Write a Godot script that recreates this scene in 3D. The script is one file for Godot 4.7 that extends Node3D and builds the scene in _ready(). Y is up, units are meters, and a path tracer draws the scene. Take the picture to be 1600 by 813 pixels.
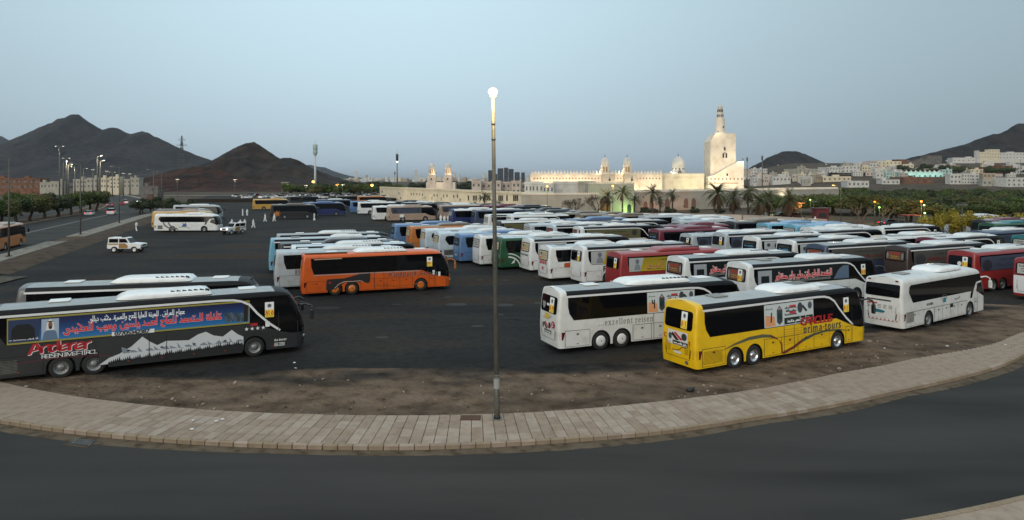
extends Node3D

# ---------------------------------------------------------------- state
var M := {}
var cache := {}
var taken := {}
var rng := RandomNumberGenerator.new()
const ASK := 1070.0

# ---------------------------------------------------------------- mesh builder
class MB:
	var st := SurfaceTool.new()
	var col := Color(1, 1, 1)
	var empty := true
	func _init(smooth := false) -> void:
		st.begin(Mesh.PRIMITIVE_TRIANGLES)
		st.set_smooth_group(0 if smooth else 0xFFFFFFFF)
	func sm(on: bool) -> void:
		st.set_smooth_group(0 if on else 0xFFFFFFFF)
	func v(p: Vector3, uv := Vector2.ZERO) -> void:
		st.set_color(col)
		st.set_uv(uv)
		st.add_vertex(p)
	func tri(a: Vector3, b: Vector3, c: Vector3, o: Vector3, ua := Vector2.ZERO, ub := Vector2.ZERO, uc := Vector2.ZERO) -> void:
		empty = false
		if (c - a).cross(b - a).dot(o) >= 0.0:
			v(a, ua)
			v(b, ub)
			v(c, uc)
		else:
			v(a, ua)
			v(c, uc)
			v(b, ub)
	func quad(a: Vector3, b: Vector3, c: Vector3, d: Vector3, o: Vector3) -> void:
		tri(a, b, c, o, Vector2(0, 0), Vector2(1, 0), Vector2(1, 1))
		tri(a, c, d, o, Vector2(0, 0), Vector2(1, 1), Vector2(0, 1))
	func box(c: Vector3, s: Vector3, t := Transform3D()) -> void:
		var h := s * 0.5
		for ax in 3:
			for sg in [-1.0, 1.0]:
				var n := Vector3.ZERO
				n[ax] = sg
				var u := Vector3.ZERO
				u[(ax + 1) % 3] = h[(ax + 1) % 3]
				var w := Vector3.ZERO
				w[(ax + 2) % 3] = h[(ax + 2) % 3]
				var m: Vector3 = c + n * h[ax]
				quad(t * (m - u - w), t * (m + u - w), t * (m + u + w), t * (m - u + w), t.basis * n)
	func cbox(c: Vector3, s: Vector3, b: float, t := Transform3D()) -> void:
		var h := s * 0.5
		var pt := func(sx: float, sy: float, sz: float, ax: int) -> Vector3:
			var p := Vector3(sx * (h.x - b), sy * (h.y - b), sz * (h.z - b))
			p[ax] = [sx, sy, sz][ax] * h[ax]
			return t * (c + p)
		for ax in 3:
			for sg in [-1.0, 1.0]:
				var q := []
				for k in [[-1, -1], [1, -1], [1, 1], [-1, 1]]:
					var s3 := [0.0, 0.0, 0.0]
					s3[ax] = sg
					s3[(ax + 1) % 3] = float(k[0])
					s3[(ax + 2) % 3] = float(k[1])
					q.append(pt.call(s3[0], s3[1], s3[2], ax))
				var n := Vector3.ZERO
				n[ax] = sg
				quad(q[0], q[1], q[2], q[3], t.basis * n)
		for ax in 3:
			var a1 := (ax + 1) % 3
			var a2 := (ax + 2) % 3
			for s1 in [-1.0, 1.0]:
				for s2 in [-1.0, 1.0]:
					var q := []
					for k in [[-1.0, a1], [1.0, a1], [1.0, a2], [-1.0, a2]]:
						var s3 := [0.0, 0.0, 0.0]
						s3[ax] = k[0]
						s3[a1] = s1
						s3[a2] = s2
						q.append(pt.call(s3[0], s3[1], s3[2], k[1]))
					var n := Vector3.ZERO
					n[a1] = s1
					n[a2] = s2
					quad(q[0], q[1], q[2], q[3], t.basis * n)
		for sx in [-1.0, 1.0]:
			for sy in [-1.0, 1.0]:
				for sz in [-1.0, 1.0]:
					tri(pt.call(sx, sy, sz, 0), pt.call(sx, sy, sz, 1), pt.call(sx, sy, sz, 2), t.basis * Vector3(sx, sy, sz))
	func cyl(a: Vector3, b: Vector3, ra: float, rb: float, n := 10, caps := true) -> void:
		var ax := (b - a).normalized()
		var u := ax.cross(Vector3.UP if absf(ax.y) < 0.9 else Vector3.RIGHT).normalized()
		var w := ax.cross(u)
		for i in n:
			var t0 := TAU * i / n
			var t1 := TAU * (i + 1) / n
			var d0 := u * cos(t0) + w * sin(t0)
			var d1 := u * cos(t1) + w * sin(t1)
			quad(a + d0 * ra, a + d1 * ra, b + d1 * rb, b + d0 * rb, d0 + d1)
			if caps:
				tri(a, a + d0 * ra, a + d1 * ra, -ax)
				tri(b, b + d0 * rb, b + d1 * rb, ax)
	func lathe(prof: Array, n: int, t := Transform3D(), arc := TAU) -> void:
		for i in n:
			var t0 := arc * i / n
			var t1 := arc * (i + 1) / n
			for k in prof.size() - 1:
				var p: Vector2 = prof[k]
				var q: Vector2 = prof[k + 1]
				var o := Vector2(q.y - p.y, p.x - q.x)
				var f := func(r: Vector2, th: float) -> Vector3: return t * Vector3(r.x * cos(th), r.y, r.x * sin(th))
				var out := t.basis * Vector3(o.x * cos((t0 + t1) / 2), o.y, o.x * sin((t0 + t1) / 2))
				if p.x < 1e-5:
					tri(f.call(p, t0), f.call(q, t0), f.call(q, t1), out)
				elif q.x < 1e-5:
					tri(f.call(p, t0), f.call(p, t1), f.call(q, t0), out)
				else:
					quad(f.call(p, t0), f.call(p, t1), f.call(q, t1), f.call(q, t0), out)
	func ball(c: Vector3, r: Vector3, n := 10, m := 6) -> void:
		var prof := []
		for i in m + 1:
			var a := -PI / 2 + PI * i / m
			prof.append(Vector2(maxf(cos(a), 0.0), sin(a)))
		prof[0].x = 0.0
		prof[m].x = 0.0
		lathe(prof, n, Transform3D(Basis.from_scale(r), c))
	func prism(poly: PackedVector2Array, z0: float, z1: float, t := Transform3D()) -> void:
		var idx := Geometry2D.triangulate_polygon(poly)
		for k in range(0, idx.size(), 3):
			var a := poly[idx[k]]
			var b := poly[idx[k + 1]]
			var c := poly[idx[k + 2]]
			for z in [z0, z1]:
				tri(t * Vector3(a.x, a.y, z), t * Vector3(b.x, b.y, z), t * Vector3(c.x, c.y, z), t.basis * Vector3(0, 0, 1 if z == maxf(z0, z1) else -1))
		var cw := Geometry2D.is_polygon_clockwise(poly)
		for i in poly.size():
			var a := poly[i]
			var b := poly[(i + 1) % poly.size()]
			var o := Vector2(b.y - a.y, a.x - b.x) * (1.0 if not cw else -1.0)
			quad(t * Vector3(a.x, a.y, z0), t * Vector3(b.x, b.y, z0), t * Vector3(b.x, b.y, z1), t * Vector3(a.x, a.y, z1), t.basis * Vector3(o.x, o.y, 0))
	func done() -> ArrayMesh:
		st.index()
		st.generate_normals()
		return st.commit()

# ---------------------------------------------------------------- naming and tagging
func numbered(called: String) -> String:
	if not taken.has(called):
		taken[called] = 0
		return called
	taken[called] += 1
	return "%s_%03d" % [called, taken[called]]

func tag(o: Node, label: String, category := "", group := "", kind := "") -> Node:
	if label: o.set_meta("label", label)
	if category: o.set_meta("category", category)
	if group: o.set_meta("group", group)
	if kind: o.set_meta("kind", kind)
	return o

func thing(called: String, label: String, category: String, at := Vector3.ZERO, turn := 0.0, group := "") -> Node3D:
	var o := Node3D.new()
	o.name = numbered(called)
	add_child(o)
	o.position = at
	o.rotation.y = turn
	tag(o, label, category, group)
	return o

func part(called: String, mesh: Mesh, m: Material, parent: Node, t := Transform3D()) -> MeshInstance3D:
	var o := MeshInstance3D.new()
	o.mesh = mesh
	if m: o.material_override = m
	o.transform = t
	if parent == self:
		o.name = numbered(called)
		add_child(o)
	else:
		o.name = called
		parent.add_child(o, true)
	return o

func struct(called: String, mesh: Mesh, m: Material, t := Transform3D()) -> MeshInstance3D:
	var o := part(called, mesh, m, self, t)
	o.set_meta("kind", "structure")
	return o

func struct_root(called: String) -> Node3D:
	var o := Node3D.new()
	o.name = numbered(called)
	add_child(o)
	o.set_meta("kind", "structure")
	return o

func copy(src: Node3D, called: String, label: String, at: Vector3, turn := 0.0, size := Vector3.ONE, group := "") -> Node3D:
	var c: Node3D = src.duplicate()
	c.name = numbered(called)
	add_child(c)
	c.transform = Transform3D(Basis(Vector3.UP, turn) * Basis.from_scale(size), at)
	c.set_meta("label", label)
	if group: c.set_meta("group", group)
	return c

# a ground point: x metres to the right of the viewer, z metres ahead
func W3(x: float, z: float, y := 0.0) -> Vector3:
	return Vector3(x, y, -z)

# ---------------------------------------------------------------- materials
func lin(r: float, g: float, b: float, a := 1.0) -> Color:
	var c := Color(r, g, b).linear_to_srgb()
	c.a = a
	return c

func mat(c: Color, rough := 0.8, metal := 0.0, spec := 0.5) -> StandardMaterial3D:
	var key := "%s|%s|%s|%s" % [c, rough, metal, spec]
	if cache.has(key): return cache[key]
	var m := StandardMaterial3D.new()
	m.albedo_color = c
	m.roughness = rough
	m.metallic = metal
	m.metallic_specular = spec
	cache[key] = m
	return m

func paint(r: float, g: float, b: float) -> StandardMaterial3D:
	var key := "paint%s" % Color(r, g, b)
	if cache.has(key): return cache[key]
	var m := StandardMaterial3D.new()
	m.albedo_color = lin(r, g, b)
	m.albedo_texture = tex_grime()
	m.uv1_triplanar = true
	m.uv1_scale = Vector3(0.37, 0.37, 0.37)
	m.roughness = 0.38
	m.clearcoat_enabled = true
	m.clearcoat = 0.35
	m.clearcoat_roughness = 0.12
	cache[key] = m
	return m

func glow(c: Color, e: float) -> StandardMaterial3D:
	var key := "glow%s|%s" % [c, e]
	if cache.has(key): return cache[key]
	var m := StandardMaterial3D.new()
	m.albedo_color = c
	m.emission_enabled = true
	m.emission = c
	m.emission_energy_multiplier = e
	cache[key] = m
	return m

func noise_tex(seed_: int, freq: float, oct: int, ramp: Array, size := 512, type := FastNoiseLite.TYPE_SIMPLEX_SMOOTH, normal := 0.0) -> NoiseTexture2D:
	var n := FastNoiseLite.new()
	n.seed = seed_
	n.frequency = freq
	n.noise_type = type
	n.fractal_octaves = oct
	var t := NoiseTexture2D.new()
	t.width = size
	t.height = size
	t.seamless = true
	t.noise = n
	if normal > 0.0:
		t.as_normal_map = true
		t.bump_strength = normal
	elif ramp.size():
		var g := Gradient.new()
		var offs := PackedFloat32Array()
		var cols := PackedColorArray()
		for r in ramp:
			offs.append(r[0])
			cols.append(r[1])
		g.offsets = offs
		g.colors = cols
		t.color_ramp = g
	return t

func grey(v: float) -> Color:
	return Color(v, v, v)

func tex_grime() -> NoiseTexture2D:
	if not cache.has("grime"):
		cache["grime"] = noise_tex(5, 0.012, 5, [[0.0, Color(0.9, 0.89, 0.87)], [0.4, Color(0.975, 0.972, 0.968)], [0.7, Color(1, 1, 1)]], 256)
	return cache["grime"]

func ground_mat(c: Color, tx: Texture2D, scale: float, rough := 0.95, detail: Texture2D = null, dscale := 1.0, bump: Texture2D = null, bumpk := 0.0) -> StandardMaterial3D:
	var m := StandardMaterial3D.new()
	m.albedo_color = c
	m.albedo_texture = tx
	m.uv1_triplanar = true
	m.uv1_world_triplanar = true
	m.uv1_scale = Vector3(scale, scale, scale)
	m.roughness = rough
	m.metallic_specular = 0.25
	if detail:
		m.detail_enabled = true
		m.detail_blend_mode = BaseMaterial3D.BLEND_MODE_MUL
		m.detail_albedo = detail
		m.detail_uv_layer = BaseMaterial3D.DETAIL_UV_2
		m.uv2_triplanar = true
		m.uv2_world_triplanar = true
		m.uv2_scale = Vector3(dscale, dscale, dscale)
	if bump:
		m.normal_enabled = true
		m.normal_texture = bump
		m.normal_scale = bumpk
	return m

func make_materials() -> void:
	var fine := noise_tex(11, 0.09, 4, [[0.0, grey(0.72)], [0.5, grey(0.95)], [1.0, grey(1.0)]])
	var blot := noise_tex(12, 0.008, 5, [[0.0, Color(0.62, 0.6, 0.58)], [0.45, Color(0.9, 0.88, 0.86)], [1.0, Color(1, 1, 1)]])
	var faint := noise_tex(16, 0.01, 5, [[0.0, Color(0.88, 0.865, 0.84)], [0.5, Color(0.96, 0.955, 0.95)], [1.0, Color(1, 1, 1)]])
	var streak := noise_tex(13, 0.006, 6, [[0.0, Color(0.6, 0.6, 0.62)], [0.42, Color(0.8, 0.8, 0.81)], [0.58, Color(0.95, 0.91, 0.86)], [0.75, Color(1.0, 0.85, 0.72)], [1.0, Color(1.0, 0.78, 0.6)]])
	var mid := noise_tex(17, 0.022, 6, [[0.0, grey(0.74)], [0.4, grey(0.9)], [0.6, grey(0.97)], [1.0, grey(1.0)]])
	var roughn := noise_tex(14, 0.05, 4, [], 256, FastNoiseLite.TYPE_SIMPLEX, 6.0)
	M.road = ground_mat(lin(0.06, 0.056, 0.0525), noise_tex(15, 0.004, 5, [[0.0, grey(0.72)], [0.5, grey(0.9)], [1.0, grey(1.0)]]), 0.05, 0.85, fine, 0.6)
	M.road.uv1_scale = Vector3(0.02, 0.02, 0.11)
	M.lot = ground_mat(lin(0.038, 0.0365, 0.0355), streak, 0.03, 0.92, mid, 0.13)
	M.lot.uv1_scale = Vector3(0.011, 0.02, 0.03)
	M.dirt = ground_mat(Color(1, 1, 1), blot, 0.16, 1.0, fine, 0.7, roughn, 0.8)
	M.dirt.vertex_color_use_as_albedo = true
	M.dirt_plain = ground_mat(lin(0.105, 0.078, 0.058), blot, 0.1, 1.0, fine, 0.7)
	M.land = ground_mat(lin(0.13, 0.105, 0.08), blot, 0.012, 1.0, blot, 0.1)
	M.gutter = ground_mat(lin(0.16, 0.125, 0.09), blot, 0.3, 1.0, fine, 0.9)
	M.walk_base = ground_mat(lin(0.11, 0.1, 0.085), blot, 0.3, 1.0)
	M.slabs = []
	for k in 6:
		var v: float = [0.37, 0.4, 0.35, 0.385, 0.33, 0.42][k]
		var w: float = [0.82, 0.84, 0.8, 0.87, 0.82, 0.9][k]
		M.slabs.append(ground_mat(lin(v * 1.05, v * (0.82 + w) / 2.02, v * w * 0.78), faint, 0.35, 0.92, fine, 1.1))
	M.kerb = ground_mat(lin(0.34, 0.265, 0.19), faint, 0.4, 0.92, fine, 1.0)
	M.concrete = ground_mat(lin(0.33, 0.31, 0.27), blot, 0.2, 0.92, fine, 0.8)
	M.cream = ground_mat(lin(0.7, 0.62, 0.47), faint, 0.06, 0.92)
	M.stone = ground_mat(lin(0.74, 0.67, 0.57), faint, 0.05, 0.92)
	M.grey_wall = ground_mat(lin(0.42, 0.395, 0.34), faint, 0.05, 0.92)
	M.pinkish = ground_mat(lin(0.6, 0.52, 0.46), faint, 0.07, 0.92)
	M.white_wall = ground_mat(lin(0.62, 0.61, 0.58), faint, 0.07, 0.92)
	M.tan_wall = ground_mat(lin(0.42, 0.34, 0.25), faint, 0.07, 0.92)
	M.brown_wall = ground_mat(lin(0.24, 0.13, 0.09), blot, 0.07, 0.92)
	M.grey_block = ground_mat(lin(0.2, 0.19, 0.18), blot, 0.07, 0.92)
	M.mint_wall = ground_mat(lin(0.45, 0.62, 0.58), faint, 0.07, 0.9)
	M.rock = ground_mat(Color(1, 1, 1), noise_tex(21, 0.012, 6, [[0.0, grey(0.5)], [0.5, grey(0.85)], [1.0, grey(1.0)]]), 0.006, 1.0, noise_tex(22, 0.03, 5, [[0.0, grey(0.55)], [0.5, grey(0.9)], [1.0, grey(1.0)]]), 0.03)
	M.rock.vertex_color_use_as_albedo = true
	M.rock.normal_enabled = true
	M.rock.normal_texture = noise_tex(23, 0.02, 5, [], 512, FastNoiseLite.TYPE_SIMPLEX, 8.0)
	M.rock.normal_scale = 1.0
	M.dark = mat(lin(0.012, 0.012, 0.013), 0.6)
	M.rubber = mat(lin(0.018, 0.018, 0.018), 0.9)
	M.glass = mat(lin(0.004, 0.004, 0.005), 0.06, 0.0, 0.36)
	M.seam = mat(lin(0.02, 0.02, 0.02), 0.9)
	M.chrome = mat(lin(0.62, 0.62, 0.62), 0.25, 0.9)
	M.silver = mat(lin(0.5, 0.5, 0.5), 0.32, 0.5)
	M.trim = mat(lin(0.7, 0.7, 0.7), 0.4)
	M.rim = mat(lin(0.26, 0.26, 0.26), 0.35, 0.5)
	M.edge = mat(lin(0.01, 0.01, 0.012), 0.5, 0.0, 0.3)
	M.far_window = mat(lin(0.1, 0.1, 0.1), 0.4)
	M.steel = ground_mat(lin(0.2, 0.21, 0.2), blot, 0.5, 0.5)
	M.steel.metallic = 0.5
	M.pole = ground_mat(lin(0.17, 0.17, 0.155), blot, 0.5, 0.5)
	M.pole.metallic = 0.3
	M.red_lamp = mat(lin(0.1, 0.006, 0.008), 0.15)
	M.red_lit = glow(Color(1.0, 0.12, 0.1), 2.2)
	M.white = paint(0.8, 0.8, 0.79)
	M.ac_white = paint(0.84, 0.84, 0.83)
	M.black_paint = paint(0.012, 0.013, 0.016)
	M.window_dark = mat(lin(0.03, 0.03, 0.035), 0.25)
	M.lamp_white = glow(Color(1.0, 0.97, 0.86), 6.0)
	M.lamp_warm = glow(Color(1.0, 0.72, 0.3), 7.0)
	M.lamp_orange = glow(Color(1.0, 0.5, 0.16), 5.0)
	M.lamp_green = glow(Color(0.72, 1.0, 0.5), 4.0)
	M.flood = glow(Color(1.0, 0.86, 0.62), 3.0)
	M.cloth = mat(lin(0.75, 0.75, 0.74), 0.95)
	M.cloth_dark = mat(lin(0.03, 0.03, 0.035), 0.95)
	M.skin = mat(lin(0.25, 0.14, 0.09), 0.7)
	M.bark = ground_mat(lin(0.075, 0.055, 0.04), fine, 0.8, 1.0)
	M.palm_bark = ground_mat(lin(0.1, 0.07, 0.05), fine, 0.8, 1.0)

func leaf_mat(c: Color, name_: String) -> StandardMaterial3D:
	if M.has(name_): return M[name_]
	var m := StandardMaterial3D.new()
	m.albedo_color = c
	m.vertex_color_use_as_albedo = true
	m.roughness = 0.75
	m.metallic_specular = 0.3
	m.backlight_enabled = true
	m.backlight = Color(c.r * 0.35, c.g * 0.4, c.b * 0.25)
	M[name_] = m
	return m

# ---------------------------------------------------------------- prints: flat lettering and pictures on banners and posters
const AR := {
	"ا": ["", ".12 0 .12 1", 0.0, 0.28, ""],
	"أ": ["", ".12 0 .12 .9", 0.0, 0.28, "a1"],
	"ب": ["0 0 .16 0 .16 .38|.16 0 .36 0", "0 .3 .06 .04 .75 .04 .82 .32", 0.36, 0.95, "b1"],
	"ت": ["0 0 .16 0 .16 .38|.16 0 .36 0", "0 .3 .06 .04 .75 .04 .82 .32", 0.36, 0.95, "a2"],
	"ن": ["0 0 .16 0 .16 .38|.16 0 .36 0", "0 .25 .04 -.2 .28 -.36 .52 -.2 .58 .2", 0.36, 0.7, "a1"],
	"ي": ["0 0 .16 0 .16 .38|.16 0 .36 0", "0 .05 .12 .32 .38 .34 .3 .08 .1 -.08 .2 -.36 .55 -.38 .75 -.1", 0.36, 0.9, "b2"],
	"ئ": ["0 0 .16 0 .16 .38|.16 0 .36 0", "0 .05 .12 .32 .38 .34 .3 .08", 0.36, 0.9, "a1"],
	"ى": ["0 0 .36 0", "0 .05 .12 .32 .38 .34 .3 .08 .1 -.08 .2 -.36 .55 -.38 .75 -.1", 0.36, 0.9, ""],
	"ج": ["0 0 .62 0|.06 .4 .5 .42|.06 .4 .6 0", ".5 .42 .08 .4 .4 .15 .5 -.15 .35 -.4 .05 -.38", 0.62, 0.62, "b1"],
	"ح": ["0 0 .62 0|.06 .4 .5 .42|.06 .4 .6 0", ".5 .42 .08 .4 .4 .15 .5 -.15 .35 -.4 .05 -.38", 0.62, 0.62, ""],
	"خ": ["0 0 .62 0|.06 .4 .5 .42|.06 .4 .6 0", ".5 .42 .08 .4 .4 .15 .5 -.15 .35 -.4 .05 -.38", 0.62, 0.62, "a1"],
	"د": ["", ".25 .5 .08 .14 .12 .02 .42 .02", 0.0, 0.5, ""],
	"ذ": ["", ".25 .5 .08 .14 .12 .02 .42 .02", 0.0, 0.5, "a1"],
	"ر": ["", ".1 .3 .1 0 .2 -.22 .45 -.36", 0.0, 0.4, ""],
	"ز": ["", ".1 .3 .1 0 .2 -.22 .45 -.36", 0.0, 0.4, "a1"],
	"س": ["0 0 .12 0 .12 .3 .12 .02 .36 .02 .36 .3 .36 .02 .6 .02 .6 .34 .6 0 .75 0", ".12 .3 .12 .02 .36 .02 .36 .3 .36 .02 .6 .02 .66 -.25 .9 -.36 1.15 -.2 1.2 .2", 0.75, 1.3, ""],
	"ش": ["0 0 .12 0 .12 .3 .12 .02 .36 .02 .36 .3 .36 .02 .6 .02 .6 .34 .6 0 .75 0", ".12 .3 .12 .02 .36 .02 .36 .3 .36 .02 .6 .02 .66 -.25 .9 -.36 1.15 -.2 1.2 .2", 0.75, 1.3, "a2"],
	"ع": ["0 0 .58 0|.12 .36 .45 .36 .28 .02 .12 .36", ".42 .36 .12 .34 .3 .1 .5 -.2 .3 -.42 .02 -.38", 0.58, 0.62, ""],
	"ف": ["0 0 .48 0|.22 0 .1 .2 .22 .38 .34 .2 .22 0", "0 0 .9 0 .95 .25|.22 0 .1 .2 .22 .38 .34 .2 .22 0", 0.48, 1.05, "a1"],
	"ق": ["0 0 .48 0|.22 0 .1 .2 .22 .38 .34 .2 .22 0", "0 .05 .1 .25 .25 .36 .35 .2 .2 .08|.35 .2 .4 -.2 .65 -.36 .9 -.15 .92 .15", 0.48, 1.0, "a2"],
	"ك": ["0 0 .58 0|.5 .02 .12 .5 .6 .95", ".1 1 .1 .02 .65 .02 .7 .25|.35 .4 .5 .5 .3 .6", 0.6, 0.8, ""],
	"ل": ["0 0 .15 0 .15 1|.15 0 .3 0", ".1 1 .1 -.1 .3 -.34 .55 -.2 .6 .12", 0.3, 0.7, ""],
	"م": ["0 0 .1 0 .2 .26 .34 .05 .2 -.08 .1 0|.34 0 .46 0", "0 0 .2 .25 .32 .08 .15 0|.3 .05 .36 -.1 .36 -.5", 0.46, 0.48, ""],
	"ه": ["0 0 .6 0|.1 0 .15 .35 .45 .35 .5 0|.3 0 .3 .35", "0 0 .1 .05 .1 .3 .25 .45 .4 .25 .3 .02 .1 .05", 0.6, 0.52, ""],
	"ة": ["", "0 0 .1 .05 .1 .3 .25 .45 .4 .25 .3 .02 .1 .05", 0.0, 0.52, "a2"],
	"و": ["", ".1 .2 .22 .4 .34 .2 .2 .05 .1 .2 .12 -.05 .25 -.28 .5 -.36", 0.0, 0.48, ""],
	"٠": ["", ".15 .45 .22 .38", 0.0, 0.45, ""], "١": ["", ".12 .95 .2 0", 0.0, 0.45, ""],
	"٢": ["", ".1 .95 .1 0|.1 .6 .35 .6 .42 .95", 0.0, 0.55, ""], "٥": ["", ".3 .85 .08 .4 .2 .02 .45 .02 .55 .4 .3 .85", 0.0, 0.65, ""],
	"٨": ["", "0 0 .25 .95 .5 0", 0.0, 0.6, ""], "٩": ["", ".12 0 .12 .85 .4 .9 .42 .5 .14 .5", 0.0, 0.55, ""],
	".": ["", ".1 0 .14 0", 0.0, 0.25, ""],
}

func img(w: int, h: int, c: Color) -> Image:
	var im := Image.create(w, h, false, Image.FORMAT_RGBA8)
	im.fill(c)
	return im

func seg(im: Image, a: Vector2, b: Vector2, r: float, c: Color) -> void:
	var x0 := maxi(0, int(minf(a.x, b.x) - r - 1))
	var x1 := mini(im.get_width() - 1, int(maxf(a.x, b.x) + r + 1))
	var y0 := maxi(0, int(minf(a.y, b.y) - r - 1))
	var y1 := mini(im.get_height() - 1, int(maxf(a.y, b.y) + r + 1))
	var d := b - a
	var l := maxf(d.length_squared(), 1e-6)
	for y in range(y0, y1 + 1):
		for x in range(x0, x1 + 1):
			var p := Vector2(x + 0.5, y + 0.5)
			var t := clampf((p - a).dot(d) / l, 0, 1)
			var k := clampf(r + 0.5 - p.distance_to(a + d * t), 0, 1)
			if k > 0.0:
				im.set_pixel(x, y, im.get_pixel(x, y).lerp(c, k))

func ell(im: Image, c: Vector2, rx: float, ry: float, col: Color) -> void:
	for y in range(maxi(0, int(c.y - ry - 1)), mini(im.get_height(), int(c.y + ry + 2))):
		for x in range(maxi(0, int(c.x - rx - 1)), mini(im.get_width(), int(c.x + rx + 2))):
			var k := clampf((1.0 - Vector2((x + 0.5 - c.x) / rx, (y + 0.5 - c.y) / ry).length()) * minf(rx, ry) + 0.5, 0, 1)
			if k > 0.0:
				im.set_pixel(x, y, im.get_pixel(x, y).lerp(col, k))

func grad(im: Image, r: Rect2i, a: Color, b: Color) -> void:
	for y in r.size.y:
		im.fill_rect(Rect2i(r.position.x, r.position.y + y, r.size.x, 1), a.lerp(b, float(y) / r.size.y))

func polyf(im: Image, pts: PackedVector2Array, col: Color) -> void:
	var lo := pts[0]
	var hi := pts[0]
	for p in pts:
		lo = lo.min(p)
		hi = hi.max(p)
	for y in range(maxi(0, int(lo.y)), mini(im.get_height(), int(hi.y) + 1)):
		for x in range(maxi(0, int(lo.x)), mini(im.get_width(), int(hi.x) + 1)):
			if Geometry2D.is_point_in_polygon(Vector2(x + 0.5, y + 0.5), pts):
				im.set_pixel(x, y, col)

# joined Arabic letters, written leftwards from the point `right`
func ar(im: Image, text: String, right: Vector2, size: float, xs: float, thick: float, col: Color) -> float:
	var x := right.x
	var n := text.length()
	for i in n:
		var ch := text[i]
		if ch == " " or not AR.has(ch):
			x -= size * xs * 0.3
			continue
		var g: Array = AR[ch]
		var nxt := i + 1 < n and AR.has(text[i + 1]) and text[i + 1] != "." and not text[i + 1] in "٠١٢٥٨٩"
		var use_med: bool = nxt and g[0] != ""
		var strokes: String = g[0] if use_med else g[1]
		var wd: float = g[2] if use_med else g[3]
		for s in strokes.split("|"):
			var f := s.split_floats(" ", false)
			for k in range(0, f.size() - 2, 2):
				seg(im, Vector2(x - f[k] * size * xs, right.y - f[k + 1] * size), Vector2(x - f[k + 2] * size * xs, right.y - f[k + 3] * size), thick, col)
		var dots: String = g[4]
		if dots:
			var cy := right.y - size * (0.68 if dots[0] == "a" else -0.28)
			for k in int(dots[1]):
				ell(im, Vector2(x - (wd * 0.45 + (k - (int(dots[1]) - 1) * 0.5) * 0.26) * size * xs, cy), thick * 1.15, thick * 1.15, col)
		x -= wd * size * xs
	return right.x - x

func ar_width(text: String, size: float, xs: float) -> float:
	var x := 0.0
	for i in text.length():
		var ch := text[i]
		if ch == " " or not AR.has(ch):
			x += 0.3
			continue
		var nxt := i + 1 < text.length() and AR.has(text[i + 1]) and text[i + 1] != "."
		x += AR[ch][2] if nxt and AR[ch][0] != "" else AR[ch][3]
	return x * size * xs

func ar_fit(im: Image, text: String, right: Vector2, width: float, size: float, thick: float, col: Color) -> void:
	var w := ar_width(text, size, 1.0)
	ar(im, text, right, size, width / w, thick, col)

func squiggle(im: Image, r: Rect2, rows: int, thick: float, col: Color, seed_: int) -> void:
	var g := RandomNumberGenerator.new()
	g.seed = seed_
	for k in rows:
		var y := r.position.y + r.size.y * (k + 0.5) / rows
		var x := r.position.x
		while x < r.end.x - 3:
			var w := g.randf_range(3, 9)
			if g.randf() < 0.85:
				var q := y + g.randf_range(-1.5, 1.5)
				seg(im, Vector2(x, q), Vector2(minf(x + w, r.end.x), y + g.randf_range(-1.5, 1.5)), thick, col)
				if g.randf() < 0.4:
					seg(im, Vector2(x, q), Vector2(x, q - r.size.y / rows * 0.4), thick, col)
			x += w + 1.0

func print_mat(key: String, im: Image) -> StandardMaterial3D:
	var m := StandardMaterial3D.new()
	m.resource_name = key
	m.albedo_texture = ImageTexture.create_from_image(im)
	m.roughness = 0.5
	m.texture_repeat = false
	M[key] = m
	return m

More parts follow.
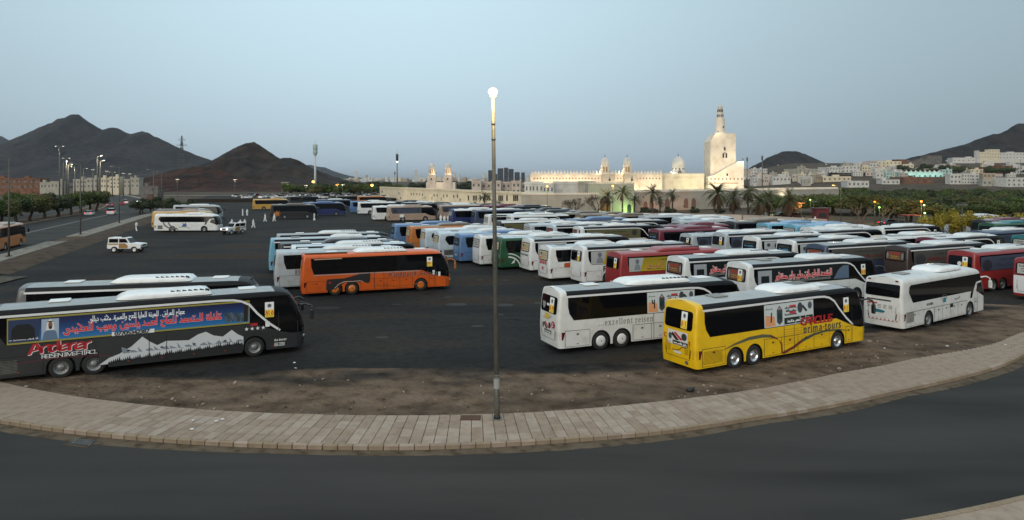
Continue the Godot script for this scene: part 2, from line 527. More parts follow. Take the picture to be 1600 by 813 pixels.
func make_prints() -> void:
	var white := Color(0.93, 0.93, 0.92)
	var yel := Color(0.95, 0.82, 0.3)
	var red := Color(0.75, 0.1, 0.1)
	# numbered placards: emblem above, red number below
	var k := 0
	for num in ["٨١٥", "٨٠١", "٢٩٠", "٨٠٩"]:
		var im := img(48, 88, white)
		im.fill_rect(Rect2i(0, 44, 48, 44), yel)
		ell(im, Vector2(24, 22), 13, 13, Color(0.72, 0.72, 0.75))
		ell(im, Vector2(24, 18), 8, 6, Color(0.2, 0.2, 0.22))
		im.fill_rect(Rect2i(17, 24, 14, 5), Color(0.35, 0.35, 0.38))
		var x := 4.0
		for ch in num:
			for s in AR[ch][1].split("|"):
				var f: PackedFloat64Array = s.split_floats(" ", false)
				for q in range(0, f.size() - 2, 2):
					seg(im, Vector2(x + f[q] * 22, 74 - f[q + 1] * 25), Vector2(x + f[q + 2] * 22, 74 - f[q + 3] * 25), 2.0, red)
			x += 14.0
		squiggle(im, Rect2(5, 78, 38, 7), 1, 0.8, Color(0.3, 0.2, 0.1), k)
		print_mat("placard%d" % k, im)
		k += 1
	# the long blue banner of the grey coach
	var b := img(1400, 118, Color(0.58, 0.54, 0.24))
	grad(b, Rect2i(6, 8, 1388, 102), Color(0.04, 0.07, 0.25), Color(0.14, 0.45, 0.68))
	b.fill_rect(Rect2i(6, 8, 160, 102), Color(0.14, 0.2, 0.33))
	polyf(b, PackedVector2Array([Vector2(20, 100), Vector2(24, 48), Vector2(50, 30), Vector2(110, 30), Vector2(140, 50), Vector2(144, 100)]), Color(0.04, 0.05, 0.07))
	squiggle(b, Rect2(10, 92, 150, 14), 1, 1.2, white, 4)
	b.fill_rect(Rect2i(176, 14, 92, 94), Color(0.62, 0.68, 0.76))
	polyf(b, PackedVector2Array([Vector2(180, 108), Vector2(190, 74), Vector2(212, 62), Vector2(234, 62), Vector2(254, 74), Vector2(264, 108)]), Color(0.36, 0.45, 0.55))
	polyf(b, PackedVector2Array([Vector2(200, 66), Vector2(206, 24), Vector2(222, 15), Vector2(238, 24), Vector2(246, 66)]), Color(0.85, 0.84, 0.82))
	ell(b, Vector2(223, 42), 11, 16, Color(0.5, 0.34, 0.25))
	ell(b, Vector2(223, 54), 9, 7, Color(0.16, 0.12, 0.1))
	b.fill_rect(Rect2i(207, 24, 32, 4), Color(0.08, 0.08, 0.08))
	ar_fit(b, "حجاج العراق . الهيئة العليا للحج والعمرة. مكتب ديالى", Vector2(985, 40), 560, 24, 2.0, white)
	ar_fit(b, "قافلة المتعهد الحاج احمد ياسين وهيب العكيدي", Vector2(1215, 80), 930, 34, 4.2, Color(0.95, 0.85, 0.85))
	ar_fit(b, "قافلة المتعهد الحاج احمد ياسين وهيب العكيدي", Vector2(1215, 80), 930, 34, 3.0, Color(0.82, 0.08, 0.1))
	for q in 26:
		var xx := 1236 + (q * 37) % 120
		b.fill_rect(Rect2i(xx, 52 + (q * 13) % 30, 14, 26), Color(0.18, 0.24, 0.3).lerp(Color(0.4, 0.45, 0.5), (q % 5) / 6.0))
	b.fill_rect(Rect2i(1362, 14, 26, 92), Color(0.12, 0.1, 0.06))
	print_mat("banner_blue", b)
	# mountains and firs on the grey coach
	var mt := img(900, 200, Color(0.178, 0.181, 0.186))
	var ridge := PackedVector2Array([Vector2(0, 196), Vector2(60, 150), Vector2(120, 128), Vector2(190, 82), Vector2(255, 18), Vector2(300, 60), Vector2(345, 92), Vector2(400, 66), Vector2(460, 72), Vector2(540, 78), Vector2(600, 40), Vector2(650, 26), Vector2(700, 60), Vector2(760, 76), Vector2(820, 30), Vector2(862, 70), Vector2(899, 92)])
	var low := ridge.duplicate()
	low.append_array([Vector2(899, 170), Vector2(560, 176), Vector2(160, 190)])
	polyf(mt, low, Color(0.78, 0.79, 0.8))
	for q in 16:
		var x0 := 130.0 + q * 48.0
		polyf(mt, PackedVector2Array([Vector2(x0, 80 + (q * 29) % 50), Vector2(x0 + 30, 95 + (q * 17) % 40), Vector2(x0 + 54, 130), Vector2(x0 + 8, 128)]), Color(0.5, 0.53, 0.57))
	for q in 70:
		var x0 := 60.0 + q * 12.0
		var hh := 22.0 + float((q * 31) % 26)
		var yb := 196.0 - q * 0.55
		polyf(mt, PackedVector2Array([Vector2(x0 - 9, yb), Vector2(x0 - 5, yb - hh * 0.5), Vector2(x0, yb - hh), Vector2(x0 + 5, yb - hh * 0.5), Vector2(x0 + 10, yb)]), Color(0.1, 0.1, 0.105))
	polyf(mt, PackedVector2Array([Vector2(70, 200), Vector2(70, 190), Vector2(500, 172), Vector2(899, 158), Vector2(899, 200)]), Color(0.13, 0.13, 0.135))
	print_mat("mountains", mt)
	# campaign posters on the side windows of the white and yellow coaches
	for num in ["١", "٢"]:
		var p := img(300, 110, Color(0.78, 0.8, 0.8))
		polyf(p, PackedVector2Array([Vector2(4, 106), Vector2(8, 50), Vector2(60, 60), Vector2(66, 106)]), Color(0.86, 0.6, 0.42))
		ar(p, num, Vector2(48, 84), 44, 1.0, 3.5, Color(0.1, 0.1, 0.1))
		squiggle(p, Rect2(8, 16, 40, 12), 1, 1.2, Color(0.2, 0.3, 0.25), 7)
		polyf(p, PackedVector2Array([Vector2(74, 32), Vector2(90, 10), Vector2(108, 32), Vector2(108, 88), Vector2(90, 104), Vector2(74, 88)]), Color(0.25, 0.26, 0.28))
		polyf(p, PackedVector2Array([Vector2(80, 30), Vector2(91, 16), Vector2(102, 30)]), Color(0.7, 0.55, 0.55))
		ell(p, Vector2(91, 62), 12, 18, Color(0.08, 0.22, 0.2))
		squiggle(p, Rect2(124, 18, 70, 50), 3, 2.4, Color(0.22, 0.24, 0.26), 9)
		for yy in [14, 46]:
			p.fill_rect(Rect2i(150, yy, 40, 10), Color(0.75, 0.2, 0.22))
		ell(p, Vector2(216, 32), 16, 26, Color(0.25, 0.26, 0.28))
		polyf(p, PackedVector2Array([Vector2(234, 18), Vector2(262, 50), Vector2(252, 56), Vector2(230, 30)]), Color(0.15, 0.12, 0.12))
		ell(p, Vector2(278, 26), 13, 18, Color(0.3, 0.32, 0.36))
		p.fill_rect(Rect2i(118, 74, 178, 32), Color(0.08, 0.16, 0.13))
		ar_fit(p, "عقيل جاسم محمد", Vector2(284, 96), 150, 20, 1.8, white)
		print_mat("poster_side%s" % ("1" if num == "١" else "2"), p)
	# the poster below the rear window
	var r := img(120, 96, Color(0.82, 0.8, 0.78))
	polyf(r, PackedVector2Array([Vector2(28, 14), Vector2(70, 60), Vector2(50, 66), Vector2(20, 30)]), Color(0.15, 0.1, 0.1))
	polyf(r, PackedVector2Array([Vector2(44, 8), Vector2(90, 52), Vector2(78, 60), Vector2(36, 20)]), Color(0.72, 0.16, 0.18))
	ell(r, Vector2(98, 32), 16, 24, Color(0.2, 0.2, 0.22))
	ell(r, Vector2(14, 44), 10, 22, Color(0.2, 0.3, 0.3))
	r.fill_rect(Rect2i(30, 68, 90, 26), Color(0.06, 0.12, 0.08))
	ar_fit(r, "عقيل جاسم محمد", Vector2(116, 86), 82, 14, 1.5, white)
	print_mat("poster_rear", r)
	# red lettering on black: second rows
	var s := img(640, 90, Color(0.04, 0.04, 0.045))
	s.fill_rect(Rect2i(6, 8, 90, 74), Color(0.6, 0.62, 0.64))
	s.fill_rect(Rect2i(26, 38, 52, 38), Color(0.08, 0.08, 0.09))
	for th in [4.6, 2.6]:
		ar_fit(s, "المتعهد الحاج مازن علي جابر مستكور", Vector2(510, 56), 390, 34, th, white if th > 3 else Color(0.8, 0.07, 0.12))
	s.fill_rect(Rect2i(120, 68, 380, 12), Color(0.5, 0.5, 0.48))
	squiggle(s, Rect2(124, 70, 372, 8), 1, 1.0, Color(0.1, 0.1, 0.1), 3)
	polyf(s, PackedVector2Array([Vector2(520, 84), Vector2(560, 30), Vector2(590, 10), Vector2(634, 8), Vector2(634, 84)]), Color(0.35, 0.42, 0.5))
	print_mat("banner_black", s)
	# yellow banner with red lettering
	var y := img(640, 110, Color(0.62, 0.55, 0.1))
	grad(y, Rect2i(0, 0, 640, 110), Color(0.58, 0.5, 0.1), Color(0.72, 0.62, 0.12))
	polyf(y, PackedVector2Array([Vector2(0, 0), Vector2(120, 0), Vector2(90, 110), Vector2(0, 110)]), Color(0.66, 0.67, 0.66))
	ell(y, Vector2(66, 30), 16, 20, Color(0.4, 0.42, 0.46))
	polyf(y, PackedVector2Array([Vector2(40, 100), Vector2(46, 62), Vector2(66, 46), Vector2(88, 62), Vector2(92, 100)]), Color(0.5, 0.52, 0.55))
	squiggle(y, Rect2(230, 16, 130, 16), 1, 1.6, Color(0.12, 0.12, 0.1), 6)
	ell(y, Vector2(392, 24), 12, 14, Color(0.1, 0.12, 0.12))
	for th in [4.4, 2.8]:
		ar_fit(y, "السيد الزيدي", Vector2(430, 78), 300, 38, th, Color(0.85, 0.8, 0.6) if th > 3 else Color(0.6, 0.08, 0.08))
	squiggle(y, Rect2(150, 92, 300, 10), 1, 1.4, Color(0.25, 0.2, 0.08), 8)
	print_mat("banner_yellow", y)
	# dull brown banners
	for q in 3:
		var d := img(480, 96, [Color(0.3, 0.29, 0.27), Color(0.36, 0.35, 0.22), Color(0.24, 0.27, 0.34)][q])
		ell(d, Vector2(50, 60), 40, 40, [Color(0.2, 0.2, 0.22), Color(0.3, 0.26, 0.2), Color(0.16, 0.16, 0.2)][q])
		ell(d, Vector2(425, 40), 24, 30, Color(0.2, 0.19, 0.18))
		squiggle(d, Rect2(160, 16, 190, 24), 1, 2.2, Color(0.12, 0.12, 0.12), 20 + q)
		squiggle(d, Rect2(110, 50, 260, 34), 1, 3.0, Color(0.42, 0.12, 0.12) if q != 2 else Color(0.2, 0.2, 0.26), 30 + q)
		print_mat("banner_dull%d" % q, d)
	# rear window posters
	for q in 4:
		var d := img(110, 70, [Color(0.32, 0.22, 0.16), Color(0.03, 0.03, 0.04), Color(0.74, 0.68, 0.55), Color(0.7, 0.69, 0.66)][q])
		if q == 0:
			d.fill_rect(Rect2i(18, 4, 70, 62), Color(0.42, 0.27, 0.18))
			squiggle(d, Rect2(24, 12, 60, 18), 1, 3.0, Color(0.72, 0.12, 0.12), 50)
			squiggle(d, Rect2(24, 34, 60, 26), 2, 1.6, Color(0.7, 0.6, 0.3), 51)
			for xx in [8, 100]:
				ell(d, Vector2(xx, 36), 7, 26, Color(0.5, 0.5, 0.5))
		elif q == 1:
			squiggle(d, Rect2(14, 12, 80, 16), 1, 1.6, Color(0.45, 0.4, 0.32), 52)
			squiggle(d, Rect2(14, 34, 80, 20), 1, 3.0, Color(0.35, 0.6, 0.75), 53)
		elif q == 2:
			ell(d, Vector2(26, 22), 12, 14, Color(0.3, 0.3, 0.3))
			squiggle(d, Rect2(44, 10, 58, 50), 3, 1.6, Color(0.4, 0.36, 0.32), 54)
			d.fill_rect(Rect2i(8, 46, 24, 16), Color(0.75, 0.42, 0.2))
		else:
			squiggle(d, Rect2(10, 10, 90, 50), 3, 2.2, Color(0.3, 0.3, 0.34), 55)
		print_mat("rear%d" % q, d)
	# the grey poster with three portraits reduced to blots
	var g := img(220, 110, Color(0.68, 0.7, 0.71))
	ell(g, Vector2(40, 36), 16, 18, Color(0.25, 0.27, 0.28))
	polyf(g, PackedVector2Array([Vector2(96, 34), Vector2(110, 16), Vector2(124, 34), Vector2(124, 58), Vector2(110, 72), Vector2(96, 58)]), Color(0.15, 0.14, 0.15))
	g.fill_rect(Rect2i(98, 26, 24, 14), Color(0.6, 0.14, 0.14))
	ell(g, Vector2(180, 34), 14, 16, Color(0.3, 0.32, 0.34))
	squiggle(g, Rect2(40, 84, 150, 14), 1, 2.0, Color(0.25, 0.18, 0.35), 60)
	print_mat("poster_grey", g)

# ---------------------------------------------------------------- coaches
const BELT := 1.32
const BW := 2.5

class Shell:
	var L := 12.0
	var h := 3.5
	var axles: Array = []
	var hs := 3.1
	var rake := 0.95
	func F(y: float) -> float:
		var t := clampf((y - 1.15) / (h - 1.15), 0.0, 1.0)
		return -rake * pow(t, 1.9) - (0.05 if y < 0.5 else 0.0)
	func R(y: float) -> float:
		var t := clampf((y - 1.5) / (h - 1.5), 0.0, 1.0)
		return 0.2 * pow(t, 1.6) + 0.06 * clampf((0.8 - y) / 0.5, 0.0, 1.0)
	func shift(x: float, y: float) -> float:
		return x + F(y) * pow(clampf((x - (L - 2.4)) / 2.4, 0.0, 1.0), 1.4) + R(y) * clampf((1.2 - x) / 1.2, 0.0, 1.0)
	func hw(x: float) -> float:
		var rr := 0.2
		var rf := 0.5
		if x < rr:
			return 1.25 - rr + sqrt(maxf(0.0, rr * rr - (rr - x) * (rr - x)))
		if x > L - rf:
			var d := (x - (L - rf)) / rf
			return 1.25 - 0.42 * (1.0 - sqrt(maxf(0.0, 1.0 - d * d)))
		return 1.25
	func tumble(y: float) -> float:
		return maxf(0.0, y - 1.32) * 0.035
	func side_z(x: float, y: float) -> float:
		var lo := 0.0
		var hi := L
		for i in 18:
			var m := (lo + hi) / 2.0
			if shift(m, y) < x: lo = m
			else: hi = m
		var z := hw((lo + hi) / 2.0) - tumble(y)
		if y > hs:
			var q := clampf((y - hs) / 0.28, 0.0, 1.0)
			z -= 0.28 * (1.0 - sqrt(maxf(0.0, 1.0 - q * q)))
		return z

func shell_of(L: float, h: float, ax: int, ro := 2.65) -> Shell:
	var s := Shell.new()
	s.L = L
	s.h = h
	s.hs = h - 0.4
	s.axles = [ro, ro + 1.35, L - 2.65] if ax == 3 else [3.3, L - 2.5]
	return s

# body, roof skin, roof edge and windscreen of one coach as separate skins of one lofted shell
func shell_meshes(s: Shell, key: String) -> Dictionary:
	if cache.has("shell" + key): return cache["shell" + key]
	var xs: Array = []
	for k in 5: xs.append(0.2 - 0.2 * sin(PI / 2 * (1.0 - k / 4.0)))
	for k in 7: xs.append(s.L - 0.5 + 0.5 * sin(PI / 2 * k / 6.0))
	var x := 0.45
	while x < s.L - 0.6:
		xs.append(x)
		x += 0.55
	var ra := 0.6
	for a in s.axles:
		for k in 13:
			xs.append(a - ra * cos(PI * k / 12.0))
		xs.append(a - ra - 0.002)
		xs.append(a + ra + 0.002)
	xs.sort()
	var arch := func(xx: float) -> float:
		for a in s.axles:
			var d := absf(xx - a)
			if d <= ra + 0.0005:
				return 0.52 + sqrt(maxf(0.0, ra * ra - d * d))
		return 0.3
	# ring template on the right side: (kind, value); 0 = lower level, 1 = level y, 2 = roof corner angle, 3 = crown z
	var ring: Array = [[0, 0.0], [0, 0.4], [0, 0.75], [1, BELT], [1, 2.0], [1, 2.7], [1, s.hs], [2, 22.0], [2, 45.0], [2, 68.0], [2, 90.0], [3, 0.55], [3, 0.0]]
	var pt := func(xx: float, r: Array) -> Vector3:
		var y := 0.0
		var z: float = s.hw(xx)
		match r[0]:
			0: y = lerpf(arch.call(xx), BELT, r[1])
			1:
				y = r[1]
				z -= s.tumble(y)
			2:
				var a := deg_to_rad(r[1])
				y = s.hs + 0.28 * sin(a)
				z += -s.tumble(s.hs) - 0.28 + 0.28 * cos(a)
			3:
				y = s.hs + 0.28 + (0.09 if r[1] == 0.0 else 0.065)
				z = r[1] * z / 1.25
		var fx := s.shift(xx, y)
		var drop := 0.16 * pow(clampf((xx - (s.L - 1.9)) / 1.9, 0, 1), 2.0) * smoothstep(2.4, s.h, y)
		return Vector3(fx - s.L / 2, y - drop, z)
	var B := {"body": MB.new(true), "roof": MB.new(true), "edge": MB.new(true), "windscreen": MB.new(true)}
	var n := ring.size()
	for i in xs.size() - 1:
		var xa: float = xs[i]
		var xb: float = xs[i + 1]
		for j in n - 1:
			for sd in [1.0, -1.0]:
				var f := Vector3(1, 1, sd)
				var p0: Vector3 = pt.call(xa, ring[j]) * f
				var p1: Vector3 = pt.call(xb, ring[j]) * f
				var p2: Vector3 = pt.call(xb, ring[j + 1]) * f
				var p3: Vector3 = pt.call(xa, ring[j + 1]) * f
				var k := "body"
				if j >= 9 and xa >= 0.44 and xb < s.L - 1.0: k = "roof"
				elif j >= 6 and j < 9 and xa >= 0.44: k = "edge"
				elif j >= 9 and xa >= 0.44: k = "edge"
				elif xa >= s.L - 0.502 and j >= 3: k = "windscreen"
				var o := Vector3(0, 0.3 if j < 7 else 1.0, sd)
				if xa > s.L - 0.5: o = Vector3(1, 0.3, sd * 0.5)
				elif xb < 0.21: o = Vector3(-1, 0.1, sd * 0.5)
				B[k].quad(p0, p1, p2, p3, o)
	# close the ends
	for e in [0, 1]:
		var xe: float = xs[0] if e == 0 else xs[-1]
		for j in n - 2:
			var a: Vector3 = pt.call(xe, ring[j])
			var b: Vector3 = pt.call(xe, ring[j + 1])
			var k := "windscreen" if e == 1 and j >= 3 and j < 6 else "edge" if e == 1 and j >= 6 else "body"
			for q in 4:
				var z0 := 1.0 - q * 0.5
				var z1 := 0.5 - q * 0.5
				var bulge := func(p: Vector3, zf: float) -> Vector3: return Vector3(p.x + (0.1 * (1.0 - zf * zf) if e == 1 else 0.0), p.y, p.z * zf)
				B[k].quad(bulge.call(a, z0), bulge.call(a, z1), bulge.call(b, z1), bulge.call(b, z0), Vector3(1 if e == 1 else -1, 0.1, 0))
	var out := {}
	for k in B: out[k] = B[k].done()
	cache["shell" + key] = out
	return out

# a sheet that follows the flank of the shell; poly in (x from the rear, y), side +1 right, -1 left
func flank(s: Shell, poly: PackedVector2Array, side: float, off: float, mirror_uv := false) -> ArrayMesh:
	var b := MB.new(true)
	var lo := poly[0]
	var hi := poly[0]
	for p in poly:
		lo = lo.min(p)
		hi = hi.max(p)
	var cuts: Array = [lo.x]
	var x := lo.x
	while x < hi.x - 1e-4:
		var step := 0.1 if x > s.L - 1.7 else 0.22 if x > s.L - 2.8 or x < 0.4 else 1.2
		x = minf(x + step, hi.x)
		cuts.append(x)
	var ys: Array = [lo.y]
	for y in [BELT, s.hs, s.hs + 0.14]:
		if y > lo.y + 0.01 and y < hi.y - 0.01: ys.append(y)
	ys.append(hi.y)
	var fine_ys: Array = ys.duplicate()
	var yy := ceilf(lo.y / 0.16) * 0.16 + 0.003
	while yy < hi.y - 0.02:
		fine_ys.append(yy)
		yy += 0.16
	fine_ys.sort()
	var coarse: Array = ys
	for i in cuts.size() - 1:
		ys = fine_ys if cuts[i + 1] > s.L - 1.9 else coarse
		for j in ys.size() - 1:
			var r := PackedVector2Array([Vector2(cuts[i], ys[j]), Vector2(cuts[i + 1], ys[j]), Vector2(cuts[i + 1], ys[j + 1]), Vector2(cuts[i], ys[j + 1])])
			for pc in Geometry2D.intersect_polygons(poly, r):
				var idx := Geometry2D.triangulate_polygon(pc)
				for k in range(0, idx.size(), 3):
					var vs := []
					var us := []
					for q in 3:
						var p: Vector2 = pc[idx[k + q]]
						vs.append(Vector3(p.x - s.L / 2, p.y, (s.side_z(p.x, p.y) + off) * side))
						var u := (p.x - lo.x) / (hi.x - lo.x)
						if side < 0: u = 1.0 - u
						us.append(Vector2(u, 1.0 - (p.y - lo.y) / (hi.y - lo.y)))
					b.tri(vs[0], vs[1], vs[2], Vector3(0, 0, side), us[0], us[1], us[2])
	return b.done()

# a sheet on the tail; poly in (z to the right seen from behind is -z ... here z of the coach, y)
func tail(s: Shell, poly: PackedVector2Array, off: float) -> ArrayMesh:
	var b := MB.new(true)
	var lo := poly[0]
	var hi := poly[0]
	for p in poly:
		lo = lo.min(p)
		hi = hi.max(p)
	var n := maxi(1, int((hi.y - lo.y) / 0.25))
	for j in n:
		var y0 := lerpf(lo.y, hi.y, float(j) / n)
		var y1 := lerpf(lo.y, hi.y, float(j + 1) / n)
		var r := PackedVector2Array([Vector2(lo.x - 1, y0), Vector2(hi.x + 1, y0), Vector2(hi.x + 1, y1), Vector2(lo.x - 1, y1)])
		for pc in Geometry2D.intersect_polygons(poly, r):
			var idx := Geometry2D.triangulate_polygon(pc)
			for k in range(0, idx.size(), 3):
				var vs := []
				var us := []
				for q in 3:
					var p: Vector2 = pc[idx[k + q]]
					var zc := absf(p.x)
					var xr := s.R(p.y)
					if zc > 1.05: xr = s.R(p.y) + 0.2 - sqrt(maxf(0.0, 0.04 - (zc - 1.05) * (zc - 1.05)))
					vs.append(Vector3(xr - off - s.L / 2, p.y, p.x))
					us.append(Vector2((p.x - lo.x) / (hi.x - lo.x), 1.0 - (p.y - lo.y) / (hi.y - lo.y)))
				b.tri(vs[0], vs[1], vs[2], Vector3(-1, 0, 0), us[0], us[1], us[2])
	return b.done()

func rect(x0: float, y0: float, x1: float, y1: float) -> PackedVector2Array:
	return PackedVector2Array([Vector2(x0, y0), Vector2(x1, y0), Vector2(x1, y1), Vector2(x0, y1)])

func rrect(x0: float, y0: float, x1: float, y1: float, r: float) -> PackedVector2Array:
	var p := PackedVector2Array()
	for c in [[x1 - r, y1 - r, 0], [x0 + r, y1 - r, 90], [x0 + r, y0 + r, 180], [x1 - r, y0 + r, 270]]:
		for k in 4:
			var a := deg_to_rad(c[2] + k * 30.0)
			p.append(Vector2(c[0] + r * cos(a), c[1] + r * sin(a)))
	return p

func ribbon(line: PackedVector2Array, w: float) -> PackedVector2Array:
	return Geometry2D.offset_polyline(line, w / 2, Geometry2D.JOIN_ROUND, Geometry2D.END_BUTT)[0]

func wheel_meshes() -> Dictionary:
	if cache.has("wheels"): return cache["wheels"]
	var t := Transform3D(Basis(Vector3.RIGHT, PI / 2), Vector3.ZERO)
	var ty := MB.new(true)
	ty.lathe([Vector2(0.3, -0.13), Vector2(0.42, -0.145), Vector2(0.49, -0.125), Vector2(0.51, -0.07), Vector2(0.51, 0.07), Vector2(0.49, 0.125), Vector2(0.42, 0.145), Vector2(0.3, 0.13)], 24, t)
	var rim := MB.new(true)
	rim.lathe([Vector2(0.31, 0.135), Vector2(0.285, 0.128), Vector2(0.265, 0.06), Vector2(0.17, 0.02), Vector2(0.15, 0.05), Vector2(0.13, 0.11), Vector2(0.07, 0.125), Vector2(0, 0.13)], 24, t)
	rim.lathe([Vector2(0.31, -0.12), Vector2(0.2, -0.1), Vector2(0, -0.1)], 16, t)
	for k in 10:
		var a := TAU * k / 10
		var c := Vector3(cos(a) * 0.2, sin(a) * 0.2, 0.03)
		rim.cyl(c, c + Vector3(0, 0, 0.03), 0.016, 0.013, 6)
	var holes := MB.new()
	for k in 10:
		var a := TAU * (k + 0.5) / 10
		var c := Vector3(cos(a) * 0.235, sin(a) * 0.235, 0.052)
		holes.cyl(c, c + Vector3(cos(a) * 0.004, sin(a) * 0.004, 0.004), 0.026, 0.026, 8)
	var cap := MB.new(true)
	cap.lathe([Vector2(0.3, 0.125), Vector2(0.29, 0.15), Vector2(0.15, 0.165), Vector2(0.0, 0.17)], 24, t)
	var cd := MB.new()
	cd.cyl(Vector3(0.03, 0, 0.169), Vector3(0.03, 0, 0.174), 0.035, 0.035, 10)
	cache["wheels"] = {"tyre": ty.done(), "rim": rim.done(), "holes": holes.done(), "cap": cap.done(), "cd": cd.done()}
	return cache["wheels"]

func ac_mesh(len: float, w: float, h: float) -> ArrayMesh:
	var key := "ac%s_%s_%s" % [len, w, h]
	if cache.has(key): return cache[key]
	var b := MB.new(true)
	var st: Array = [[0.0, 0.0, 0.75], [0.18, 0.5, 0.88], [0.45, 0.85, 0.97], [0.8, 1.0, 1.0], [len * 0.45, 1.0, 1.0], [len - 0.5, 0.95, 1.0], [len - 0.2, 0.8, 0.97], [len, 0.0, 0.9]]
	var rp := [[1.0, -0.1], [0.995, 0.35], [0.94, 0.72], [0.82, 0.93], [0.5, 1.0], [0.0, 1.03]]
	for i in st.size() - 1:
		for j in rp.size() - 1:
			for sd in [1.0, -1.0]:
				var q := []
				for m in [[i, j], [i + 1, j], [i + 1, j + 1], [i, j + 1]]:
					var e: Array = st[m[0]]
					var r: Array = rp[m[1]]
					q.append(Vector3(e[0] - len / 2, maxf(-0.06, r[1] * h * e[1]), r[0] * w / 2 * e[2] * sd))
				b.quad(q[0], q[1], q[2], q[3], Vector3(0, 1, sd * 0.6))
	cache[key] = b.done()
	return cache[key]

func slots_mesh(n: int, pitch: float, sz: Vector3) -> ArrayMesh:
	var key := "slot%s" % sz
	if cache.has(key): return cache[key]
	var b := MB.new()
	b.box(Vector3.ZERO, sz)
	cache[key] = b.done()
	return cache[key]

# d: L, h, ax, style ("top", "comfort", "asian"), body, roof, edge, lower; extras: banner, poster, placard, cap (wheel covers), detail
func coach(d: Dictionary) -> Node3D:
	var L: float = d.L
	var h: float = d.get("h", 3.5)
	var ax: int = d.get("ax", 2)
	var detail: int = d.get("detail", 1)
	var style: String = d.get("style", "top")
	var s := shell_of(L, h, ax, d.get("ro", 2.65))
	var key := "%s_%s_%d" % [L, h, ax]
	var sm := shell_meshes(s, key)
	var a: float = deg_to_rad(d.a)
	var fwd := Vector3(cos(a), 0, -sin(a))
	var right := Vector3(sin(a), 0, cos(a))
	var at: Vector3 = W3(d.x, d.z) + fwd * L / 2 - right * 1.25
	var t := thing("coach", d.label, "coach", at, a, "coaches parked in the lot")
	var body: Material = d.body
	part("body", sm.body, body, t)
	part("roof", sm.roof, d.get("roof", body), t)
	part("roof_edge", sm.edge, d.get("edge", body), t)
	part("windscreen", sm.windscreen, M.glass, t)
	# chassis seen through the wheel arches
	var ck := "chassis" + key
	if not cache.has(ck):
		var b := MB.new()
		b.box(Vector3(0, 0.78, 0), Vector3(L - 0.8, 0.8, 1.75))
		for x in s.axles:
			b.box(Vector3(x - L / 2, 0.5, 0), Vector3(0.16, 0.16, 2.0))
		cache[ck] = b.done()
	part("chassis", cache[ck], M.dark, t)
	var wm := wheel_meshes()
	var tint: Material = d.get("rim", M.rim)
	for x in s.axles:
		for sd in [1.0, -1.0]:
			var tr := Transform3D(Basis(Vector3.UP, 0.0 if sd > 0 else PI), Vector3(x - L / 2, 0.51, sd * 1.09))
			var w := part("wheel", wm.tyre, M.rubber, t, tr)
			if d.get("cap", false):
				part("wheel_cover", wm.cap, tint, w)
				part("valve_hole", wm.cd, M.dark, w)
			else:
				part("rim", wm.rim, tint, w)
				if detail > 1 and sd > 0: part("rim_hole", wm.holes, M.dark, w)
	# glazing
	var yw: float = d.get("sill", 1.78)
	var yt := s.hs - 0.02
	var xf := func(y: float) -> float: return L + s.F(y) - 0.16
	var win := PackedVector2Array()
	if style == "top":
		win = PackedVector2Array([Vector2(0.62, yt - 0.02), Vector2(0.62, 2.5), Vector2(0.7, 2.15), Vector2(0.95, yw), Vector2(L - 2.75, yw), Vector2(L - 1.35, 1.24), Vector2(L - 0.75, 1.1), Vector2(xf.call(1.1), 1.1), Vector2(xf.call(1.6), 1.6), Vector2(xf.call(2.2), 2.2), Vector2(xf.call(2.7), 2.7), Vector2(xf.call(yt), yt + 0.035), Vector2(L - 4.0, yt + 0.035)])
	elif style == "comfort":
		win = PackedVector2Array([Vector2(0.75, yt), Vector2(0.78, 2.4), Vector2(0.98, yw), Vector2(L - 2.6, yw), Vector2(L - 1.5, 1.3), Vector2(xf.call(1.15), 1.1), Vector2(xf.call(1.6), 1.6), Vector2(xf.call(2.2), 2.2), Vector2(xf.call(2.7), 2.7), Vector2(xf.call(yt), yt + 0.035), Vector2(L - 4.0, yt + 0.035)])
	else:
		win = PackedVector2Array([Vector2(0.95, yt - 0.2), Vector2(0.85, yt - 0.55), Vector2(1.3, yw), Vector2(L - 2.3, yw), Vector2(L - 2.5, 1.32), Vector2(L - 2.2, 1.32), Vector2(L - 1.85, yw + 0.15), Vector2(L - 1.5, 2.35), Vector2(xf.call(2.35) - 0.2, 2.42), Vector2(xf.call(yt - 0.1) - 0.2, yt - 0.1), Vector2(1.15, yt - 0.1)])
	for sd in [1.0, -1.0]:
		var k := "win%s%s%s%s" % [key, style, yw, sd]
		if not cache.has(k): cache[k] = flank(s, win, sd, 0.008)
		part("side_window", cache[k], M.glass, t)
		if style == "asian":
			var k2 := "door" + k
			if not cache.has(k2): cache[k2] = flank(s, PackedVector2Array([Vector2(L - 1.55, 1.75), Vector2(L - 1.3, 2.25), Vector2(xf.call(2.3) - 0.05, 2.3), Vector2(xf.call(1.3) - 0.02, 1.2)]), sd, 0.008)
			part("door_window", cache[k2], M.glass, t)
	# the silver line along the roof that dives to the door
	if style == "top":
		for sd in [1.0, -1.0]:
			var k := "trim%s%s" % [key, sd]
			if not cache.has(k):
				var ln := PackedVector2Array([Vector2(0.5, yt + 0.0)])
				ln.append(Vector2(L - 4.3, yt))
				for q in [[L - 3.7, yt - 0.03], [L - 3.3, yt - 0.12], [L - 2.9, yt - 0.33], [L - 2.5, 2.3], [L - 1.9, 1.72], [L - 1.35, 1.3]]: ln.append(Vector2(q[0], q[1]))
				cache[k] = flank(s, ribbon(ln, 0.11), sd, 0.02)
			part("silver_trim", cache[k], M.trim, t)
	# tail: window, lamps, engine flap, plate
	var rk := "tail%s%s" % [key, style]
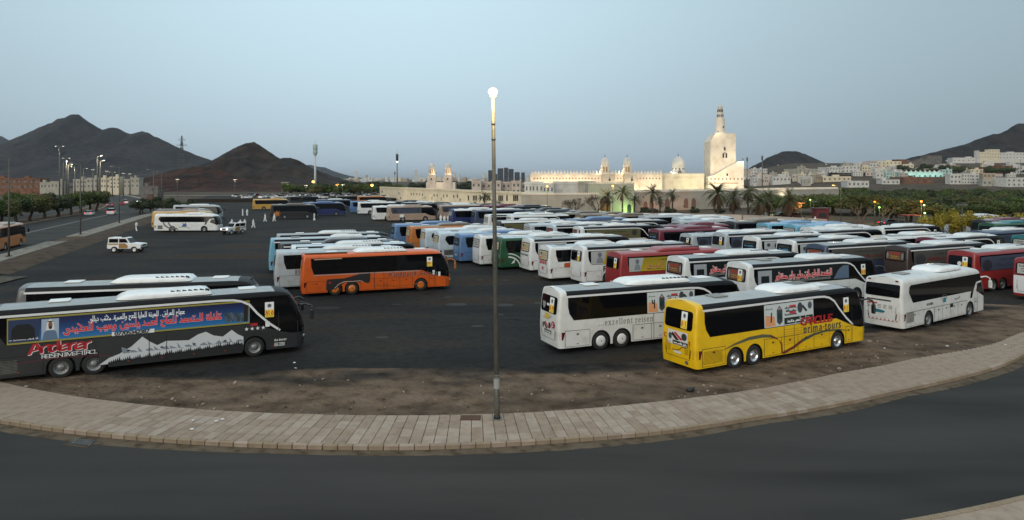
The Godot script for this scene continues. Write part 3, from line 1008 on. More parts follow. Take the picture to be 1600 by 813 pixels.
	if not cache.has(rk):
		var rw := rrect(-0.98, yt - 1.0, 0.98, yt - 0.06, 0.16) if style != "asian" else rrect(-1.06, yt - 0.85, 1.06, yt - 0.05, 0.1)
		var lamp := PackedVector2Array([Vector2(0.8, 0.74), Vector2(1.23, 0.7), Vector2(1.235, 1.2), Vector2(0.9, 1.18)])
		var lampm := PackedVector2Array()
		for p in lamp: lampm.append(Vector2(-p.x, p.y))
		var cap := ribbon(PackedVector2Array([Vector2(-0.86, 1.55), Vector2(-0.82, 0.66), Vector2(0.82, 0.66), Vector2(0.86, 1.55)]), 0.022)
		var wrap := flank(s, PackedVector2Array([Vector2(0.0, 0.74), Vector2(0.3, 0.76), Vector2(0.42, 1.16), Vector2(0.0, 1.2)]), 1.0, 0.012)
		var wrap_l := flank(s, PackedVector2Array([Vector2(0.0, 0.74), Vector2(0.3, 0.76), Vector2(0.42, 1.16), Vector2(0.0, 1.2)]), -1.0, 0.012)
		cache[rk] = {"w": tail(s, rw, 0.01), "l": tail(s, lamp, 0.012), "m": tail(s, lampm, 0.012), "f": tail(s, cap, 0.006), "wr": wrap, "wl": wrap_l, "p": tail(s, rect(-0.26, 0.84, 0.26, 0.96), 0.012)}
	var tm: Dictionary = cache[rk]
	part("rear_window", tm.w, M.glass, t)
	part("tail_lamp", tm.l, M.red_lamp, t)
	part("tail_lamp", tm.m, M.red_lamp, t)
	part("tail_lamp", tm.wr, M.red_lamp, t)
	part("tail_lamp", tm.wl, M.red_lamp, t)
	if detail > 0:
		part("engine_flap_joint", tm.f, M.seam, t)
		part("number_plate", tm.p, mat(lin(0.6, 0.6, 0.58)), t)
	# air conditioner and hatch on the roof
	var ac: int = d.get("ac", 1)
	if ac > 0:
		var al: float = 4.4 if ac == 1 else 3.4
		var axx: float = L * (0.52 if ac == 1 else 0.6)
		var u := part("air_conditioner", ac_mesh(al, 1.95, 0.26), d.get("acm", M.ac_white), t, Transform3D(Basis(), Vector3(axx - L / 2, h - 0.06, 0)))
		if detail > 0 and ac == 1:
			for k in 7:
				var z := 0.86
				part("vent", slots_mesh(1, 0.0, Vector3(0.2, 0.1, 0.07)), M.dark, u, Transform3D(Basis(Vector3.RIGHT, -0.5) * Basis(Vector3.FORWARD, 0.3), Vector3(al * 0.08 + k * 0.27, 0.215, z - 0.06)))
		if ac == 2 and detail > 0:
			part("vent", slots_mesh(1, 0.0, Vector3(1.1, 0.012, 0.8)), mat(lin(0.2, 0.2, 0.19)), u, Transform3D(Basis(), Vector3(0.7, 0.272, 0)))
	if not cache.has("hatch"):
		var b := MB.new()
		b.cbox(Vector3.ZERO, Vector3(0.9, 0.07, 0.8), 0.03)
		cache["hatch"] = b.done()
	part("roof_hatch", cache["hatch"], M.ac_white if ac != 2 else mat(lin(0.25, 0.25, 0.24)), t, Transform3D(Basis(), Vector3(L * 0.2 - L / 2, h, 0)))
	part("roof_hatch", cache["hatch"], M.ac_white, t, Transform3D(Basis(), Vector3(L * 0.8 - L / 2, h - 0.02, 0)))
	# mirrors on curved arms
	var mk := "mirror" + key
	if not cache.has(mk):
		var b := MB.new(true)
		var fx := L / 2 + s.F(2.5)
		var pts := [Vector3(fx - 0.05, 2.55, 1.0), Vector3(fx + 0.35, 2.62, 1.22), Vector3(fx + 0.62, 2.5, 1.36), Vector3(fx + 0.66, 2.3, 1.4)]
		for k in 3: b.cyl(pts[k], pts[k + 1], 0.055, 0.05, 8)
		b.sm(false)
		b.cbox(Vector3(fx + 0.64, 2.05, 1.4), Vector3(0.16, 0.55, 0.24), 0.05)
		cache[mk] = b.done()
		var b2 := MB.new(true)
		for k in 3: b2.cyl(pts[k] * Vector3(1, 1, -1), pts[k + 1] * Vector3(1, 1, -1), 0.055, 0.05, 8)
		b2.sm(false)
		b2.cbox(Vector3(fx + 0.64, 2.05, -1.4), Vector3(0.16, 0.55, 0.24), 0.05)
		cache[mk + "l"] = b2.done()
	part("mirror", cache[mk], d.get("mirror", M.black_paint), t)
	part("mirror", cache[mk + "l"], d.get("mirror", M.black_paint), t)
	# headlamps
	var hk := "head" + key
	if not cache.has(hk):
		for sd in [1.0, -1.0]:
			var b := MB.new(true)
			b.ball(Vector3(L / 2 - 0.14, 0.85, sd * 0.92), Vector3(0.16, 0.13, 0.2), 10, 6)
			cache[hk + str(sd)] = b.done()
		cache[hk] = true
	for sd in [1.0, -1.0]: part("headlamp", cache[hk + str(sd)], M.silver, t)
	# luggage hatches with dark joints, one skirt panel between each pair of wheels
	if detail > 0:
		var spans: Array = []
		var x0: float = s.axles[-2] + 0.72
		var x1: float = s.axles[-1] - 0.72
		var nb := 4 if L > 11.5 else 3
		for q in nb: spans.append([lerpf(x0, x1, float(q) / nb), lerpf(x0, x1, float(q + 1) / nb), 0.38, 1.22])
		spans.append([0.42, s.axles[0] - 0.7, 0.38, 1.22])
		spans.append([s.axles[-1] + 0.7, L - 1.5, 0.38, 1.22])
		var hkey := "hatches" + key
		if not cache.has(hkey):
			var list := []
			for sp in spans:
				if sp[1] - sp[0] < 0.3: continue
				list.append(flank(s, rect(sp[0] + 0.014, sp[2], sp[1] - 0.014, sp[3]), 1.0, 0.012))
			var j := []
			for sp in spans: j.append(flank(s, rect(sp[0] - 0.012, sp[2] - 0.02, sp[1] + 0.012, sp[3] + 0.022), 1.0, 0.006))
			cache[hkey] = [list, j]
		for k in cache[hkey][0].size():
			var hp := part("luggage_hatch", cache[hkey][0][k], d.get("lower", body), t)
			part("hatch_joint", cache[hkey][1][k], M.seam, hp)
		if detail > 1:
			for sp in spans:
				var xm: float = (sp[0] + sp[1]) / 2
				part("hatch_handle", slots_mesh(1, 0.0, Vector3(0.13, 0.075, 0.03)), M.dark, t, Transform3D(Basis(), Vector3(xm - L / 2, 1.02, 1.258)))
			for sp in spans:
				part("side_marker", slots_mesh(1, 0.0, Vector3(0.1, 0.045, 0.02)), mat(lin(0.3, 0.04, 0.01), 0.3), t, Transform3D(Basis(), Vector3((sp[0] + sp[1]) / 2 - L / 2, 0.5, 1.262)))
		# doors
		var dk := "doors" + key
		if not cache.has(dk):
			cache[dk] = []
			for dr in [[L - 1.42, L - 0.42, 0.34, 2.3], [L * 0.47, L * 0.47 + 0.78, 0.36, yw]]:
				var b: PackedVector2Array = ribbon(PackedVector2Array([Vector2(dr[0], dr[2]), Vector2(dr[0], dr[3])]), 0.03)
				var c2: PackedVector2Array = ribbon(PackedVector2Array([Vector2(dr[1], dr[2]), Vector2(dr[1], minf(dr[3], 1.75))]), 0.03)
				cache[dk].append([flank(s, b, 1.0, 0.022), flank(s, c2, 1.0, 0.022)])
		for q in cache[dk].size():
			if q == 1 and not d.get("mid_door", detail > 1): continue
			part("door_joint", cache[dk][q][0], M.seam, t)
			part("door_joint", cache[dk][q][1], M.seam, t)
	# prints
	if d.has("banner"):
		var bx: Array = d.get("bx", [0.9, L - 3.4])
		var bk := "banner%s%s%s" % [key, bx, yw]
		if not cache.has(bk):
			var y1 := yt - 0.1
			cache[bk] = flank(s, rect(bx[0], yw + 0.03, bx[1], y1), 1.0, 0.014)
		part("banner", cache[bk], M[d.banner], t)
	if d.has("poster"):
		var pk := "poster%s" % key
		if not cache.has(pk): cache[pk] = tail(s, rect(-0.86, yt - 0.92, 0.86, yt - 0.14), 0.016)
		part("rear_poster", cache[pk], M[d.poster], t)
	if d.has("placard"):
		var pk := "plac%s" % key
		if not cache.has(pk): cache[pk] = tail(s, rect(0.2, yt - 0.95, 0.62, yt - 0.12), 0.022)
		part("rear_placard", cache[pk], M[d.placard], t)
		var fk := "placf%s" % key
		if not cache.has(fk): cache[fk] = flank(s, rect(L - 2.12, 2.05, L - 1.66, 2.86), 1.0, 0.014)
		part("side_placard", cache[fk], M[d.placard], t)
	d.shell = s
	d.node = t
	d.key = key
	return t

func side_text(d: Dictionary, called: String, text: String, x: float, y: float, size: float, m: Material, font := "Droid Sans", bold := false, slant := 0.0, squeeze := 1.0) -> void:
	var f := SystemFont.new()
	f.font_names = PackedStringArray([font])
	f.font_weight = 700 if bold else 400
	var fnt: Font = f
	if slant != 0.0 or squeeze != 1.0:
		var v := FontVariation.new()
		v.base_font = f
		v.variation_transform = Transform2D(Vector2(squeeze, 0), Vector2(slant, 1), Vector2.ZERO)
		fnt = v
	var tm := TextMesh.new()
	tm.text = text
	tm.font = fnt
	tm.font_size = 64
	tm.pixel_size = size / 62.0
	tm.depth = 0.006
	tm.horizontal_alignment = HORIZONTAL_ALIGNMENT_LEFT
	tm.vertical_alignment = VERTICAL_ALIGNMENT_CENTER
	part(called, tm, m, d.node, Transform3D(Basis(), Vector3(x - d.L / 2, y, 1.262 - maxf(0.0, y - BELT) * 0.035)))

func tail_text(d: Dictionary, called: String, text: String, z: float, y: float, size: float, m: Material, bold := false, slant := 0.0) -> void:
	var f := SystemFont.new()
	f.font_names = PackedStringArray(["Droid Sans"])
	f.font_weight = 700 if bold else 400
	var fnt: Font = f
	if slant != 0.0:
		var v := FontVariation.new()
		v.base_font = f
		v.variation_transform = Transform2D(Vector2(1, 0), Vector2(slant, 1), Vector2.ZERO)
		fnt = v
	var tm := TextMesh.new()
	tm.text = text
	tm.font = fnt
	tm.font_size = 64
	tm.pixel_size = size / 62.0
	tm.depth = 0.006
	tm.horizontal_alignment = HORIZONTAL_ALIGNMENT_LEFT
	part(called, tm, m, d.node, Transform3D(Basis(Vector3.UP, -PI / 2), Vector3(-d.L / 2 + d.shell.R(y) - 0.05, y, z)))

func flank_part(d: Dictionary, called: String, poly: PackedVector2Array, m: Material, off := 0.018) -> MeshInstance3D:
	return part(called, flank(d.shell, poly, 1.0, off), m, d.node)

func tail_part(d: Dictionary, called: String, poly: PackedVector2Array, m: Material, off := 0.018) -> MeshInstance3D:
	return part(called, tail(d.shell, poly, off), m, d.node)

# ---------------------------------------------------------------- ground, road, pavement
const RC := Vector2(-4.0, 70.0)

func table(t: Array, x: float) -> float:
	if x <= t[0][0]: return t[0][1]
	for k in t.size() - 1:
		if x <= t[k + 1][0]:
			var f: float = (x - t[k][0]) / (t[k + 1][0] - t[k][0])
			return lerpf(t[k][1], t[k + 1][1], f * f * (3.0 - 2.0 * f) * 0.5 + f * 0.5)
	return t[-1][1]

func kerb_r(th: float) -> float:
	return table([[-60, 46.2], [-20, 46.2], [0, 46.0], [11, 45.6], [18, 45.1], [28, 44.9], [43, 45.8], [55, 47.6], [75, 51.0]], th)

func back_r(th: float) -> float:
	return table([[-60, 43.0], [-20, 43.0], [5, 42.7], [17, 42.2], [28, 41.8], [35, 42.2], [48, 44.4], [60, 46.8], [75, 49.0]], th)

func lot_r(th: float) -> float:
	return table([[-54, 43.6], [-31, 41.7], [-18, 39.6], [-9, 37.4], [6, 37.0], [16, 37.3], [30, 36.5], [47, 38.8], [69, 45.0]], th)

func polar(th: float, r: float, y := 0.0) -> Vector3:
	var a := deg_to_rad(th)
	return W3(RC.x + r * sin(a), RC.y - r * cos(a), y)

func arc_sheet(t0: float, t1: float, n: int, inner: Callable, outer: Callable, y: float) -> ArrayMesh:
	var b := MB.new()
	for i in n:
		var a := lerpf(t0, t1, float(i) / n)
		var c := lerpf(t0, t1, float(i + 1) / n)
		b.quad(polar(a, inner.call(a), y), polar(c, inner.call(c), y), polar(c, outer.call(c), y), polar(a, outer.call(a), y), Vector3.UP)
	return b.done()

func strip(pa: Array, pb: Array, y: float, thick := 0.0) -> ArrayMesh:
	var b := MB.new()
	for i in pa.size() - 1:
		var q := [W3(pa[i].x, pa[i].y, y), W3(pa[i + 1].x, pa[i + 1].y, y), W3(pb[i + 1].x, pb[i + 1].y, y), W3(pb[i].x, pb[i].y, y)]
		b.quad(q[0], q[1], q[2], q[3], Vector3.UP)
		if thick > 0.0:
			var d := Vector3(0, -thick, 0)
			b.quad(q[0], q[1], q[1] + d, q[0] + d, q[0] - q[3])
			b.quad(q[3], q[2], q[2] + d, q[3] + d, q[3] - q[0])
	if thick > 0.0:
		for e in [0, pa.size() - 1]:
			var u := W3(pa[e].x, pa[e].y, y)
			var w := W3(pb[e].x, pb[e].y, y)
			var o := W3(pa[e].x - pa[1 if e == 0 else e - 1].x, pa[e].y - pa[1 if e == 0 else e - 1].y)
			b.quad(u, w, w + Vector3(0, -thick, 0), u + Vector3(0, -thick, 0), o)
	return b.done()

func offset_line(l: Array, d: float) -> Array:
	var out := []
	for i in l.size():
		var a: Vector2 = l[maxi(0, i - 1)]
		var b: Vector2 = l[mini(l.size() - 1, i + 1)]
		var t := (b - a).normalized()
		out.append(l[i] + Vector2(t.y, -t.x) * d)
	return out

func flat_poly(pts: PackedVector2Array, y: float) -> ArrayMesh:
	var b := MB.new()
	var idx := Geometry2D.triangulate_polygon(pts)
	for k in range(0, idx.size(), 3):
		b.tri(W3(pts[idx[k]].x, pts[idx[k]].y, y), W3(pts[idx[k + 1]].x, pts[idx[k + 1]].y, y), W3(pts[idx[k + 2]].x, pts[idx[k + 2]].y, y), Vector3.UP)
	return b.done()

func town_g(x: float, z: float) -> float:
	return 36.0 * smoothstep(330.0, 1150.0, z) * smoothstep(0.27, 0.42, x / maxf(z, 1.0)) * (1.0 - smoothstep(1500.0, 2600.0, z))

func setting() -> void:
	# open land to the horizon, rising under the town on the right
	var b := MB.new(true)
	var xs := []
	for k in 49: xs.append(signf(k - 24.0) * pow(absf(k - 24.0) / 24.0, 2.2) * 9000.0)
	var zs := [-300.0, -60.0, 0.0, 40.0, 100.0, 200.0, 300.0]
	for k in 18: zs.append(350.0 + k * 50.0)
	for k in 8: zs.append(1400.0 * pow(1.32, k))
	for i in xs.size() - 1:
		for j in zs.size() - 1:
			var q := []
			for m in [[i, j], [i + 1, j], [i + 1, j + 1], [i, j + 1]]:
				q.append(W3(xs[m[0]], zs[m[1]], town_g(xs[m[0]], zs[m[1]]) - 0.02))
			b.quad(q[0], q[1], q[2], q[3], Vector3.UP)
	struct("ground", b.done(), M.land)
	# the asphalt lot
	struct("parking_lot", flat_poly(PackedVector2Array([Vector2(-58, 70), Vector2(-50, 60), Vector2(-40, 45), Vector2(-25.8, 34.5), Vector2(-9.9, 33), Vector2(0, 33), Vector2(6.3, 33.5), Vector2(14.3, 37.5), Vector2(24.2, 42.5), Vector2(40, 53), Vector2(70, 72), Vector2(115, 100), Vector2(140, 150), Vector2(64.5, 139.5), Vector2(53, 157), Vector2(13, 171), Vector2(2, 182), Vector2(-63, 319), Vector2(-70, 420), Vector2(-185, 420), Vector2(-125, 265), Vector2(-99, 200), Vector2(-77, 140), Vector2(-67.5, 112), Vector2(-60.5, 90)]), 0.0), M.lot)
	# the dirt verge between the lot and the pavement
	b = MB.new()
	var fn := FastNoiseLite.new()
	fn.seed = 4
	fn.frequency = 0.09
	fn.fractal_octaves = 5
	var asphalt := Color(0.035, 0.0335, 0.033)
	var ca := Color(0.23, 0.165, 0.118)
	var cb := Color(0.13, 0.097, 0.074)
	var colr := func(th: float, u: float) -> Color:
		var p := polar(th, lerpf(back_r(th), lot_r(th) - 1.6, u))
		var n := fn.get_noise_2d(p.x * 0.7, p.z * 2.2)
		var n2 := fn.get_noise_2d(p.x * 2.0 + 90, p.z * 5.0)
		var edge := smoothstep(0.62, 0.95, u + n * 0.42 + n2 * 0.12)
		return ca.lerp(cb, clampf(0.45 + n2 * 1.3 + n * 0.9, 0, 1)).lerp(asphalt, edge)
	var nt := 240
	var nr := 30
	for i in nt:
		for j in nr:
			var q := []
			for m in [[i, j], [i + 1, j], [i + 1, j + 1], [i, j + 1]]:
				var th := lerpf(-46.0, 66.0, float(m[0]) / nt)
				var u := float(m[1]) / nr
				var p := polar(th, lerpf(back_r(th) + 0.05, lot_r(th) - 1.6, u), 0.004 + 0.1 * (1.0 - u) * (1.0 - u) + 0.03 * fn.get_noise_2d(th * 9.0, u * 60.0) * (1.0 - u))
				q.append([p, colr.call(th, u)])
			for t in [[0, 1, 2], [0, 2, 3]]:
				var up := (q[t[2]][0] - q[t[0]][0] as Vector3).cross(q[t[1]][0] - q[t[0]][0]).y
				var order: Array = t if up > 0 else [t[0], t[2], t[1]]
				for m in order:
					b.st.set_color(q[m][1])
					b.st.set_uv(Vector2.ZERO)
					b.st.set_smooth_group(0)
					b.st.add_vertex(q[m][0])
	struct("dirt_verge", b.done(), M.dirt)
	# the curved road
	struct("road", arc_sheet(-85, 85, 120, kerb_r, func(_t): return 53.25, -0.006), M.road)
	b = MB.new()
	fn.frequency = 0.35
	for i in 300:
		var a := lerpf(-60.0, 60.0, i / 300.0)
		var c := lerpf(-60.0, 60.0, (i + 1) / 300.0)
		var wa := 0.55 + 0.05 * fn.get_noise_1d(i * 0.9) + 0.15 * fn.get_noise_1d(i * 0.1 + 50)
		var wc := 0.55 + 0.05 * fn.get_noise_1d((i + 1) * 0.9) + 0.15 * fn.get_noise_1d((i + 1) * 0.1 + 50)
		b.quad(polar(a, kerb_r(a), -0.002), polar(c, kerb_r(c), -0.002), polar(c, kerb_r(c) + wc, -0.002), polar(a, kerb_r(a) + wa, -0.002), Vector3.UP)
	struct("dusty_gutter", b.done(), M.gutter)
	# tyre marks and oil stains on the lot
	b = MB.new()
	rng.seed = 5
	for k in 46:
		var x := rng.randf_range(-30, 30)
		var z := rng.randf_range(38, 88)
		var a := rng.randf_range(-0.3, 0.5)
		var bend := rng.randf_range(-0.05, 0.05)
		for tr in 2:
			var p := Vector2(x - sin(a) * tr * 2.0, z + cos(a) * tr * 2.0)
			var aa := a
			for m in 9:
				var q := p + Vector2(cos(aa), sin(aa)) * 1.6
				var n := Vector2(-sin(aa), cos(aa)) * 0.13
				b.quad(W3(p.x - n.x, p.y - n.y, 0.004), W3(q.x - n.x, q.y - n.y, 0.004), W3(q.x + n.x, q.y + n.y, 0.004), W3(p.x + n.x, p.y + n.y, 0.004), Vector3.UP)
				p = q
				aa += bend
	var marks := struct("tyre_marks", b.done(), ground_mat(lin(0.027, 0.026, 0.026), tex_grime(), 0.6, 0.95))
	marks.set_meta("kind", "stuff")
	tag(marks, "faint dark tyre marks crossing the asphalt lot")
	b = MB.new()
	for k in 70:
		var c := Vector2(rng.randf_range(-28, 34), rng.randf_range(38, 84))
		var rr := rng.randf_range(0.2, 0.7)
		for m in 10:
			var t0 := TAU * m / 10
			var t1 := TAU * (m + 1) / 10
			b.tri(W3(c.x, c.y, 0.008), W3(c.x + cos(t0) * rr * 1.5, c.y + sin(t0) * rr, 0.008), W3(c.x + cos(t1) * rr * 1.5, c.y + sin(t1) * rr, 0.008), Vector3.UP)
	marks = struct("oil_stains", b.done(), ground_mat(lin(0.022, 0.021, 0.02), tex_grime(), 0.6, 0.6))
	marks.set_meta("kind", "stuff")
	tag(marks, "dark oil stains scattered over the asphalt lot")
	# near pavement: bed, slabs, kerb stones
	var walk := struct_root("pavement")
	part("bed", arc_sheet(-85, 85, 160, func(t): return back_r(t), func(t): return kerb_r(t), 0.105), M.walk_base, walk)
	var sb := MB.new()
	sb.cbox(Vector3(0, -0.03, 0), Vector3(1, 0.06, 1), 0.012)
	var slab := sb.done()
	var rest := SurfaceTool.new()
	rest.begin(Mesh.PRIMITIVE_TRIANGLES)
	rng.seed = 7
	var step := rad_to_deg(0.43 / 44.2)
	var th := -40.0
	var made := 0
	while th < 56.0:
		var r0 := back_r(th) + 0.06
		var r1 := kerb_r(th) - 0.2
		for k in 4:
			var w := (r1 - r0) / 4.0
			var r := r0 + (k + 0.5) * w
			var p := polar(th, r, 0.135 + rng.randf_range(-0.006, 0.006))
			var sk := rng.randf_range(-0.012, 0.012)
			var basis := Basis(Vector3.UP, deg_to_rad(th) + sk * 0.5) * Basis(Vector3.RIGHT, sk * 0.6)
			var tr := Transform3D(basis * Basis.from_scale(Vector3(deg_to_rad(step) * r - 0.02, 1, w - 0.016)), p)
			if th > -16.0 and th < 24.9 and made < 300:
				part("paving_slab", slab, M.slabs[rng.randi() % 6], walk, tr)
				made += 1
			else:
				rest.append_from(slab, 0, tr)
		th += step
	var far_slabs := part("paving_slab_run", rest.commit(), M.slabs[0], walk)
	far_slabs.set_meta("kind", "stuff")
	var kerb := struct_root("kerb")
	var kb := MB.new()
	kb.cbox(Vector3(0, -0.09, 0), Vector3(1, 0.22, 0.19), 0.025)
	var stone := kb.done()
	th = -42.0
	var ks := rad_to_deg(0.54 / 46.0)
	while th < 60.0:
		var r := kerb_r(th)
		var d := kerb_r(th + ks) - r
		part("kerb_stone", stone, M.kerb if rng.randf() < 0.7 else M.slabs[rng.randi() % 6], kerb, Transform3D(Basis(Vector3.UP, deg_to_rad(th) - atan2(d, 0.54)) * Basis.from_scale(Vector3(0.522, 1, 1)), polar(th, r - 0.1, 0.14 + rng.randf_range(-0.006, 0.006))))
		th += ks
	# the far kerb and pavement in the corner
	var far := struct_root("pavement")
	part("bed", arc_sheet(-60, 85, 120, func(_t): return 53.45, func(_t): return 57.5, 0.12), M.slabs[1], far)
	var kerb2 := struct_root("kerb")
	th = -10.0
	while th < 40.0:
		part("kerb_stone", stone, M.kerb, kerb2, Transform3D(Basis(Vector3.UP, deg_to_rad(th)) * Basis.from_scale(Vector3(0.522, 1, 1)), polar(th, 53.35, 0.135)))
		th += rad_to_deg(0.54 / 53.4)
	# drain grate at the kerb and a brown cover plate by the lamp post
	var g := thing("drain_grate", "dark iron drain grate set in the road against the kerb", "drain", polar(-14.2, 46.75, 0.0), deg_to_rad(-14.2))
	b = MB.new()
	b.box(Vector3(0, 0.0, 0), Vector3(1.05, 0.02, 0.62))
	part("frame", b.done(), M.gutter, g)
	b = MB.new()
	b.box(Vector3(0, 0.012, 0), Vector3(0.9, 0.01, 0.5))
	part("pit", b.done(), M.dark, g)
	b = MB.new()
	b.cbox(Vector3(0, 0.03, 0), Vector3(0.05, 0.03, 0.48), 0.008)
	var bar := b.done()
	for k in 8: part("bar", bar, M.steel, g, Transform3D(Basis(Vector3.UP, 0.5), Vector3(-0.37 + k * 0.105, 0, 0)))
	b = MB.new()
	b.cbox(Vector3(0, 0, 0), Vector3(0.78, 0.05, 0.5), 0.01)
	tag(part("cover_plate", b.done(), ground_mat(lin(0.1, 0.062, 0.045), tex_grime(), 0.8), self, Transform3D(Basis(), W3(-1.62, 26.85, 0.148))), "rusty brown rectangular cover plate in the pavement by the tall lamp post", "cover plate")
	# the road on the left with its pavement, verge and median
	var edge := [Vector2(-57, 66), Vector2(-64, 86), Vector2(-70.3, 104), Vector2(-74.8, 117), Vector2(-81.6, 136), Vector2(-93.2, 168), Vector2(-105, 203), Vector2(-121, 236), Vector2(-135, 262), Vector2(-165, 310), Vector2(-240, 420)]
	struct("side_road", strip(offset_line(edge, -17.0), edge, 0.004), M.road)
	struct("median", strip(offset_line(edge, -22.0), offset_line(edge, -17.0), 0.13, 0.2), M.dirt_plain)
	var mk := struct_root("median_kerb")
	part("kerb_edge", strip(offset_line(edge, -17.25), offset_line(edge, -16.95), 0.17, 0.2), M.kerb, mk)
	part("kerb_edge", strip(offset_line(edge, -22.0), offset_line(edge, -21.7), 0.17, 0.2), M.kerb, mk)
	struct("side_road", strip(offset_line(edge, -36.0), offset_line(edge, -22.0), 0.004), M.road)
	struct("lane_line", strip(offset_line(edge.slice(0, 7), -9.4), offset_line(edge.slice(0, 7), -8.6), 0.008), mat(lin(0.11, 0.105, 0.1), 0.9))
	var w1: Array = edge.slice(0, 2)
	w1.append(Vector2(-70.0, 103))
	struct("side_pavement", strip(w1, offset_line(w1, 2.7), 0.13, 0.16), M.concrete)
	var w2: Array = [Vector2(-73.3, 112.5)]
	w2.append_array(edge.slice(3))
	struct("side_pavement", strip(w2, offset_line(w2, 2.9), 0.13, 0.16), M.concrete)
	b = MB.new(true)
	var l0 := offset_line(edge, 2.8)
	for k in 4:
		var wd := [0.0, 1.0, 2.2, 3.4, 4.4]
		var hh := [0.1, 0.2, 0.22, 0.08, 0.004]
		var pa := offset_line(l0, wd[k])
		var pb := offset_line(l0, wd[k + 1])
		for i in pa.size() - 1:
			b.quad(W3(pa[i].x, pa[i].y, hh[k]), W3(pa[i + 1].x, pa[i + 1].y, hh[k]), W3(pb[i + 1].x, pb[i + 1].y, hh[k + 1]), W3(pb[i].x, pb[i].y, hh[k + 1]), Vector3.UP)
	struct("dirt_bank", b.done(), M.dirt_plain)
	b = MB.new()
	b.box(Vector3(-92, 0.64, -322), Vector3(84, 1.32, 78))
	struct("car_park", b.done(), M.lot)
	# the road behind the parked cars at the foot of the brown hill
	struct("far_road", strip([Vector2(-230, 400), Vector2(-60, 430)], [Vector2(-225, 388), Vector2(-60, 418)], 0.01), M.concrete)

# ---------------------------------------------------------------- hills
func hill(called: String, ridge: Array, z0: float, depth: float, col: Color, col2: Color, seed_: int, rough := 0.1, front := 0.6) -> void:
	var fn := FastNoiseLite.new()
	fn.seed = seed_
	fn.fractal_type = FastNoiseLite.FRACTAL_RIDGED
	fn.fractal_octaves = 6
	fn.frequency = 3.6 / depth
	var tone := FastNoiseLite.new()
	tone.seed = seed_ + 9
	tone.fractal_octaves = 5
	tone.frequency = 9.0 / depth
	var pts := []
	for r in ridge: pts.append([(r[0] - 800.0) * z0 / ASK, maxf(0.0, 9.5 + (280.0 - r[1]) * z0 / ASK)])
	var x0: float = pts[0][0]
	var x1: float = pts[-1][0]
	var nx := 280
	var nz := 60
	var st := SurfaceTool.new()
	st.begin(Mesh.PRIMITIVE_TRIANGLES)
	for i in nx + 1:
		for j in nz + 1:
			var x := lerpf(x0, x1, float(i) / nx)
			var t := lerpf(-1.0, 1.0, float(j) / nz)
			var base := 0.0
			for k in pts.size() - 1:
				if x <= pts[k + 1][0]:
					base = lerpf(pts[k][1], pts[k + 1][1], (x - pts[k][0]) / (pts[k + 1][0] - pts[k][0]))
					break
			var z := z0 + t * depth * (front if t < 0 else 1.0)
			var n := fn.get_noise_2d(x, z)
			var fall := pow(1.0 - absf(t), 1.7)
			var h := base * fall * (1.0 + (n - 0.1) * rough * 1.5 * (0.04 + 8.0 * t * t * (1.0 - absf(t))))
			h += base * 0.02 * fn.get_noise_2d(x * 4.0, z * 4.0)
			st.set_smooth_group(0)
			var g := clampf(0.5 + tone.get_noise_2d(x, z * 0.6) * 1.1, 0, 1)
			st.set_color(col.lerp(col2, g))
			st.set_uv(Vector2.ZERO)
			st.add_vertex(W3(x, z, maxf(h, 0.0) - 0.5))
	for i in nx:
		for j in nz:
			var a := i * (nz + 1) + j
			for q in [a, a + nz + 1, a + nz + 2, a, a + nz + 2, a + 1]: st.add_index(q)
	st.generate_normals()
	struct(called, st.commit(), M.rock)

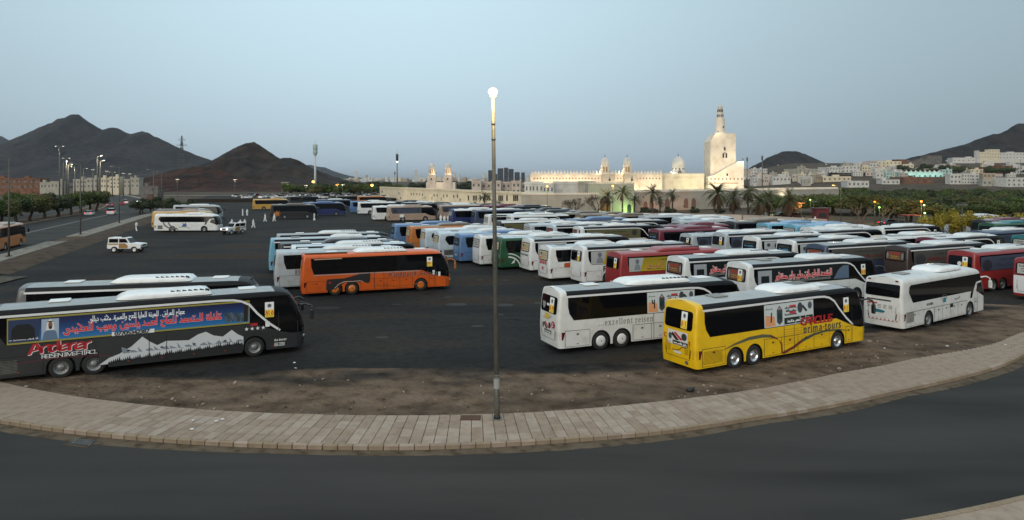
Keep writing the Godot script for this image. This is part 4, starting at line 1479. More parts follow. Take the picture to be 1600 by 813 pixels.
func hills() -> void:
	hill("mountain", [[-420, 281], [-300, 268], [-200, 258], [-120, 250], [-60, 242], [0, 228], [18, 222], [32, 213], [45, 207], [58, 201], [70, 196], [80, 193], [90, 186], [101, 184], [108, 180], [116, 180.5], [122, 180], [127, 184], [140, 192], [152, 200], [160, 204], [170, 201], [178, 200], [190, 204], [205, 211], [215, 208], [222, 206], [232, 207], [238, 212], [252, 218], [270, 227], [290, 237], [310, 244], [326, 249.5], [345, 261], [370, 275], [400, 282]], 2500, 1150, Color(0.085, 0.07, 0.066), Color(0.045, 0.04, 0.042), 31, 0.3)
	hill("mountain", [[-260, 282], [-120, 230], [-60, 215], [0, 212.5], [12, 217], [22, 222], [60, 245], [110, 282]], 4300, 1300, Color(0.09, 0.085, 0.085), Color(0.06, 0.058, 0.06), 32, 0.25)
	hill("hill", [[190, 284], [240, 276], [280, 268], [310, 260], [325, 254], [338, 247], [352, 239], [365, 232], [378, 226], [388, 223], [397, 222.5], [404, 226], [415, 233], [428, 242], [436, 248], [446, 246], [456, 247], [464, 249], [474, 255], [486, 262], [500, 270], [514, 276], [540, 284]], 900, 330, Color(0.095, 0.068, 0.056), Color(0.045, 0.036, 0.034), 33, 0.35)
	hill("hill", [[205, 284], [235, 275], [262, 267], [285, 262.5], [300, 260], [318, 260], [335, 263], [352, 268], [372, 276], [392, 281], [415, 283], [440, 284], [480, 287], [520, 290]], 600, 170, Color(0.12, 0.058, 0.042), Color(0.055, 0.036, 0.032), 34, 0.3)
	hill("mountain", [[420, 283], [460, 262], [484, 257.5], [500, 261], [508, 261.5], [520, 267], [536, 272], [552, 276], [600, 282]], 5200, 1300, Color(0.09, 0.085, 0.085), Color(0.06, 0.06, 0.06), 35, 0.2)
	hill("hill", [[1130, 283], [1158, 276], [1172, 268], [1184, 259], [1198, 247], [1212, 241], [1224, 237], [1236, 236], [1246, 237], [1258, 241], [1272, 247], [1286, 253], [1300, 260], [1318, 266], [1345, 274], [1380, 283]], 1900, 520, Color(0.075, 0.06, 0.054), Color(0.04, 0.035, 0.034), 36, 0.25)
	hill("mountain", [[1320, 283], [1370, 268], [1396, 257], [1410, 250], [1424, 246], [1445, 241], [1470, 235], [1495, 229], [1515, 223], [1532, 216], [1548, 211], [1566, 207], [1580, 199], [1590, 194.5], [1604, 193], [1625, 186], [1660, 175], [1720, 168], [1800, 172], [1900, 185], [2050, 230], [2200, 282]], 1700, 560, Color(0.07, 0.056, 0.05), Color(0.04, 0.035, 0.033), 37, 0.25, 0.6)

# ---------------------------------------------------------------- trees
func leaf_crown(seed_: int, n: int, lumps: int, ls: float, c0: Color, c1: Color, flat := 0.75) -> ArrayMesh:
	var g := RandomNumberGenerator.new()
	g.seed = seed_
	var cs := []
	for k in lumps:
		var a := g.randf() * TAU
		var r := sqrt(g.randf()) * 0.62
		cs.append([Vector3(cos(a) * r, g.randf_range(-0.45, 0.5) * flat * (1.0 - r * 0.5), sin(a) * r), g.randf_range(0.26, 0.46), g.randf()])
	var b := MB.new()
	for k in n:
		var l: Array = cs[g.randi() % lumps]
		var d := Vector3(g.randfn(), g.randfn(), g.randfn()).normalized()
		var p: Vector3 = l[0] + d * Vector3(1, 0.85, 1) * l[1] * pow(g.randf(), 0.4)
		var u := Vector3(g.randfn(), g.randfn() * 0.6, g.randfn()).normalized()
		var nrm := (d + Vector3(g.randfn(), g.randfn(), g.randfn()) * 0.5).normalized()
		u = (u - nrm * u.dot(nrm)).normalized()
		var w := nrm.cross(u)
		var s := ls * g.randf_range(0.6, 1.3)
		b.col = c0.lerp(c1, clampf(l[2] * 0.6 + g.randf() * 0.5, 0, 1))
		b.tri(p - u * s, p + w * s * 0.5, p + u * s, nrm)
		b.tri(p - u * s, p + u * s, p - w * s * 0.5, nrm)
	return b.done()

func trunk_mesh(seed_: int, h: float, r: float, limbs := 5) -> ArrayMesh:
	var g := RandomNumberGenerator.new()
	g.seed = seed_
	var b := MB.new(true)
	var p := Vector3.ZERO
	var rr := r
	var q := Vector3.ZERO
	for k in 4:
		q = p + Vector3(g.randf_range(-0.06, 0.06) * h, h * 0.16, g.randf_range(-0.06, 0.06) * h)
		b.cyl(p, q, rr, rr * 0.85, 7, false)
		p = q
		rr *= 0.85
	for k in limbs:
		var a := TAU * k / limbs + g.randf()
		var e := p + Vector3(cos(a) * h * 0.3, h * g.randf_range(0.18, 0.4), sin(a) * h * 0.3)
		b.cyl(p - Vector3(0, h * 0.1 * g.randf(), 0), e, rr * 0.7, rr * 0.18, 5, false)
	return b.done()

func branchy(b: MB, g: RandomNumberGenerator, p: Vector3, d: Vector3, l: float, r: float, depth: int) -> void:
	var q := p + d * l
	b.cyl(p, q, r, r * 0.65, 5 if depth > 2 else 3, false)
	if depth == 0: return
	for k in (3 if depth > 1 else 4):
		var nd := (d + Vector3(g.randfn(), g.randfn() * 0.5 + 0.25, g.randfn()) * 0.55).normalized()
		branchy(b, g, q, nd, l * g.randf_range(0.6, 0.85), maxf(0.03, r * 0.62), depth - 1)

func palm_crown(seed_: int, n: int, skirt: int) -> Array:
	var g := RandomNumberGenerator.new()
	g.seed = seed_
	var out := []
	for dead in [false, true]:
		var b := MB.new()
		for k in (skirt if dead else n):
			var a := g.randf() * TAU
			var el := g.randf_range(-0.3, 1.3) if not dead else g.randf_range(-1.4, -0.7)
			var len := g.randf_range(1.7, 2.4) if not dead else g.randf_range(1.3, 2.0)
			var p := Vector3.ZERO
			var dir := Vector3(cos(a) * cos(el), sin(el), sin(a) * cos(el))
			var side := Vector3(-sin(a), 0, cos(a))
			b.col = (Color(0.06, 0.066, 0.03).lerp(Color(0.1, 0.1, 0.05), g.randf())) if not dead else Color(0.12, 0.075, 0.045).lerp(Color(0.08, 0.055, 0.035), g.randf())
			var seg := 6
			for i in seg:
				var q := p + dir * len / seg
				var w := 0.04 + 0.3 * sin(PI * (i + 0.6) / (seg + 0.4))
				b.tri(p - side * 0.03, q, p + side * 0.03, Vector3.UP)
				for m in 2:
					for sd in [-1.0, 1.0]:
						var f := p.lerp(q, m * 0.5)
						var tip: Vector3 = f + side * sd * w + dir * 0.22 - Vector3(0, w * 0.35, 0)
						b.tri(f, f + dir * 0.13, tip, Vector3.UP)
				p = q
				dir = (dir - Vector3(0, 0.26 if not dead else 0.12, 0)).normalized()
		out.append(b.done() if not b.empty else null)
	return out

func palm(label: String, at: Vector3, h: float, size: float, seed_: int, skirt: int) -> void:
	var t := thing("palm_tree", label, "palm tree", at, float(seed_), "date palms in front of the long wall")
	var g := RandomNumberGenerator.new()
	g.seed = seed_
	var b := MB.new(true)
	var n := 9
	for k in n:
		b.cyl(Vector3(0.15 * sin(k * 0.3), h * k / n, 0), Vector3(0.15 * sin((k + 1) * 0.3), h * (k + 1) / n, 0), 0.27 - 0.01 * k, 0.2 - 0.008 * k, 8, false)
	part("trunk", b.done(), M.palm_bark, t)
	var c := palm_crown(seed_, 34, skirt)
	var tr := Transform3D(Basis.from_scale(Vector3.ONE * size * 1.35), Vector3(0.15 * sin(n * 0.3), h, 0))
	part("crown", c[0], leaf_mat(Color(1, 1, 1), "palm_leaf"), t, tr)
	if c[1]: part("dead_fronds", c[1], leaf_mat(Color(1, 1, 1), "palm_leaf"), t, tr)

func trees() -> void:
	var kinds := []
	var tones := [[Color(0.05, 0.08, 0.022), Color(0.11, 0.14, 0.04)], [Color(0.045, 0.065, 0.025), Color(0.09, 0.11, 0.04)], [Color(0.06, 0.068, 0.024), Color(0.14, 0.125, 0.045)], [Color(0.04, 0.052, 0.028), Color(0.072, 0.085, 0.045)]]
	for k in 8:
		var tn: Array = tones[k % 4]
		kinds.append([leaf_crown(100 + k, 2600, 15, 0.075, tn[0], tn[1]), trunk_mesh(200 + k, 1.0, 0.05)])
	var lm := leaf_mat(Color(1, 1, 1), "leaf")
	var protos := []
	for k in 8:
		protos.append(null)
	var plant := func(k: int, called: String, label: String, group: String, at: Vector3, h: float, w: float, turn: float, low := 0.62) -> void:
		var t := thing(called, label, "tree", at, turn, group)
		part("trunk", kinds[k][1], M.bark, t, Transform3D(Basis.from_scale(Vector3(h, h * 0.74, h)), Vector3.ZERO))
		part("crown", kinds[k][0], lm, t, Transform3D(Basis.from_scale(Vector3(w, h * 0.5, w)), Vector3(0, h * low, 0)))
	rng.seed = 21
	var nth := ["first", "second", "third", "fourth", "fifth", "sixth", "seventh", "eighth", "ninth", "tenth", "eleventh", "twelfth", "thirteenth", "fourteenth", "fifteenth", "sixteenth"]
	var tone := ["mid green", "dark green", "olive", "grey green"]
	# the median of the side road
	var mid := [[-93, 108, 7.0], [-97, 119, 6.6], [-101, 128, 7.6], [-104, 137, 7.2], [-107, 146, 8.0], [-110, 154, 7.4], [-113, 163, 7.8], [-115, 171, 8.2], [-117, 179, 7.6], [-119.5, 187, 8.4], [-122, 196, 8.2], [-126, 205, 8.0], [-110, 131, 7.0], [-121, 158, 7.6], [-129, 178, 8.0], [-104, 116, 6.4]]
	for i in mid.size():
		plant.call([2, 3, 0, 2, 1, 2][i % 6], "street_tree", "bushy olive green street tree, %s from the near end of the road median" % nth[i] if i < 12 else "bushy tree behind the median row, %s of the inner ones" % nth[i - 12], "street trees on the median", W3(mid[i][0] + 1.5, mid[i][1]), mid[i][2], 4.4, rng.randf() * 6, 0.5)
	# clump behind the white coach at the left
	for q in [[-101, 186, 5.6, "second from the left"], [-97, 190, 6.2, "tallest"], [-93.5, 187, 5.8, "right of the tallest"], [-90, 192, 4.8, "rightmost"], [-104, 193, 4.6, "leftmost"]]:
		plant.call(3, "roadside_tree", "dull green tree behind the blue bird coach, %s of its clump" % q[3], "trees behind the white coach at the left", W3(q[0], q[1]), q[2], 3.4, rng.randf() * 6, 0.52)
	# behind the parked cars at the foot of the hill
	for i in 13:
		var x := -107.0 + i * 4.1
		if i > 8: x = -71.0 + (i - 9) * 4.4 + 4.0
		plant.call([0, 1, 0, 2][i % 4], "car_park_tree", "round green tree, %s from the left along the car park before the masts" % nth[i], "trees between the brown hill and the cream building", W3(x, 330 + (i % 3) * 7), 8.6 + rng.randf_range(-0.8, 0.9), 4.6, rng.randf() * 6, 0.55)
	# in front of the long wall at the right
	for i in 16:
		plant.call([0, 0, 1, 2][i % 4], "garden_tree", "leafy green garden tree, %s from the left before the receding long wall" % nth[i], "garden trees before the long wall", W3(69 + i * 1.9 + rng.randf_range(-0.6, 0.6), 182 + (i % 3) * 5), rng.randf_range(6.0, 7.4), 4.4, rng.randf() * 6, 0.52)
	# the dark grove at the right
	for i in 190:
		var z := 138.0 + pow(rng.randf(), 1.1) * 215.0
		var lo := 0.475 * z
		if z < 170: lo = 0.535 * z
		var x := rng.randf_range(lo, 0.85 * z)
		if z < 160 and x > 92 and x < 104: continue
		var kk: int = [1, 3, 3, 1, 2, 3, 0, 1][i % 8]
		var px := 800.0 + x / z * ASK
		var by: String = "beside the corner of the long wall" if px < 1345 else "behind the forked trunks" if px < 1390 else "below the red brown sheds" if px < 1440 else "below the white flat roofed pair" if px < 1500 else "left of the right edge houses" if px < 1550 else "at the right edge"
		var dp := "front" if z < 175 else "second" if z < 215 else "middle" if z < 260 else "fourth" if z < 305 else "back"
		plant.call(kk, "grove_tree", "%s %s grove tree, %s rows, %s" % ["broad" if i % 3 == 0 else "round" if i % 3 == 1 else "narrow", tone[kk % 4], dp, by], "trees of the grove at the right", W3(x, z, town_g(x, z)), rng.randf_range(5.4, 7.4), rng.randf_range(3.8, 5.0), rng.randf() * 6, 0.48)
	# trees up the slope between the houses
	for i in 26:
		var z := rng.randf_range(640, 760)
		var x := z * rng.randf_range(0.56, 0.78)
		plant.call([3, 1][i % 2], "slope_tree", "dark tree in the belt below the pale building on the slope", "trees on the slope below the pale building", W3(x, z, town_g(x, z)), rng.randf_range(8, 11), 8.0, rng.randf() * 6, 0.5)
	for i in 16:
		var x := rng.randf_range(-80, -12)
		plant.call(3, "distant_tree", "dark tree in the band before the hazy city, beyond the cream building", "trees before the hazy city", W3(x * 1.9, 560 + rng.randf_range(-50, 60)), rng.randf_range(9, 12), 9.0, rng.randf() * 6, 0.45)
	# yellow green hedge shrubs around the lamp post at the right
	var hs := [[66.0, 107.0, 4.6], [69.2, 107.5, 5.2], [72.6, 107.5, 4.8], [76.0, 107.0, 4.3], [79.4, 108.0, 4.6], [82.4, 108.5, 4.0]]
	var crown := leaf_crown(300, 2400, 12, 0.075, Color(0.17, 0.15, 0.025), Color(0.36, 0.27, 0.04), 0.9)
	var hl := ["first yellow green shrub from the left of the clump by the pale lamp post", "tall yellow green shrub right behind the pale lamp post", "yellow green shrub just right of the pale lamp post", "olive shrub in the middle of the clump right of the pale lamp post", "olive shrub second from the right end of the clump", "low dark shrub at the right end of the clump by the pale lamp post"]
	for i in hs.size():
		var t := thing("shrub", hl[i], "shrub", W3(hs[i][0], hs[i][1]), i * 1.3, "yellow green shrubs among the coaches")
		part("crown", crown, lm, t, Transform3D(Basis.from_scale(Vector3(2.7, hs[i][2] * 0.6, 2.3)), Vector3(0, hs[i][2] * 0.52, 0)))
		part("stem", trunk_mesh(60 + i, hs[i][2], 0.06, 4), M.bark, t)
	# low dark hedges at the foot of the wall
	for q in [[37.0, 184.0, 2.2, "dark hedge bush at the wall right of the arched gate"], [42.5, 183.0, 2.4, "dark hedge bush between two slim palms"], [48.5, 181.0, 2.6, "dense dark bush under the lit arches of the wall"], [54.5, 179.0, 2.6, "dense dark bush left of the big shaggy palm"]]:
		var t := thing("hedge_bush", q[3], "bush", W3(q[0], q[1]), q[0], "hedge bushes before the long wall")
		part("crown", kinds[3][0], lm, t, Transform3D(Basis.from_scale(Vector3(3.4, 1.6, 2.0)), Vector3(0, q[2] * 0.55, 0)))
		part("stem", trunk_mesh(80, q[2], 0.06, 4), M.bark, t)
	# bare trees
	for q in [[15.5, 173.0, 6.2, 5, "smaller leafless grey tree before the plain wall"], [21.6, 174.0, 7.4, 9, "larger leafless grey tree left of the arched gate"]]:
		var t := thing("bare_tree", q[4], "tree", W3(q[0], q[1]), 0.0, "leafless trees")
		var g := RandomNumberGenerator.new()
		g.seed = q[3]
		var b := MB.new(true)
		b.cyl(Vector3.ZERO, Vector3(0, q[2] * 0.16, 0), 0.22, 0.18, 7, false)
		for k in 6:
			var a := TAU * k / 6.0
			branchy(b, g, Vector3(0, q[2] * 0.14, 0), Vector3(cos(a) * 0.7, 0.75, sin(a) * 0.7).normalized(), q[2] * 0.24, 0.13, 4)
		part("branches", b.done(), ground_mat(lin(0.13, 0.105, 0.085), tex_grime(), 0.4), t)
	# the pale forked trees lit orange
	for q in [[73.0, 143.5, 5.0, 31, "pale forked tree trunk under an orange lamp beside the white coaches"], [79.5, 146.0, 4.4, 36, "second pale forked trunk, right of the orange lit one"]]:
		var t := thing("forked_tree", q[4], "tree", W3(q[0], q[1]), 0.0)
		var g := RandomNumberGenerator.new()
		g.seed = q[3]
		var b := MB.new(true)
		for k in 3:
			var a := TAU * k / 3.0 + 0.4
			branchy(b, g, Vector3.ZERO, Vector3(cos(a) * 0.4, 0.9, sin(a) * 0.4).normalized(), q[2] * 0.4, 0.16, 2)
		part("trunk", b.done(), ground_mat(lin(0.2, 0.15, 0.11), tex_grime(), 0.4), t)
		part("crown", kinds[2][0], lm, t, Transform3D(Basis.from_scale(Vector3(2.6, 1.7, 2.4)), Vector3(0, q[2] + 0.4, 0)))
	# palms: x, z, trunk height, crown size, dead skirt, label
	var pl := [
		[-7.0, 176.0, 5.0, 0.9, 0, "slim palm left of the lamp post, before the cream building"], [-3.4, 178.0, 3.0, 0.7, 0, "short palm right of the lamp post, before the cream building"],
		[-10.2, 182.0, 2.2, 0.7, 0, "low palm tuft before the cream building"],
		[24.6, 177.0, 5.0, 1.0, 6, "leaning palm just left of the arched gate"], [28.6, 177.0, 6.1, 1.15, 4, "tall palm before the right side of the arched gate"], [31.9, 178.0, 4.0, 0.9, 0, "short palm right of the arched gate"],
		[35.4, 172.0, 6.0, 1.15, 6, "tall slim palm standing alone before the grey wall"], [38.0, 176.0, 3.9, 0.8, 5, "small palm between two slim tall palms"], [40.4, 173.0, 5.6, 0.85, 6, "slim upright palm left of the lit arches"],
		[50.4, 168.0, 6.0, 1.6, 26, "big shaggy palm below the corner of the main building"], [55.0, 170.0, 4.6, 1.4, 30, "brown skirted palm right of the big shaggy palm"], [58.4, 169.0, 6.2, 1.25, 20, "tall palm below the minaret base"], [59.8, 165.0, 4.2, 1.5, 34, "dry brown palm with drooping fronds under the tall one"],
		[66.4, 164.0, 4.6, 1.6, 36, "broad dry palm with a fan of brown fronds behind the low wall"], [63.0, 168.0, 4.4, 1.4, 30, "brown palm left of the broad dry palm"],
	]
	for i in pl.size(): palm(pl[i][5], W3(pl[i][0], pl[i][1]), pl[i][2], pl[i][3], 400 + i, pl[i][4])

# ---------------------------------------------------------------- small vehicles
func body_prism(b: MB, prof: PackedVector2Array, w: float, inset: float) -> void:
	b.prism(prof, -w / 2 + inset, w / 2 - inset)
	var c := Vector2.ZERO
	for p in prof: c += p / prof.size()
	var small := PackedVector2Array()
	for p in prof: small.append(p + (c - p).normalized() * inset)
	for sd in [1.0, -1.0]:
		for i in prof.size():
			var j := (i + 1) % prof.size()
			b.quad(Vector3(prof[i].x, prof[i].y, sd * (w / 2 - inset)), Vector3(prof[j].x, prof[j].y, sd * (w / 2 - inset)), Vector3(small[j].x, small[j].y, sd * w / 2), Vector3(small[i].x, small[i].y, sd * w / 2), Vector3((prof[i] + prof[j]).x / 2 - c.x, (prof[i] + prof[j]).y / 2 - c.y, sd * 3))
		var idx := Geometry2D.triangulate_polygon(small)
		for k in range(0, idx.size(), 3):
			b.tri(Vector3(small[idx[k]].x, small[idx[k]].y, sd * w / 2), Vector3(small[idx[k + 1]].x, small[idx[k + 1]].y, sd * w / 2), Vector3(small[idx[k + 2]].x, small[idx[k + 2]].y, sd * w / 2), Vector3(0, 0, sd))

func v2(a: Array) -> PackedVector2Array:
	var p := PackedVector2Array()
	for k in range(0, a.size(), 2): p.append(Vector2(a[k], a[k + 1]))
	return p

func arched(x0: float, y0: float, top: Array, wheels: Array, r: float) -> PackedVector2Array:
	var p := PackedVector2Array()
	p.append(Vector2(x0, y0))
	for w in wheels:
		for k in 9:
			var a := PI - PI * k / 8.0
			p.append(Vector2(w + cos(a) * r, maxf(y0, 0.33 + sin(a) * r)))
	for q in top: p.append(q)
	return p

func small_wheel(t: Node, x: float, r: float, z: float) -> void:
	if not cache.has("sw%s" % r):
		var tf := Transform3D(Basis(Vector3.RIGHT, PI / 2), Vector3.ZERO)
		var b := MB.new(true)
		b.lathe([Vector2(r * 0.6, -0.1), Vector2(r * 0.92, -0.11), Vector2(r, -0.07), Vector2(r, 0.07), Vector2(r * 0.92, 0.11), Vector2(r * 0.6, 0.1)], 18, tf)
		var c := MB.new(true)
		c.lathe([Vector2(r * 0.62, 0.1), Vector2(r * 0.5, 0.06), Vector2(r * 0.2, 0.09), Vector2(0, 0.09)], 14, tf)
		cache["sw%s" % r] = [b.done(), c.done()]
	for sd in [1.0, -1.0]:
		var w := part("wheel", cache["sw%s" % r][0], M.rubber, t, Transform3D(Basis(Vector3.UP, 0.0 if sd > 0 else PI), Vector3(x, r, sd * z)))
		part("rim", cache["sw%s" % r][1], M.silver, w)

func jeep(label: String, x: float, z: float, a: float, lit: bool) -> void:
	var t := thing("patrol_car", label, "off-road car", W3(x, z), deg_to_rad(a))
	var b := MB.new()
	body_prism(b, arched(-2.1, 0.5, [Vector2(2.15, 0.55), Vector2(2.2, 0.95), Vector2(2.1, 1.12), Vector2(0.75, 1.22), Vector2(-2.12, 1.22), Vector2(-2.16, 0.6)], [-1.25, 1.35], 0.47), 1.72, 0.06)
	part("body", b.done(), M.white, t)
	b = MB.new()
	body_prism(b, v2([-2.08, 1.2, 0.78, 1.2, 0.32, 1.86, 0.2, 1.92, -1.95, 1.94, -2.04, 1.88]), 1.62, 0.08)
	part("cabin", b.done(), M.white, t)
	for sd in [1.0, -1.0]:
		for q in [[-1.9, 1.28, -0.72, 1.28, -0.72, 1.78, -1.86, 1.78], [-0.6, 1.28, 0.55, 1.28, 0.22, 1.78, -0.6, 1.78]]:
			b = MB.new()
			b.prism(v2(q), sd * 0.806, sd * 0.82)
			part("side_window", b.done(), M.glass, t)
		b = MB.new()
		b.prism(v2([-0.62, 0.55, 0.45, 0.55, 0.55, 0.85, 0.2, 1.2, -0.62, 1.2]), sd * 0.858, sd * 0.872)
		part("door_marking", b.done(), mat(lin(0.3, 0.16, 0.04), 0.5), t)
		b = MB.new()
		b.prism(v2([-2.05, 1.0, -0.7, 1.0, -0.7, 1.18, -2.05, 1.18]), sd * 0.858, sd * 0.87)
		part("stripe", b.done(), mat(lin(0.34, 0.2, 0.07), 0.5), t)
	b = MB.new()
	b.quad(Vector3(0.8, 1.24, -0.7), Vector3(0.8, 1.24, 0.7), Vector3(0.37, 1.84, 0.68), Vector3(0.37, 1.84, -0.68), Vector3(1, 0.5, 0))
	part("windscreen", b.done(), M.glass, t)
	b = MB.new()
	b.cbox(Vector3(-0.3, 2.0, 0), Vector3(0.28, 0.13, 1.1), 0.03)
	part("light_bar", b.done(), M.dark, t)
	b = MB.new()
	b.cbox(Vector3(2.25, 0.6, 0), Vector3(0.18, 0.22, 1.7), 0.05)
	b.cbox(Vector3(-2.2, 0.55, 0), Vector3(0.14, 0.2, 1.6), 0.04)
	part("bumper", b.done(), M.dark, t)
	b = MB.new()
	b.cbox(Vector3(2.19, 0.92, 0), Vector3(0.06, 0.2, 0.9), 0.02)
	part("grille", b.done(), M.dark, t)
	for sd in [1.0, -1.0]:
		b = MB.new(true)
		b.ball(Vector3(2.2, 0.93, sd * 0.62), Vector3(0.06, 0.12, 0.12), 10, 6)
		part("headlamp", b.done(), M.lamp_white if lit else M.silver, t)
		b = MB.new()
		b.cbox(Vector3(-2.16, 0.9, sd * 0.72), Vector3(0.05, 0.24, 0.14), 0.015)
		part("tail_lamp", b.done(), M.red_lamp, t)
	small_wheel(t, -1.25, 0.4, 0.75)
	small_wheel(t, 1.35, 0.4, 0.75)
	b = MB.new(true)
	b.lathe([Vector2(0, -0.11), Vector2(0.3, -0.11), Vector2(0.38, -0.06), Vector2(0.38, 0.06), Vector2(0.3, 0.11), Vector2(0, 0.11)], 16, Transform3D(Basis(Vector3.FORWARD, PI / 2), Vector3(-2.3, 1.0, 0.1)))
	part("spare_wheel", b.done(), M.rubber, t)

func car_proto(kind: int) -> Dictionary:
	if cache.has("car%d" % kind): return cache["car%d" % kind]
	var top: Array = [[Vector2(2.2, 0.5), Vector2(2.22, 0.75), Vector2(1.1, 0.92), Vector2(-1.5, 0.95), Vector2(-2.2, 0.88), Vector2(-2.25, 0.5)], [Vector2(2.2, 0.55), Vector2(2.25, 0.95), Vector2(1.1, 1.08), Vector2(-2.1, 1.1), Vector2(-2.2, 0.6)]][kind]
	var b := MB.new()
	body_prism(b, arched(-2.2, 0.28, top, [-1.35, 1.35], 0.38), 1.75, 0.09)
	var c := MB.new()
	body_prism(c, v2([-1.75, 0.94, 1.1, 0.92, 0.35, 1.4, -0.95, 1.42]) if kind == 0 else v2([-2.1, 1.08, 1.1, 1.07, 0.5, 1.66, -1.8, 1.72]), 1.5, 0.12)
	var r := MB.new()
	r.cbox(Vector3(-0.3, 1.425, 0) if kind == 0 else Vector3(-0.65, 1.71, 0), Vector3(1.3, 0.05, 1.2) if kind == 0 else Vector3(2.2, 0.06, 1.2), 0.02)
	var l := MB.new()
	for sd in [1.0, -1.0]: l.cbox(Vector3(-2.22, 0.78 if kind == 0 else 0.95, sd * 0.66), Vector3(0.06, 0.14, 0.34), 0.015)
	var hd := MB.new()
	for sd in [1.0, -1.0]: hd.cbox(Vector3(2.2, 0.68 if kind == 0 else 0.85, sd * 0.64), Vector3(0.06, 0.14, 0.36), 0.015)
	cache["car%d" % kind] = {"b": b.done(), "c": c.done(), "r": r.done(), "l": l.done(), "h": hd.done()}
	return cache["car%d" % kind]

func car(label: String, group: String, x: float, z: float, a: float, kind: int, m: Material, tail_lit := false, head_lit := false, y := 0.0) -> void:
	var t := thing("car", label, "car", W3(x, z, y), deg_to_rad(a), group)
	var d := car_proto(kind)
	part("body", d.b, m, t)
	part("cabin", d.c, M.glass, t)
	part("roof", d.r, m, t)
	part("tail_lamps", d.l, M.red_lit if tail_lit else M.red_lamp, t)
	part("headlamps", d.h, M.lamp_white if head_lit else M.silver, t)
	small_wheel(t, -1.35, 0.32, 0.76)
	small_wheel(t, 1.35, 0.32, 0.76)

# ---------------------------------------------------------------- people
# one continuous surface: tapered capsules joined by a smooth minimum, meshed as surface nets
func figure(bones: Array, cell: float, k: float) -> ArrayMesh:
	var lo := Vector3(9, 9, 9)
	var hi := -lo
	for b in bones:
		for q in 2:
			var r: float = b[2 + q] + 0.06
			lo = lo.min(b[q] - Vector3.ONE * r)
			hi = hi.max(b[q] + Vector3.ONE * r)
	var n := Vector3i(((hi - lo) / cell).ceil()) + Vector3i.ONE
	var f := PackedFloat32Array()
	f.resize(n.x * n.y * n.z)
	var at := func(x: int, y: int, z: int) -> int: return (z * n.y + y) * n.x + x
	for z in n.z:
		for y in n.y:
			for x in n.x:
				var p := lo + Vector3(x, y, z) * cell
				var d := 9.0
				for b in bones:
					var ab: Vector3 = b[1] - b[0]
					var t := clampf((p - b[0]).dot(ab) / maxf(ab.length_squared(), 1e-6), 0, 1)
					var e: float = p.distance_to(b[0] + ab * t) - lerpf(b[2], b[3], t)
					var h := clampf(0.5 + 0.5 * (d - e) / k, 0, 1)
					d = lerpf(d, e, h) - k * h * (1.0 - h)
				f[at.call(x, y, z)] = d
	var st := SurfaceTool.new()
	st.begin(Mesh.PRIMITIVE_TRIANGLES)
	st.set_smooth_group(0)
	var id := {}
	var cnt := 0
	for z in n.z - 1:
		for y in n.y - 1:
			for x in n.x - 1:
				var c := Vector3.ZERO
				var m := 0
				for e in [[0, 0, 0, 1, 0, 0], [0, 1, 0, 1, 1, 0], [0, 0, 1, 1, 0, 1], [0, 1, 1, 1, 1, 1], [0, 0, 0, 0, 1, 0], [1, 0, 0, 1, 1, 0], [0, 0, 1, 0, 1, 1], [1, 0, 1, 1, 1, 1], [0, 0, 0, 0, 0, 1], [1, 0, 0, 1, 0, 1], [0, 1, 0, 0, 1, 1], [1, 1, 0, 1, 1, 1]]:
					var a0: float = f[at.call(x + e[0], y + e[1], z + e[2])]
					var a1: float = f[at.call(x + e[3], y + e[4], z + e[5])]
					if (a0 < 0) != (a1 < 0):
						c += Vector3(e[0], e[1], e[2]).lerp(Vector3(e[3], e[4], e[5]), a0 / (a0 - a1))
						m += 1
				if m > 0:
					id[at.call(x, y, z)] = cnt
					cnt += 1
					st.add_vertex(lo + (Vector3(x, y, z) + c / m) * cell)
	for z in range(1, n.z - 1):
		for y in range(1, n.y - 1):
			for x in range(1, n.x - 1):
				var a0: float = f[at.call(x, y, z)]
				for ax in 3:
					var d := [0, 0, 0]
					d[ax] = 1
					var a1: float = f[at.call(x + d[0], y + d[1], z + d[2])]
					if (a0 < 0) == (a1 < 0): continue
					var u := [0, 0, 0]
					u[(ax + 1) % 3] = 1
					var w := [0, 0, 0]
					w[(ax + 2) % 3] = 1
					var q := [id.get(at.call(x - u[0] - w[0], y - u[1] - w[1], z - u[2] - w[2])), id.get(at.call(x - w[0], y - w[1], z - w[2])), id.get(at.call(x, y, z)), id.get(at.call(x - u[0], y - u[1], z - u[2]))]
					if a0 < 0: q.reverse()
					for i in [0, 1, 2, 0, 2, 3]: st.add_index(q[i])
	st.generate_normals()
	return st.commit()

